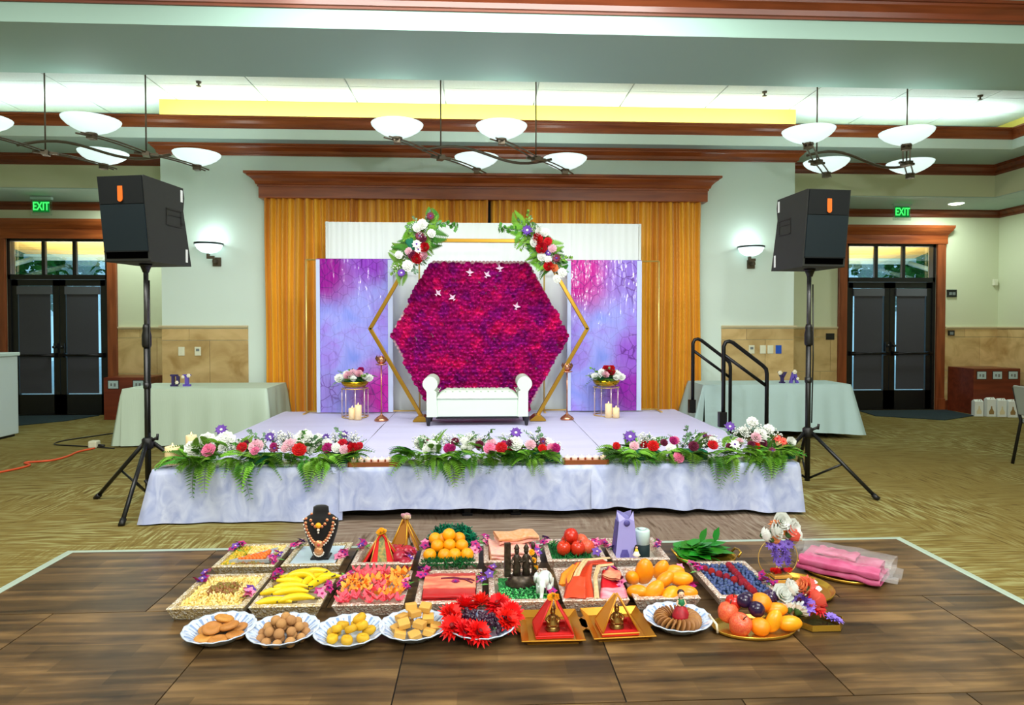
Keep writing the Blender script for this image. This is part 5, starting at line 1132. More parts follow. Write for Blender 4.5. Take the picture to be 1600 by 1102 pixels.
# fruit makers
def fruit(nm, lab, me, x, y, z, s=1, rot=(0, 0, 0), grp=None, cat='fruit', stem=None):
    o = inst(nm, me, None, (x, y, z), rot, s); tag(o, lab, cat, grp)
    if stem: inst('stem', stem, o, (0, 0, 0))
    return o
def pome(m_, nm, r_=.038):
    return MB().lathe([(0, -.82), (.35, -.95), (.75, -.72), (.98, -.15), (1, .2), (.85, .68), (.5, .92), (.2, .86), (0, .72)], 14, cap=False).mesh(nm, m_)
dk = mat('fruit_stem', (70, 50, 30), .7); stem_me = MB().tube([(0, 0, .7), (.05, 0, 1.05), (.14, 0, 1.25)], .05, 5).mesh('stem', dk)
pomeg = pome(mat('pomegranate_skin', (150, 14, 50), .3, var=(20, .4, (190, 40, 50)), rnd=.15), 'pomegranate'); applem = pome(mat('red_apple_skin', (176, 12, 20), .25, var=(14, .4, (214, 50, 26)), rnd=.15), 'apple'); peachm = pome(mat('peach_skin', (214, 50, 44), .4, var=(10, .4, (232, 120, 70)), rnd=.1), 'peach')
orangem = MB().ball((0, 0, 0), (1, 1, .93), 14, 10).mesh('orange', mat('orange_skin', (246, 158, 2), .4, bmp=(120, .15, .003), rnd=.08)); tangm = MB().ball((0, 0, 0), (1, 1, .88), 14, 10).mesh('tangerine', mat('tangerine_skin', (250, 140, 16), .4, bmp=(120, .15, .003)))
mangom = MB().grid(lambda u, v: (lambda t_, a: (sin(t_)*cos(a)*(.78+.06*cos(t_)), sin(t_)*sin(a)*.68, -cos(t_)*1.12+.14*sin(t_)*cos(a)))(pi*(.001+v*.998), 2*pi*u), 14, 11, cu=True).mesh('mango', mat('mango_skin', (246, 158, 12), .35, var=(4, .2, (244, 150, 24)), rnd=.08)); plumm = MB().ball((0, 0, 0), (1, .96, .95), 14, 10).mesh('plum', mat('plum_skin', (44, 24, 60), .2, rnd=.2))
# red tent with flower top
redc = mat('red_felt', (214, 22, 20), .8, bmp=(40, .1, .003)); gtrim = mat('gold_braid', (206, 160, 70), .4, metal=.5); gbr = mat('green_brocade', (66, 104, 62), .6, var=(60, .5, (180, 150, 70)))
def tent(x, y, z, s, h, w, lab, cl, trim, top, inside=None, rz=0, grp='fabric tents', ribbon=True):
    t = thing('fabric_tent', lab, 'ornament', (x, y, z), (0, 0, rz), group=grp); n = 3; rads = [2*pi*k/n+pi/6 for k in range(n)]
    for k in range(n):
        a = rads[k]; m = MB(); c_, s_ = cos(a), sin(a); q = Vector((-s_, c_)); B = Vector((c_*w, s_*w)); 
        m.add([(B.x-q.x*.066*s, B.y-q.y*.066*s, 0), (B.x+q.x*.066*s, B.y+q.y*.066*s, 0), (q.x*.018*s, q.y*.018*s, h), (-q.x*.018*s, -q.y*.018*s, h), (B.x*.82-q.x*.066*s, B.y*.82-q.y*.066*s, 0), (B.x*.82+q.x*.066*s, B.y*.82+q.y*.066*s, 0), (q.x*.018*s-c_*.01, q.y*.018*s-s_*.01, h), (-q.x*.018*s-c_*.01, -q.y*.018*s-s_*.01, h)], [(0, 1, 2, 3), (4, 7, 6, 5), (0, 4, 5, 1), (1, 5, 6, 2), (3, 2, 6, 7), (0, 3, 7, 4)])
        l = m.obj('leg_panel', cl, t)
        e = MB(); o_ = Vector((c_, s_))*.004
        for sg in (-1, 1): e.tube([(B.x+sg*q.x*.064*s+o_.x, B.y+sg*q.y*.064*s+o_.y, .002), (sg*q.x*.018*s+o_.x, sg*q.y*.018*s+o_.y, h)], .0035, 5)
        e.obj('braid', trim, l)
        if ribbon: MB().add([(B.x-q.x*.026*s+o_.x, B.y-q.y*.026*s+o_.y, .0), (B.x+q.x*.026*s+o_.x, B.y+q.y*.026*s+o_.y, .0), (q.x*.01*s+o_.x, q.y*.01*s+o_.y, h), (-q.x*.01*s+o_.x, -q.y*.01*s+o_.y, h)], [(0, 1, 2, 3)]).obj('brocade_strip', gbr, l, fix=False)
    for k in range(5): bloom(top[k % len(top)], t, (.014*cos(k*1.26), .014*sin(k*1.26), h+.008+.006*(k % 2)), .020, (.5*sin(k), .5*cos(k), k))
    if inside: inside(t)
    return t
FL['rose_marigold'] = carnation_mesh(marig, 71); FL['rose_cream'] = rose_mesh(mat('cream_rose', (246, 226, 200), .6), 72)
tent(-.60, 3.985, Z0+.014, 1.25, .185, .10, 'red felt tent with green strips and marigold top in the pomegranate tray', redc, gtrim, ('rose_marigold',), rz=-1.92)
goldf = mat('gold_brown_fabric', (170, 110, 36), .5, metal=.2); gold2 = mat('yellow_gold_braid', (226, 170, 40), .4, metal=.4)
def coco(t): MB().lathe([(.001, 0), (.030, .008), (.036, .03), (.026, .055), (.010, .072), (.004, .10), (0.001, .105)], 14).obj('coconut', mat('cream_coconut', (230, 216, 180), .6, var=(30, .2)), t)
tent(-.475, 4.16, Z0+.05, .95, .185, .085, 'gold brown fabric tent with cream flowers behind the pomegranates', goldf, gold2, ('rose_cream', 'rose_blush'), coco, rz=-.5, ribbon=False)
for i, (x, y, z, s, w_) in enumerate(((-.505, 4.03, .065, .042, 'behind the others'), (-.545, 4.06, .06, .040, 'against the red tent'), (-.455, 4.02, .063, .042, 'nearest the orchids'), (-.495, 3.955, .06, .040, 'lit one before the others'), (-.455, 3.895, .045, .036, 'at the front corner'))):
    fruit('pomegranate', 'dark red pomegranate in the tent tray, '+w_, pomeg, x+.01, y-.01, Z0+z, s*1.18, (.4*i, .3, i), 'pomegranates by the red tent', stem=stem_me)
# oranges on grass, tinsel
grn = [mat('green_shred', (16, 120, 50), .6), mat('green_shred_dark', (10, 84, 40), .6)]; teal = [mat('teal_tinsel', (20, 156, 112), .35, metal=.3), mat('teal_tinsel_dark', (8, 96, 76), .35, metal=.3)]
heap('green_grass', *tb('lemon', .08, .92, .02, .96), Z0+.045, 420, .016, grn, 'green paper grass under the yellow oranges', 'grass', 11, 'shred', .012)
heap('teal_tinsel', *tb('lemon', .10, .95, .84, 1.0), Z0+.075, 700, .018, teal, 'teal tinsel heaped behind the yellow oranges', 'tinsel', 12, 'shred', .085)
L3 = (('front row, left', .16, .14), ('front row, second', .42, .12), ('front row, third', .60, .13), ('front row, right', .82, .14), ('second row, left', .28, .34), ('second row, middle', .50, .36), ('second row, right', .72, .34), ('back, left', .22, .60), ('back, right', .66, .60), ('back row behind, left', .38, .58))
for w_, u, v in L3:
    x, y, z = pos('lemon', u, v, .08 if v < .2 else .108 if v < .5 else .12); fruit('orange', 'yellow orange on green grass, '+w_, orangem, x, y, z, .040, (0, 0, u*9), 'yellow oranges on grass')
x, y, z = pos('lemon', .48, .50, .155); fruit('orange', 'yellow orange topmost on the pile on green grass', orangem, x, y, z, .042, (0, 0, 1), 'yellow oranges on grass')
heap('grass_fringe', *tb('lemon', .05, .93, -.02, .05), Z0+.055, 260, .015, grn, 'green paper grass fringe before the front oranges', 'grass', 19, 'shred', .012)
# folded cloths
def folded(name, lab, x, y, z, w, d, layers, th, m_, seed, jig=.01, rz=0, edge=None, sag=.0):
    r = random.Random(seed); t = thing(name, lab, 'cloth', (x, y, z), (0, 0, rz))
    for k in range(layers):
        a, b_ = r.uniform(-jig, jig), r.uniform(-jig, jig); mm = m_[k % len(m_)]
        def f(u, v, k=k, a=a, b_=b_):
            ang = 2*pi*v; hh = th*.5; X = (u-.5)*2*w+a; e = (abs(sin(ang))**.6)*(1 if sin(ang) > 0 else -1)
            c_ = cos(ang); Yy = d*(abs(c_)**.35)*(1 if c_ > 0 else -1)+b_
            return (X, Yy, th*(k+.5)+hh*e+.006*sin(u*9+k)+.008*mnoise.noise((u*4, v*5, k+seed))+sag*(u-.5)**2)
        MB().grid(f, 16, 24, cv=True).obj('fold', mm, t)
    return t
pinkb = mat('pink_brocade', (240, 170, 164), .6, var=(40, .3, (244, 196, 170)), bmp=(40, .3, .005)); pinkb2 = mat('apricot_brocade', (236, 176, 140), .6, var=(40, .3, (214, 150, 90)), bmp=(40, .3, .005))
x, y, z = pos('pink', .45, .42, .012); folded('brocade_cloth', 'folded pink and apricot brocade in the tray behind the idol', x, y, z, .125, .13, 3, .026, [pinkb2, pinkb, pinkb], 5, .02, .06)
x, y, z = pos('pink', .60, .66, .09); folded('brocade_cloth', 'pink brocade bundle lying across the back of the folded brocade', x, y, z, .13, .075, 2, .026, [pinkb, pinkb2], 6, .015, .22)
heap('green_shreds', *tb('apple', .08, .80, .03, .90), Z0+.045, 300, .016, grn, 'dark green paper shreds under the red apples', 'grass', 13, 'shred', .014)
for i, (u, v, z, s, w_, mm) in enumerate(((.30, .30, .085, .044, 'front left', applem), (.55, .28, .085, .044, 'front middle', applem), (.42, .62, .085, .044, 'behind at left', applem), (.46, .46, .14, .046, 'on top', applem), (.68, .60, .09, .042, 'behind at right', peachm), (.74, .36, .085, .044, 'front right, orange coloured', peachm))):
    x, y, zz = pos('apple', u, v, z); fruit('apple', 'red apple on green shreds, '+w_, mm, x, y, zz, s, (.3*i, .2, i), 'apples on green shreds', stem=stem_me)
x, y, z = pos('apple', .88, .22, .07); fl = thing('violet_orchid', 'violet orchid bloom beside the apples', 'flower', (x, y, z)); inst('orchid', FL['orchid_violet'], fl, (0, 0, 0), (.7, 0, 0), .035)
# lavender gift bag, jar, little figure
lavb = mat('lavender_paper', (166, 160, 226), .45); lavd = mat('violet_paper_inside', (96, 88, 170), .5, var=(40, .3))
t = thing('gift_bag', 'lavender paper gift bag standing in the tray behind the mangoes', 'bag', (.885, 3.99, Z0+.014), (0, 0, .06))
v = [(-.062, -.045, 0), (.085, -.045, 0), (.085, .05, 0), (-.062, .05, 0), (-.035, -.035, .245), (.062, -.035, .245), (.062, .04, .245), (-.035, .04, .245), (-.078, .0, .0), (-.05, .0, .245)]
MB().add(v, [(0, 1, 5, 4), (1, 2, 6, 5), (3, 0, 4, 7), (2, 3, 7, 6), (0, 3, 2, 1)]).add([(-.035, -.035, .245), (-.040, .0, .30), (.005, -.034, .262), (.030, -.034, .262), (.065, .0, .298), (.062, -.035, .245)], [(0, 2, 1), (3, 5, 4), (0, 5, 3, 2)]).add([(-.035, .04, .245), (-.030, .03, .30), (.014, .04, .28), (.062, .03, .298), (.062, .04, .245)], [(0, 1, 2), (2, 3, 4), (0, 2, 4)]).obj('body', lavb, t)
MB().add([(-.0655, -.043, .003), (-.0655, .05, .003), (-.0385, .04, .243), (-.0385, -.033, .243)], [(0, 1, 2, 3)]).obj('patterned_side', lavd, t, fix=False)
MB().lathe([(0, 0), (.02, 0), (.02, .004), (0, .004)], 16, (0, 0, 0), 0, T(.014, -.036, .235) @ RX(pi/2)).obj('round_window', lavd, t)
MB().prism([(-.03, .0), (.03, 0), (.028, .03), (.022, .045), (.016, .062), (-.016, .062), (-.022, .045), (-.028, .03)], -.0455, -.0435, 0, T(.0, -.0, .012)).obj('figure_shadow', lavd, t)  # the figurine's shadow laid on the bag front as a darker shape
t = thing('lidded_jar', 'white jar with dark green lower half beside the lavender bag', 'jar', (1.015, 4.03, Z0+.014))
MB().lathe([(0, 0), (.046, 0), (.048, .006), (.048, .085)], 20).obj('lower_body', mat('dark_green_label', (26, 44, 46), .6, spec=.2), t); MB().lathe([(.048, .085), (.048, .165), (.044, .172), (0, .172)], 20).lathe([(.02, .172), (.028, .176), (.02, .18)], 14).obj('upper_body', mat('pale_mint_lid', (206, 230, 226), .35), t)
t = thing('small_figurine', 'tiny black haired figurine in yellow before the lavender bag', 'figurine', (.945, 3.885, Z0+.07))
MB().lathe([(.018, 0), (.024, .006), (.018, .014), (.012, .03), (.0, .034)], 12).obj('base_scroll', cream_f, t); MB().lathe([(.010, .012), (.012, .03), (.007, .044), (0, .046)], 10).obj('dress', mat('yellow_cloth', (236, 206, 40), .6), t); MB().ball((0, 0, .052), .009, 8, 6).obj('head', mat('doll_skin', (226, 176, 140), .5), t); MB().ball((0, .004, .055), (.011, .010, .012), 8, 6).tube([(-.008, .006, .05), (-.012, .004, .025), (-.010, .002, .008)], .006, 6).obj('hair', velv, t)
# oval gold tray of leaves
gtray = mat('gold_tray_metal', (206, 160, 60), .25, metal=.8); betel = mat('betel_leaf', (34, 126, 22), .4, rnd=.25)
def oval_tray(x, y, rx, ry, h, lab, rz=0, handles=True, z=Z0, mt=None):
    t = thing('gold_tray', lab, 'tray', (x, y, z), (0, 0, rz), group='gold serving trays')
    MB().lathe([(0, 0), (.86, 0), (.95, .25*h/.1*.1), (1.0, h), (.975, h), (.92, .35*h), (.85, .008), (0, .008)], 32, sx=rx, sy=ry).obj('dish', mt or gtray, t)
    if handles:
        for s in (-1, 1): MB().tube([(s*rx*.97, -.05, h), (s*(rx+.015), -.045, h+.025), (s*(rx+.02), 0, h+.03), (s*(rx+.015), .045, h+.025), (s*rx*.97, .05, h)], .007, 6).obj('handle', mt or gtray, t)
    return t
oval_tray(1.405, 3.98, .19, .13, .035, 'oval gold tray of green betel leaves behind the berries')
bl_me = MB().add([(0, 0, 0), (.3, .30, .03), (.62, .30, .04), (1, 0, -.02), (.62, -.30, .04), (.3, -.30, .03), (.5, 0, .0)], [(0, 6, 2, 1), (6, 3, 2), (0, 5, 4, 6), (6, 4, 3)], 0, True).tube([(0, 0, 0), (-.2, 0, .02)], .014, 4).mesh('betel_leaf', betel)
r = random.Random(5)
for i in range(44):
    u, v = r.uniform(-1, 1), r.uniform(-1, 1); q = max(0, 1-sqrt(u*u+v*v)*.75)
    o = inst('betel_leaf', bl_me, None, (1.395+u*.125-.05, 3.98+v*.085, Z0+.032+.05*q+i*.0006), (r.uniform(-.35, .35), r.uniform(-.2, .2), r.uniform(-1.2, 1.2)), r.uniform(.11, .16)); tag(o, 'green betel leaf heaped on the oval gold tray', 'leaf', 'betel leaves on the oval gold tray')
for u, a in ((-.02, -1.1), (.07, -1.25)):
    tag(inst('betel_leaf', bl_me, None, (1.405+u, 4.02, Z0+.10), (0, a, .3), .10), 'betel leaf standing upright, '+('left' if u < 0 else 'right')+' one of two at the back of the pile', 'leaf')

# ------------------------------------------------------------------ near row
ban_m = mat('banana_skin', (240, 206, 12), .4, var=((3, 3, 3), .2, (226, 190, 20)), rnd=.06); ban_t = mat('banana_tip', (84, 70, 24), .7)
def banana_me(bend):
    P = [(-.09+.18*k/10, bend*(1-((k-5)/5)**2), 0) for k in range(11)]; m = MB().tube(P, [.007, .014, .0195, .0215, .022, .022, .0215, .020, .016, .010, .006], 6, 0, smooth=True)
    m.tube([(.09, 0, 0), (.105, -.006, 0), (.115, -.01, .002)], .0045, 5, 1).tube([(-.09, 0, 0), (-.096, -.003, 0)], [.006, .004], 5, 1); return m.mesh('banana', [ban_m, ban_t])
bm1, bm2 = banana_me(.03), banana_me(.045)
for i, (u, v, z, a, me_, w_) in enumerate(((.30, .10, .05, .10, bm1, 'frontmost, left end'), (.62, .14, .055, .18, bm1, 'frontmost, right end'), (.28, .30, .062, .02, bm1, 'second from the front at left'), (.50, .24, .075, .12, bm1, 'second from the front at middle'), (.46, .36, .085, .02, bm1, 'third from the front'), (.38, .56, .075, -.35, bm2, 'left of the stems, curved'), (.30, .66, .065, -.8, bm2, 'outermost left, upright curve'), (.50, .66, .08, -.30, bm2, 'behind the stems'), (.48, .84, .068, .25, bm1, 'at the back, left'), (.68, .86, .072, -.1, bm1, 'at the back, middle'), (.86, .74, .065, .25, bm1, 'at the back, right'), (.72, .62, .08, 1.2, bm1, 'pointing forward, left'), (.84, .56, .07, 1.1, bm1, 'pointing forward, right'))):
    x, y, zz = pos('ban', u, v, z); fruit('banana', 'yellow banana, '+w_+' of the tray', me_, x, y, zz, 1, (.2*sin(i), 0, a), 'bananas in the tray')
# petals
pet_p = mat('pink_paper_petal', (240, 84, 100), .55, rnd=.12); pet_o = mat('orange_paper_petal', (252, 152, 44), .55, rnd=.12)
def petal_me(m_):
    m = MB()
    for i in range(4): m.add([(0, 0, 0), (.5, -.42, .35), (1, -.15, .9), (1, .15, .9), (.5, .42, .35)], [(0, 1, 4), (1, 2, 3, 4)], 0, True, RZ(i*pi/2))
    m.ball((0, 0, .25), (.3, .3, .3), 6, 4); return m.mesh('paper_flower', m_)
pp, po = petal_me(pet_p), petal_me(pet_o); r = random.Random(8)
for i in range(9):
    for j in range(8):
        u, v = .09+i*.105+r.uniform(-.02, .02), .06+j*.125+r.uniform(-.02, .02); x, y, zz = pos('petal', u, v, .050+r.uniform(0, .015))
        ow = ('front', 'second', 'third', 'fourth', 'fifth', 'sixth', 'seventh', 'back')[j]; oc = ('first', 'second', 'third', 'fourth', 'fifth', 'sixth', 'seventh', 'eighth', 'last')[i]
        pk = j == 0 or (j < 2 and i < 5) or (j > 5 and i < 6) or (3 < i < 6 and 1 < j < 5)
        o = inst('paper_flower', pp if pk else po, None, (x, y, zz), (r.uniform(-.4, .4), r.uniform(-.4, .4), r.uniform(0, 6)), r.uniform(.029, .036))
        tag(o, ('pink' if pk else 'orange')+' petal flower, '+ow+' row, '+oc+' from the bananas', 'flower', ('pink' if pk else 'orange')+' petal flowers')
# red silk with coral band
reds = mat('red_silk', (180, 8, 14), .4, sheen=.4, bmp=((8, 3, 8), .25, .01)); coralb = mat('coral_silk', (226, 88, 72), .45, var=((8, 30, 8), .25, (236, 160, 120)))
t = thing('folded_silk', 'red silk folded with a coral band, in the tray near the red blooms', 'cloth', (*pos('red', .5, .48)[:2], Z0+.013))
def slab(w, d, z, h, nm, m_, a=0.0): return MB().grid(lambda u, v: (lambda an: ((u-.5)*2*w, d*(abs(cos(an))**.4)*(1 if cos(an) > 0 else -1), z+h*.5+h*.5*(abs(sin(an))**.6)*(1 if sin(an) > 0 else -1)+.005*mnoise.noise((u*6, v*6, z*50))))(2*pi*v), 20, 24, cv=True).obj(nm, m_, t)
slab(.145, .175, .0, .045, 'red_fold', reds); slab(.135, .155, .04, .03, 'red_fold', reds); slab(.138, .075, .055, .028, 'coral_band', coralb)
for (x, y, s, a) in ((.03, -.015, .03, .3),): inst('daisy', FL['daisy_coral'] if 0 else daisy_mesh(magenta, violet, 7), t, (x, y, .078), (.1, 0, a), s)
MB().tube([(-.05, .02, .086), (.02, .025, .088), (.08, .0, .088), (.12, -.045, .086)], .005, 5).tube([(.06, .015, .087), (.11, -.0, .088), (.13, -.02, .087)], .004, 5).obj('cord_tassel', burg, t)
# idol and elephant on green grit
heap('green_grit', *tb('idol', .16, .95, .03, .80), Z0+.045, 700, .008, grn+[mat('green_glint', (90, 200, 110), .3)], 'green paper grit around the bronze idol', 'grass', 15, 'oval', .012)
brz = mat('aged_bronze', (88, 76, 62), .4, metal=.6, var=(60, .5, (52, 44, 38)))
t = thing('bronze_idol', 'aged bronze statue of a standing pair before tall pillars', 'statue', (.225, 3.54, Z0+.05), (0, 0, .1))
MB().lathe([(.085, 0), (.09, .01), (.075, .022), (.078, .03), (.06, .04), (.058, .052)], 18, sy=.8).obj('lotus_base', brz, t)
for s in (-1, 1):
    cx = s*.026
    MB().lathe([(.022, .05), (.02, .08), (.024, .10), (.016, .125), (.021, .150), (.012, .165), (.008, .170)], 12, (cx, 0, 0)).ball((cx, -.002, .184), (.014, .014, .017), 10, 8).lathe([(.014, .194), (.016, .2), (.008, .215), (0, .226)], 10, (cx, 0, 0)).tube([(cx+s*.018, 0, .152), (cx+s*.032, -.008, .125), (cx+s*.020, -.024, .118)], .0065, 6).tube([(cx-s*.018, 0, .152), (cx-s*.022, -.014, .128), (cx-s*.008, -.026, .135)], .0065, 6).obj('figure', brz, t)
    MB().lathe([(.012, .04), (.009, .06), (.009, .19), (.013, .2), (.010, .215), (0, .225)], 10, (s*.068, .02, 0)).obj('pillar', brz, t)
MB().box(-.092, -.058, .006, .030, .04, .225).obj('pillar', brz, t); MB().box(.060, .088, .006, .028, .04, .15).obj('pillar', brz, t)
for k in range(4): bloom('rose_marigold', t, (.05+.012*k, -.035+.004*k, .185-.045*k), .017, (1, 0, k))
eleph = mat('white_porcelain', (216, 230, 224), .25)
t = thing('elephant_figurine', 'white porcelain elephant figurine beside the bronze idol', 'figurine', (.335, 3.40, Z0+.055), (0, 0, -.25)); S_ = 1.0
m = MB(); m.ball((0, .03, .066), (.042, .060, .042), 16, 10).ball((0, -.035, .085), (.034, .032, .036), 14, 10)
for sx_ in (-1, 1):
    for yy in (-.0, .062): m.tube([(sx_*.024, yy, .06), (sx_*.025, yy, .02), (sx_*.025, yy-.002, .0)], [.020, .016, .018], 10)
m.tube([(0, -.058, .085), (0, -.074, .06), (0, -.076, .035), (0, -.084, .016), (0, -.096, .016)], [.017, .014, .011, .009, .008], 10)
m.obj('body', eleph, t)
for sx_ in (-1, 1):
    MB().lathe([(0, -.003), (.030, 0), (0, .006)], 14, (0, 0, 0), 0, T(sx_*.036, -.028, .092) @ RZ(sx_*.5) @ RY(pi/2), sy=.8).obj('ear', eleph, t); MB().tube([(sx_*.014, -.06, .07), (sx_*.018, -.078, .062), (sx_*.018, -.09, .068)], [.004, .003, .001], 6).obj('tusk', eleph, t)
# folded sari
sar_o = mat('orange_silk', (226, 70, 30), .45, var=((20, 60, 20), .2), bmp=((6, 20, 6), .2, .006)); sar_b = mat('bright_orange_silk', (246, 140, 24), .45); sar_g = mat('gold_zari_border', (226, 190, 140), .45, var=((30, 80, 30), .25)); sar_r = mat('crimson_silk', (206, 20, 34), .4); sar_p = mat('pink_silk', (232, 80, 110), .4, var=((10, 40, 10), .3, (244, 160, 170)))
x, y, _ = pos('sari', .5, .48)
t = thing('folded_sari', 'orange sari with gold border folded over the tray left of the mangoes', 'cloth', (x, y, Z0+.02))
def ribbon(P0, P1, w, nm, m_, lift, wv=0, th=.010, seed=0):
    """a strip of cloth with thickness along two guide lines"""
    n = 18
    def f(u, v):
        k = min(len(P0)-1.001, u*(len(P0)-1)); i = int(k); q = k-i; q = q*q*(3-2*q)
        a = [P0[i][c]+(P0[i+1][c]-P0[i][c])*q for c in range(3)]; b_ = [P1[i][c]+(P1[i+1][c]-P1[i][c])*q for c in range(3)]
        vv = v*2 if v <= .5 else 2-v*2; top = v <= .5
        return (a[0]+(b_[0]-a[0])*vv, a[1]+(b_[1]-a[1])*vv, a[2]+(b_[2]-a[2])*vv+lift+(th if top else 0)+.004*sin(vv*7+seed)+.005*mnoise.noise((u*3, vv*4, seed)))
    return MB().grid(f, n, 16, cv=True).obj(nm, m_, t)
ribbon([(-.16, -.17, .03), (-.13, -.02, .07), (-.06, .13, .10), (.10, .17, .10)], [(.0, -.20, .03), (.0, -.05, .08), (.03, .07, .11), (.15, .12, .10)], .1, 'main_fold', sar_o, .0, seed=1)
ribbon([(-.17, -.02, .03), (-.15, .04, .06), (-.08, .1, .09)], [(-.12, -.07, .05), (-.09, -.02, .09), (-.045, .06, .115)], .1, 'lower_fold', sar_b, .012, seed=2)
ribbon([(-.105, -.06, .075), (-.07, .02, .105), (-.015, .115, .122), (.12, .15, .118)], [(-.075, -.07, .078), (-.04, .0, .108), (.01, .09, .124), (.145, .128, .118)], .1, 'border_strip', sar_g, .012, th=.004, seed=3)
ribbon([(-.01, -.2, .032), (.01, -.06, .09), (.05, .06, .11), (.15, .10, .105)], [(.02, -.2, .03), (.03, -.07, .09), (.07, .04, .11), (.15, .08, .10)], .1, 'border_strip', sar_g, .012, th=.004, seed=4)
ribbon([(-.17, -.19, .02), (-.14, -.10, .05), (-.10, -.04, .075)], [(-.05, -.21, .03), (-.04, -.13, .06), (-.03, -.07, .085)], .1, 'end_fold', sar_o, .016, seed=5)
ribbon([(.03, -.17, .03), (.05, -.06, .065), (.08, .05, .085)], [(.16, -.17, .03), (.165, -.05, .06), (.16, .06, .075)], .1, 'blouse_piece', sar_r, .0, seed=6)
ribbon([(.02, -.205, .028), (.03, -.16, .05), (.04, -.13, .055)], [(.165, -.20, .03), (.165, -.15, .055), (.165, -.12, .06)], .1, 'pink_piece', sar_p, .004, seed=7)
ribbon([(.06, -.03, .085), (.10, .0, .10), (.12, .05, .10)], [(.15, -.09, .08), (.165, -.05, .095), (.17, .0, .09)], .1, 'coral_piece', coralb, .006, seed=8)
# mangoes
for i, (u, v, z, s, ro, w_) in enumerate(((.10, .20, .055, .046, (1.3, .3, .8), 'front left'), (.34, .14, .065, .052, (.3, .5, .4), 'front, second'), (.58, .10, .055, .045, (1.2, .1, 2.0), 'front middle, end on'), (.84, .14, .055, .048, (1.4, .4, 1.0), 'front right'), (.10, .46, .085, .046, (1.0, .2, -.6), 'left, second row'), (.30, .48, .115, .060, (.3, -.2, .2), 'largest, standing on the pile'), (.58, .34, .09, .046, (.8, .3, 1.2), 'middle of the pile'), (.84, .34, .095, .050, (1.5, .1, 1.1), 'right, lying flat'), (.62, .62, .10, .046, (.2, .3, .0), 'upright at the back'), (.82, .60, .09, .048, (1.45, .2, 1.3), 'back right'))):
    x, y, zz = pos('mango', u, v, z); fruit('mango', 'yellow mango in the tray right of the sari, '+w_, mangom, x, y, zz-.002, s*1.14, ro, 'mangoes in the tray')
# berries
blue_m = mat('blueberry_skin', (30, 50, 92), .5, rnd=.35, var=(60, .4, (70, 90, 140))); rasp_m = mat('raspberry_skin', (186, 18, 40), .5, rnd=.2, bmp=(160, .9, .006))
bb = MB().ball((0, 0, 0), (1, 1, .9), 8, 5).mesh('blueberry', blue_m); rb_ = MB().ball((0, 0, 0), (1, 1, 1.15), 10, 7).mesh('raspberry', rasp_m); r = random.Random(4)
tag(MB().box(*tb('berry', .07, .93, .03, 1.05), Z0+.012, Z0+.044).obj('berry_board', mat('dark_blue_board', (30, 40, 70), .8)), 'dark board under the blueberries', 'board')
seg = [((.06, .98), (.62, .30)), ((.62, .30), (.66, 1.0)), ((.62, .30), (.62, .04))]
def dseg(u, v):
    b_ = 9
    for (a, c_) in seg:
        A, B, P_ = Vector(a), Vector(c_), Vector((u, v)); t_ = max(0, min(1, (P_-A).dot(B-A)/(B-A).length_squared)); q = P_-(A+(B-A)*t_); b_ = min(b_, sqrt(q.x**2*.12+q.y**2*.19))
    return b_
for i in range(15):
    for j in range(19):
        u, v = .09+i*.058+(.029 if j % 2 else 0)+r.uniform(-.019, .019), .05+j*.054+r.uniform(-.018, .018)
        if dseg(u, v) < .024 or u > .93: continue
        x, y, zz = pos('berry', u, v, .039+r.uniform(0, .009)); tag(inst('blueberry', bb, None, (x, y, zz), (0, 0, 0), r.uniform(.0095, .0125)), 'dark blueberry packed in the sequined tray', 'berry', 'blueberries in the tray')
for (a, c_), n, sn in zip(seg, (7, 6, 3), ('slanting', 'upright', 'short front')):
    for k in range(n):
        q = (k+.5)/n; u, v = a[0]+(c_[0]-a[0])*q, a[1]+(c_[1]-a[1])*q; x, y, zz = pos('berry', u, v, .048); tag(inst('raspberry', rb_, None, (x, y, zz), (r.uniform(-.4, .4), r.uniform(-.4, .4), k), .021), 'red raspberry, '+('first', 'second', 'third', 'fourth', 'fifth', 'sixth', 'last')[k]+' along the '+sn+' line on the blueberries', 'berry', 'raspberries across the blueberries')

# ------------------------------------------------------------------ right end of the offerings
oval_tray(1.745, 3.50, .195, .20, .03, 'round gold tray with white cloths, right of the berries', handles=False)
wcl = mat('white_satin_bundle', (226, 228, 232), .45, bmp=(25, .4, .01)); ivory_b = mat('ivory_wrap', (240, 224, 196), .5)
for i, (x, y, s, lab, m_) in enumerate(((1.80, 3.47, .075, 'crumpled white satin bundle on the round gold tray, nearer the floor edge', wcl), (1.70, 3.42, .07, 'ivory satin bundle on the round gold tray, nearer the plums', ivory_b), (1.845, 3.56, .05, 'small grey white satin bundle at the rim of the round gold tray', wcl))):
    m = MB(); m.grid(lambda u, v: (lambda q, a: (s*sin(q)*cos(a)*(1+.22*mnoise.noise((cos(a)*2, sin(a)*2, v*3+i))), s*.8*sin(q)*sin(a)*(1+.25*mnoise.noise((cos(a)*3, sin(a)*3, 5+i))), .018+s*.32*(1-cos(q))*.5*(1+.4*mnoise.noise((cos(a)*3, v*4, 9+i)))))(pi*(1-v), 2*pi*u), 22, 10, cu=True); o = m.obj('satin_bundle', m_, None, (x, y, Z0)); tag(o, lab, 'cloth')
t = thing('gilt_box', 'small gilt box with red flowers on the round gold tray', 'box', (1.70, 3.585, Z0+.01), (0, 0, .05)); bevel(MB().box(-.058, .058, -.03, .03, 0, .028).box(-.052, .052, -.026, .026, .032, .05).obj('body', mat('gilt_card', (226, 170, 76), .35, metal=.4), t), .003); MB().box(-.055, .055, -.028, .028, .028, .032).obj('dark_band', velv, t)
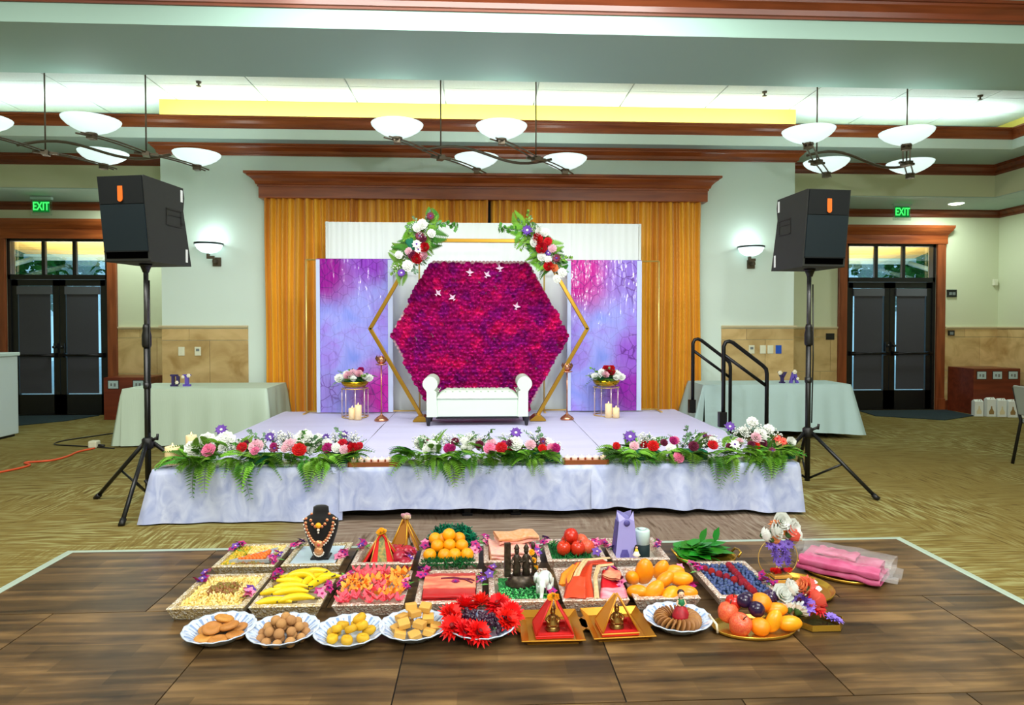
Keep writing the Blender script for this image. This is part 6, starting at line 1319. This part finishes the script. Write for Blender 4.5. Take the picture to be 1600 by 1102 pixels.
for k in range(5): bloom(('rose_red', 'rose_red', 'carnation_burg')[k % 3], t, (-.045+.024*k, .0, .064), .022, (.5, 0, k))
for k in range(4): inst('orchid', FL['orchid_magenta' if k % 2 else 'orchid_violet'], t, (-.085+.01*k, -.03-.015*k, .02), (.6, 0, k), .025)
t = thing('ring_bouquet', 'silk bouquet of white and peach flowers in a thin gold ring', 'flowers', (1.715, 3.66, Z0+.012))
MB().tube([(.115*sin(a), 0, .117-.115*cos(a)) for a in [2*pi*k/32 for k in range(32)]], .003, 6, closed=True).obj('gold_ring', gold_thin, t); MB().tube([(.06*sin(a)-.05, .03, .09-.09*cos(a)) for a in [pi*k/12 for k in range(13)]], .003, 6).obj('inner_arc', gold_thin, t); MB().lathe([(.03, 0), (.034, .006), (.012, .012), (.008, .22)], 12, (0, .0, 0)).obj('holder', gold_thin, t)
for k, (fl_, x, z, s) in enumerate((('rose_white', -.0, .335, .05), ('rose_white', .055, .30, .05), ('rose_white', -.045, .285, .05), ('rose_white', -.10, .255, .045), ('rose_white', .075, .26, .045), ('rose_coral', .045, .262, .052), ('rose_peach', -.05, .232, .042), ('daisy_peach', -.035, .315, .04), ('daisy_peach', .015, .275, .035), ('rose_white', -.02, .25, .045))): bloom(fl_, t, (x, -.03-.006*(k % 3), z), s, (radians(70), 0, k*.4))
for k in range(13): bloom('daisy_lilac', t, (-.055+.009*k+.01*(k % 2), -.02-.004*(k % 3), .20-.020*(k % 6)), .036, (radians(70), 0, k))
# pink cloth in clear wrap on a gold tray
oval_tray(2.10, 3.70, .20, .13, .022, 'gold tray under the pink wrapped cloth, at the right end', rz=-.75, handles=True)
pinks = mat('rose_pink_satin', (184, 60, 108), .4, var=((12, 12, 12), .25, (206, 104, 144)), bmp=(30, .2, .006)); wrapm = mat('clear_plastic_wrap', (236, 236, 240), .10, alpha=.18, spec=1.0, bmp=(45, 1.0, .02))
t = thing('wrapped_cloth', 'folded pink satin in crinkled clear plastic, at the right end', 'cloth', (2.12, 3.70, Z0+.022), (0, 0, -.72))
def pslab(x0, x1, y0, y1, z, h, nm, m_, sd): return MB().grid(lambda u, v: (lambda an: (x0+(x1-x0)*u+.012*mnoise.noise((v*3, sd, 0)), (y0+y1)/2+(y1-y0)/2*(abs(cos(an))**.45)*(1 if cos(an) > 0 else -1)+.008*mnoise.noise((u*4, sd, 3)), z+h*.5+h*.5*(abs(sin(an))**.6)*(1 if sin(an) > 0 else -1)+.015*mnoise.noise((u*5, v*5, sd))))(2*pi*v), 22, 24, cv=True)
pslab(-.22, .22, -.13, .13, 0, .042, '', pinks, 1).obj('lower_fold', pinks, t); pslab(-.21, .21, -.135, -.03, .036, .044, '', pinks, 2).obj('front_roll', pinks, t); pslab(-.20, .20, -.05, .13, .042, .042, '', pinks, 3).obj('upper_fold', pinks, t); pslab(-.14, .08, -.03, .09, .08, .026, '', pinks, 4).obj('top_fold', pinks, t)
m = pslab(-.25, .26, -.06, .155, .036, .085, '', wrapm, 5); m.grid(lambda u, v: (.21+.09*u, -.13+.25*v, .02+.03*sin(v*9)*(1-u*.5)+.012*mnoise.noise((u*9, v*9, 2))+.02), 10, 18); m.obj('plastic_wrap', wrapm, t, fix=False)

ORD = ['front'] + [w+' clockwise from the front' for w in 'first second third fourth fifth sixth seventh eighth ninth tenth eleventh twelfth thirteenth fourteenth fifteenth sixteenth seventeenth eighteenth nineteenth twentieth'.split()]+['%s before the front, seen clockwise' % w for w in 'fifth fourth third second last'.split()]
# ------------------------------------------------------------------ front plates
facet_m = mat('blue_grey_cut_glass', (136, 160, 200), .1, spec=.8)
cryst = mat('pale_blue_pressed_glass', (206, 220, 238), .12, spec=.8, var=((3, 3, 3), .1), coat=.4)
def plate(x, y, lab, r_=.165):
    t = thing('glass_plate', lab, 'plate', (x, y, Z0), group='pressed glass plates'); n = 64
    pr = [(0, .0), (.52, .0), (.62, .006), (.80, .030), (.96, .048), (1.0, .050), (.985, .054), (.93, .050), (.78, .035), (.60, .012), (.5, .006), (0, .006)]
    m = MB().lathe(pr, n, sx=r_, sy=r_); v = m.v
    for j in range(len(pr)):
        for i in range(n):
            q = j*n+i
            if pr[j][0] > .7: k = 1+.022*cos(i*2*pi/4)*(pr[j][0]-.6); v[q] = (v[q][0]*k, v[q][1]*k, v[q][2]+.0025*cos(i*2*pi/4)*(1 if 1 < j < 10 else 0))
    m.obj('dish', cryst, t); d = MB()
    for i in range(32): a = 2*pi*i/32; d.add([(.64, -.030, .018), (.92, -.044, .049), (.92, .044, .049), (.64, .030, .018), (.80, 0, .0405)], [(0, 1, 4), (1, 2, 4), (2, 3, 4), (3, 0, 4)], 0, False, RZ(a) @ Matrix.Diagonal((r_, r_, 1, 1)))
    d.obj('cut_facets', facet_m, t); return t
brown_c = mat('tan_cookie', (204, 138, 60), .6, var=(12, .25), rnd=.12); ladoo = mat('tan_ladoo', (200, 146, 88), .7, var=(70, .2), bmp=(160, .5, .004), rnd=.1); barfi = mat('yellow_barfi', (226, 176, 26), .6, var=(60, .2), bmp=(120, .3, .003), rnd=.08); cube_m = mat('golden_cube', (224, 178, 84), .6, var=(50, .25, (206, 150, 66)), bmp=(100, .3, .004), rnd=.08)
cook = MB().lathe([(0, 0), (.8, 0), (1, .16), (1, .28), (.85, .42), (.5, .46), (.42, .40), (0, .40)], 16).mesh('flat_cake', brown_c); lad = MB().ball((0, 0, 0), (1, 1, .95), 12, 9).mesh('sweet_ball', ladoo)
barf = MB().lathe([(0, 0), (.7, .0), (1, .25), (1, .75), (.8, 1.0), (.3, 1.05), (.22, .95), (0, .95)], 14).mesh('oval_sweet', barfi); cub = MB().box(-1, 1, -1, 1, -.6, .6).mesh('square_sweet', cube_m)
plate(-1.225, 3.105, 'pressed glass plate of flat brown cakes, first of the front row'); plate(-.92, 3.075, 'pressed glass plate of tan sweet balls, second of the front row'); plate(-.61, 3.05, 'pressed glass plate of yellow oval sweets, third of the front row'); plate(-.315, 3.09, 'pressed glass plate of golden square sweets, fourth of the front row'); plate(.005, 3.085, 'pressed glass plate under the red blooms and grapes'); plate(.96, 3.11, 'pressed glass plate of sliced rolls with a doll')
S9 = 'flat brown cake on the first plate, '
for i, (dx, dy, z, ax, w_) in enumerate(((-.05, -.05, .012, 0, 'front left'), (.02, -.07, .012, 0, 'front middle'), (.085, -.035, .016, .1, 'front right'), (-.06, .02, .02, -.1, 'left'), (.07, .04, .016, .15, 'right'), (.0, .065, .016, .2, 'behind'), (-.03, -.01, .042, .2, 'upper left'), (.045, .0, .045, -.15, 'upper right'), (.0, .05, .058, .25, 'topmost at the back'))):
    fruit('flat_cake', S9+w_, cook, -1.225+dx, 3.105+dy, Z0+z, .046, (ax, ax*.7, i), 'flat cakes on the first plate', 'cake')
r = random.Random(3); lay = [(.10, 11, .024), (.055, 6, .030), (.07, 8, .058), (.02, 3, .066), (.035, 4, .088)]
for li, (rad, n, z) in enumerate(lay):
    for k in range(n):
        a = -pi/2-2*pi*k/n; w_ = ('in the outer ring', 'in the inner ring', 'in the second layer', 'in the heart', 'on top')[li]
        fruit('sweet_ball', 'tan sweet ball '+w_+' of the second plate, '+ORD[k], lad, -.92+rad*cos(a), 3.075+rad*sin(a), Z0+z, r.uniform(.021, .025), (0, 0, k), 'sweet balls, '+w_, 'sweet')
for i, (dx, dy, z, rx, w_) in enumerate(((-.07, -.04, .012, 0, 'front left'), (-.0, -.06, .012, 0, 'front middle'), (.07, -.045, .012, 0, 'front right'), (-.075, .02, .014, 0, 'left'), (.085, .03, .014, 0, 'right'), (-.045, .05, .03, .3, 'back left'), (.02, .06, .03, .2, 'back middle'), (-.055, -.01, .042, .4, 'upper left'), (.015, -.02, .044, .5, 'upper middle'), (.06, .01, .046, .4, 'upper right'), (.045, .05, .064, .5, 'topmost'))):
    o = fruit('oval_sweet', 'yellow oval sweet on the third plate, '+w_, barf, -.61+dx, 3.05+dy, Z0+z, 1, (rx, 0, i*.5), 'yellow oval sweets', 'sweet'); o.scale = (.026, .033, .032)
for i, (dx, dy, z, a, w_) in enumerate(((-.06, -.05, .028, .1, 'front left'), (.01, -.065, .028, .4, 'front middle'), (.075, -.04, .028, -.2, 'front right'), (-.08, .01, .03, .6, 'left'), (.10, .01, .03, .2, 'right'), (-.04, .06, .03, -.3, 'back left'), (.04, .06, .03, .5, 'back right'), (-.045, -.02, .062, .3, 'upper front left'), (.03, -.03, .062, -.4, 'upper front right'), (-.06, .035, .068, .7, 'upper left'), (.065, .025, .066, .1, 'upper right'), (.0, .03, .09, .5, 'upper middle'), (-.02, .06, .11, .2, 'topmost at left'), (.05, .055, .105, -.2, 'topmost at right'))):
    o = fruit('square_sweet', 'golden square sweet on the fourth plate, '+w_, cub, -.315+dx, 3.09+dy, Z0+z, 1, (.25*sin(i*2), .25*cos(i*3), a), 'golden square sweets', 'sweet'); o.scale = (.027, .025, .024); bevel(o, .15)
# red blooms around grapes
def gerbera(m_, seed):
    r = random.Random(seed); m = MB()
    for lay in range(4):
        n = 16
        for i in range(n): a = 2*pi*(i+.5*lay)/n+r.uniform(-.1, .1); L = 1-.18*lay; e = .1+.22*lay; m.add([(.08, 0, .05+.06*lay), (.55*L, -.16, e*.6+.1), (L, 0, e+r.uniform(-.05, .12)), (.55*L, .16, e*.6+.1)], [(0, 1, 2, 3)], 0, False, RZ(a))
    m.ball((0, 0, .3), (.2, .2, .2), 8, 4, 1); return m.mesh('red_bloom', [m_, mat('dark_bloom_centre', (120, 10, 16), .7) if 'dark_bloom_centre' not in MATS else MATS['dark_bloom_centre']])
gb = gerbera(mat('scarlet_petal', (236, 18, 14), .5, rnd=.08), 2)
for i, (dx, dy, z, rx, ry, w_) in enumerate(((-.13, -.05, .05, .5, -.3, 'left front'), (-.02, -.115, .05, .7, .0, 'front middle'), (-.15, .04, .065, .35, -.4, 'left'), (-.085, .11, .075, .2, -.2, 'back left'), (.0, .13, .08, .3, 0, 'back middle'), (.085, .11, .08, .35, .25, 'back right'), (.14, .035, .07, .5, .4, 'right'), (.115, -.02, .06, .7, .3, 'right front'), (-.08, -.09, .045, .7, -.3, 'front left'))):
    t = inst('red_bloom', gb, None, (.005+dx, 3.085+dy, Z0+z), (rx, ry, i), .076); tag(t, 'scarlet bloom around the grapes, '+w_, 'flower', 'scarlet blooms around the grapes')
grm = mat('dark_grape', (54, 26, 48), .25, rnd=.3); gr = MB().ball((0, 0, 0), (.8, .8, 1.15), 8, 6).mesh('grape', grm); r = random.Random(9)
t = thing('grape_bunch', 'bunch of dark grapes among the scarlet blooms', 'grapes', (.02, 3.075, Z0+.03)); MB().tube([(-.07, .05, .03), (0, 0, .03), (.06, -.07, .02)], .004, 5).obj('stalk', stem_m, t)
for i in range(72):
    u = r.uniform(-1, 1); inst('grape', gr, t, (u*.08+r.uniform(-.035, .035), -u*.05+r.uniform(-.035, .035), r.uniform(.010, .06)), (r.uniform(-1, 1), r.uniform(-1, 1), 0), .0135)
# gold trays with triangular shrines
brg = mat('warm_gold_tray', (196, 136, 40), .28, metal=.75); redv = mat('red_velvet_frame', (206, 24, 24), .6); gild = mat('gilt_fabric', (206, 140, 40), .45, metal=.4)
def gold_square(x, y, w, d, rz, lab):
    t = thing('gold_tray', lab, 'tray', (x, y, Z0), (0, 0, rz), group='gold serving trays'); h = .028
    MB().box(-w+.03, w-.03, -d+.03, d-.03, 0, .006).sweep([(-w, -d), (w, -d), (w, d), (-w, d)], [(-.035, 0), (0, h), (-.003, h+.003), (-.038, .007)], closed=True, side=1).obj('dish', brg, t)
    for s in (-1, 1): MB().prism([(s*w*.985, -.075), (s*(w+.03), -.035), (s*(w+.03), .035), (s*w*.985, .075)], h-.002, h+.003, axis='z').obj('handle', brg, t)
    return t
gold_square(.335, 3.10, .148, .165, 0.0, 'gold square tray under the red shrine'); gold_square(.66, 3.115, .148, .165, .05, 'gold square tray under the gilt shrine')
def shrine(x, y, rz, lab, side_m, edge_m, bow):
    t = thing('triangular_shrine', lab, 'shrine', (x, y, Z0+.008), (0, 0, rz), group='triangular shrines'); w, d, h = .088, .075, .165
    apex = Vector((0, .0, h)); c4 = [(-w, -d), (w, -d), (w, d), (-w, d)]
    m = MB().sweep(c4, [(0, 0), (0, .02), (-.022, .02), (-.022, 0)], closed=True, side=1); m.box(-w+.01, w-.01, -d+.01, d-.01, 0, .005); m.obj('base_frame', redv, t)
    MB().sweep(c4, [(.0015, .008), (.0035, .012), (.0015, .016)], closed=True, side=1).obj('gilt_edge', edge_m, t)
    for s in (-1, 1):
        mm = MB(); o1, o2 = (s*w, -d, .02), (s*w, d, .02); a1, a2 = (s*.006, -d*.25, h), (s*.006, d*.25, h); th = .006
        mm.add([o1, o2, a2, a1, (o1[0]-s*th, o1[1], .02), (o2[0]-s*th, o2[1], .02), (a2[0]-s*th, a2[1], h), (a1[0]-s*th, a1[1], h)], [(0, 1, 2, 3), (4, 7, 6, 5), (0, 3, 7, 4), (1, 5, 6, 2), (0, 4, 5, 1), (3, 2, 6, 7)])
        p = mm.obj('sloped_side', side_m, t); MB().tube([(s*(w-.002), -d-.002, .02), (s*.006, -d*.25-.002, h)], .0045, 6).tube([(s*(w-.002), d, .02), (s*.006, d*.25, h)], .0045, 6).obj('gilt_edge', edge_m, p)
    i_ = thing('small_idol', 'small brass seated idol inside the '+lab.split()[0]+' shrine', 'statue', (x, y, Z0+.015), (0, 0, rz))
    mm = MB().lathe([(.034, 0), (.036, .008), (.028, .014), (.03, .022)], 14).lathe([(.03, .022), (.032, .034), (.018, .05), (.021, .066), (.009, .076)], 12).ball((0, -.002, .088), (.013, .013, .015), 10, 7).lathe([(.013, .096), (.008, .108), (0, .118)], 8).tube([(.018, 0, .066), (.032, -.006, .05), (.02, -.022, .042)], .006, 6).tube([(-.018, 0, .066), (-.032, -.006, .05), (-.02, -.022, .042)], .006, 6).tube([(0, -.014, .084), (.003, -.024, .07), (-.004, -.026, .058)], .004, 5).ball((.014, -.012, .026), (.018, .016, .008), 8, 5).ball((-.014, -.012, .026), (.018, .016, .008), 8, 5)
    mm.obj('body', mat('pale_brass', (176, 140, 76), .3, metal=.8, var=(60, .4)) if 'pale_brass' not in MATS else MATS['pale_brass'], i_)
    if bow:
        for k in range(3): bloom('rose_marigold', t, (-.014+.014*k, -.022, h+.008+.006*(k % 2)), .017, (.8, 0, k))
        for s in (-1, 1): MB().prism([(0, 0), (s*.02, .012), (s*.03, -.004), (s*.012, -.012)], -.03, -.026, 0, T(0, 0, h+.006)).prism([(0, 0), (s*.014, -.05), (s*.026, -.045), (s*.006, .0)], -.030, -.027, 0, T(0, 0, h)).obj('bow', bowm, t)
bowm = mat('orange_ribbon', (246, 150, 40), .5)
shrine(.345, 3.075, .03, 'red triangular shrine with orange bow on a gold tray', redv, redv, True); shrine(.655, 3.085, .06, 'gilt triangular shrine on a gold tray', gild, gild, False)
# sliced rolls with a doll
slc = MB().lathe([(0, 0), (.9, 0), (1, .08), (1, .18), (.9, .26), (0, .26)], 12).mesh('roll_slice', mat('brown_roll_slice', (176, 122, 60), .5, var=(30, .4, (110, 60, 30)), rnd=.15))
for k in range(26):
    a = -pi/2-2*pi*k/26; tag(inst('roll_slice', slc, None, (.96+.082*cos(a), 3.11+.082*sin(a), Z0+.036), (pi/2-.45, 0, a), .034), 'brown roll slice around the doll, '+ORD[k], 'sweet', 'roll slices around the doll')
for k in range(9): a = 2*pi*k/9; tag(inst('roll_slice', slc, None, (.96+.035*cos(a), 3.10+.03*sin(a), Z0+.02), (.3, .2, a), .028), 'brown roll slice lying beneath the doll, '+ORD[k], 'sweet', 'roll slices beneath the doll')
t = thing('doll', 'small doll in green blouse and red skirt on the slices', 'doll', (.985, 3.135, Z0+.035)); skin = mat('doll_pale_skin', (232, 184, 150), .5)
m = MB().lathe([(.012, .062), (.016, .075), (.012, .086), (.006, .091), (.006, .098)], 12).ball((0, 0, .112), (.0165, .0165, .019), 12, 8).ball((0, -.017, .110), .003, 6, 4)
for s in (-1, 1): m.tube([(s*.014, 0, .084), (s*.022, -.006, .066), (s*.008, -.016, .06)], [.006, .005, .004], 6)
m.obj('body', skin, t); MB().lathe([(.045, 0), (.042, .012), (.030, .04), (.014, .062)], 14).obj('skirt', mat('red_skirt', (180, 20, 40), .5, var=(40, .4)), t); MB().lathe([(.0155, .058), (.019, .074), (.015, .086), (.008, .09)], 12, cap=False).obj('blouse', mat('green_blouse', (30, 120, 70), .6), t); MB().ball((0, .005, .118), (.0185, .017, .017), 10, 7).tube([(0, .014, .115), (0, .018, .09), (0, .016, .07)], [.008, .007, .003], 6).obj('hair', mat('dark_brown_hair', (44, 24, 16), .5), t)
fm = MB()
for s in (-1, 1): fm.ball((s*.006, -.0155, .114), .0022, 5, 3)
fm.tube([(-.004, -.017, .104), (.004, -.017, .104)], .0011, 4); fm.obj('face_paint', velv, t)
# gold tray of fruit
t = oval_tray(1.315, 3.055, .205, .125, .022, 'gold tray of mixed fruit at the near right corner', handles=False)
cp = mat('cream_handle', (236, 220, 190), .4)
for s in (-1, 1): MB().tube([(s*.195, -.05, .015), (s*.20, -.05, .055), (s*.20, .05, .055), (s*.195, .05, .015)], .006, 6).obj('handle', cp, t)
for i, (nm, lab, me_, dx, dy, z, s, ro) in enumerate((('peach', 'rosy peach at the front of the fruit tray', peachm, -.085, -.045, .048, .048, (.5, .2, 0)), ('peach', 'rosy peach behind at the left of the fruit tray', peachm, -.115, .03, .075, .044, (.2, .3, 1)), ('tangerine', 'red orange tangerine low at the front of the fruit tray', tangm, .005, -.062, .045, .042, (0, 0, 0)), ('mango', 'upright yellow mango at the middle of the fruit tray', mangom, .075, -.05, .066, .046, (.2, .2, .4)), ('mango', 'yellow mango lying at the right front of the fruit tray', mangom, .155, -.045, .050, .048, (1.5, .2, 1.4)), ('mango', 'yellow mango lying behind at the right of the fruit tray', mangom, .125, .03, .085, .044, (1.5, .0, 1.3)), ('tangerine', 'orange tangerine on top of the fruit tray', tangm, .055, .045, .115, .046, (0, 0, 0)), ('plum', 'dark plum on top, nearest the front of the fruit tray', plumm, .01, -.01, .105, .036, (0, 0, 0)), ('plum', 'dark plum on top left of the fruit tray', plumm, -.03, .04, .125, .034, (0, 0, 0)), ('plum', 'dark plum at the back, tipped behind the tangerine', plumm, .12, .085, .12, .036, (0, 0, 0)), ('plum', 'dark plum high at the back left of the fruit tray', plumm, .0, .07, .12, .034, (0, 0, 0)), ('apple', 'deep red apple at the back left of the fruit tray', applem, -.07, .075, .10, .036, (0, 0, 0)))):
    fruit(nm, lab, me_, 1.315+dx, 3.055+dy, Z0+z, s*1.1, ro, 'mixed fruit on the gold tray', stem=stem_me if nm in ('apple', 'peach') else None)
# silk bouquet on a hexagonal gold tray
t = thing('hexagonal_tray', 'hexagonal gold wire tray under the mixed silk bouquet', 'tray', (1.655, 3.11, Z0))
hx = [(.14*cos(a), .11*sin(a)) for a in [pi/3*k for k in range(6)]]
MB().prism(hx, 0, .005, axis='z').obj('mirror_base', mat('smoky_mirror', (120, 100, 60), .1, metal=.8), t); MB().sweep(hx, [(0, 0), (.006, .03), (.009, .03), (.004, 0)], closed=True, side=-1).obj('rim', gtray, t)
BS[0] = 1.22
t = thing('silk_bouquet', 'silk bouquet of white, orange, red and violet flowers leaning on the fruit tray', 'flowers', (1.575, 3.13, Z0+.03))
for k, (fl_, x, y, z, s) in enumerate((('rose_white', -.085, -.0, .10, .045), ('rose_white', -.045, .0, .13, .04), ('carnation_white', -.03, -.055, .05, .04), ('carnation_white', -.075, -.045, .055, .035), ('daisy_peach', -.0, .0, .125, .045), ('rose_peach', .025, -.01, .14, .04), ('daisy_coral', .04, .0, .15, .045), ('daisy_red', .055, -.0, .11, .05), ('rose_coral', .06, -.03, .085, .045), ('daisy_coral', .04, -.06, .045, .05), ('daisy_lilac', -.015, -.035, .095, .04), ('daisy_violet', .0, -.05, .08, .04), ('daisy_lilac', .02, -.05, .07, .042), ('daisy_red', .07, -.04, .06, .045), ('daisy_violet', .08, -.01, .08, .04), ('daisy_burg', -.03, -.03, .085, .035))): bloom(fl_, t, (x, y, z), s, (radians(50), .15*sin(k), k))
for k, (x, y) in enumerate(((.15, -.03), (.16, -.06), (.13, .0))): bloom('daisy_lilac', t, (x, y, .0), .03, (.3, 0, k))
MB().tube([(.0, 0, .0), (.0, -.02, .06), (0, 0, .1)], .012, 8).tube([(0, 0, .0), (.06, -.02, .03)], .01, 6).obj('stems', stem_m, t)
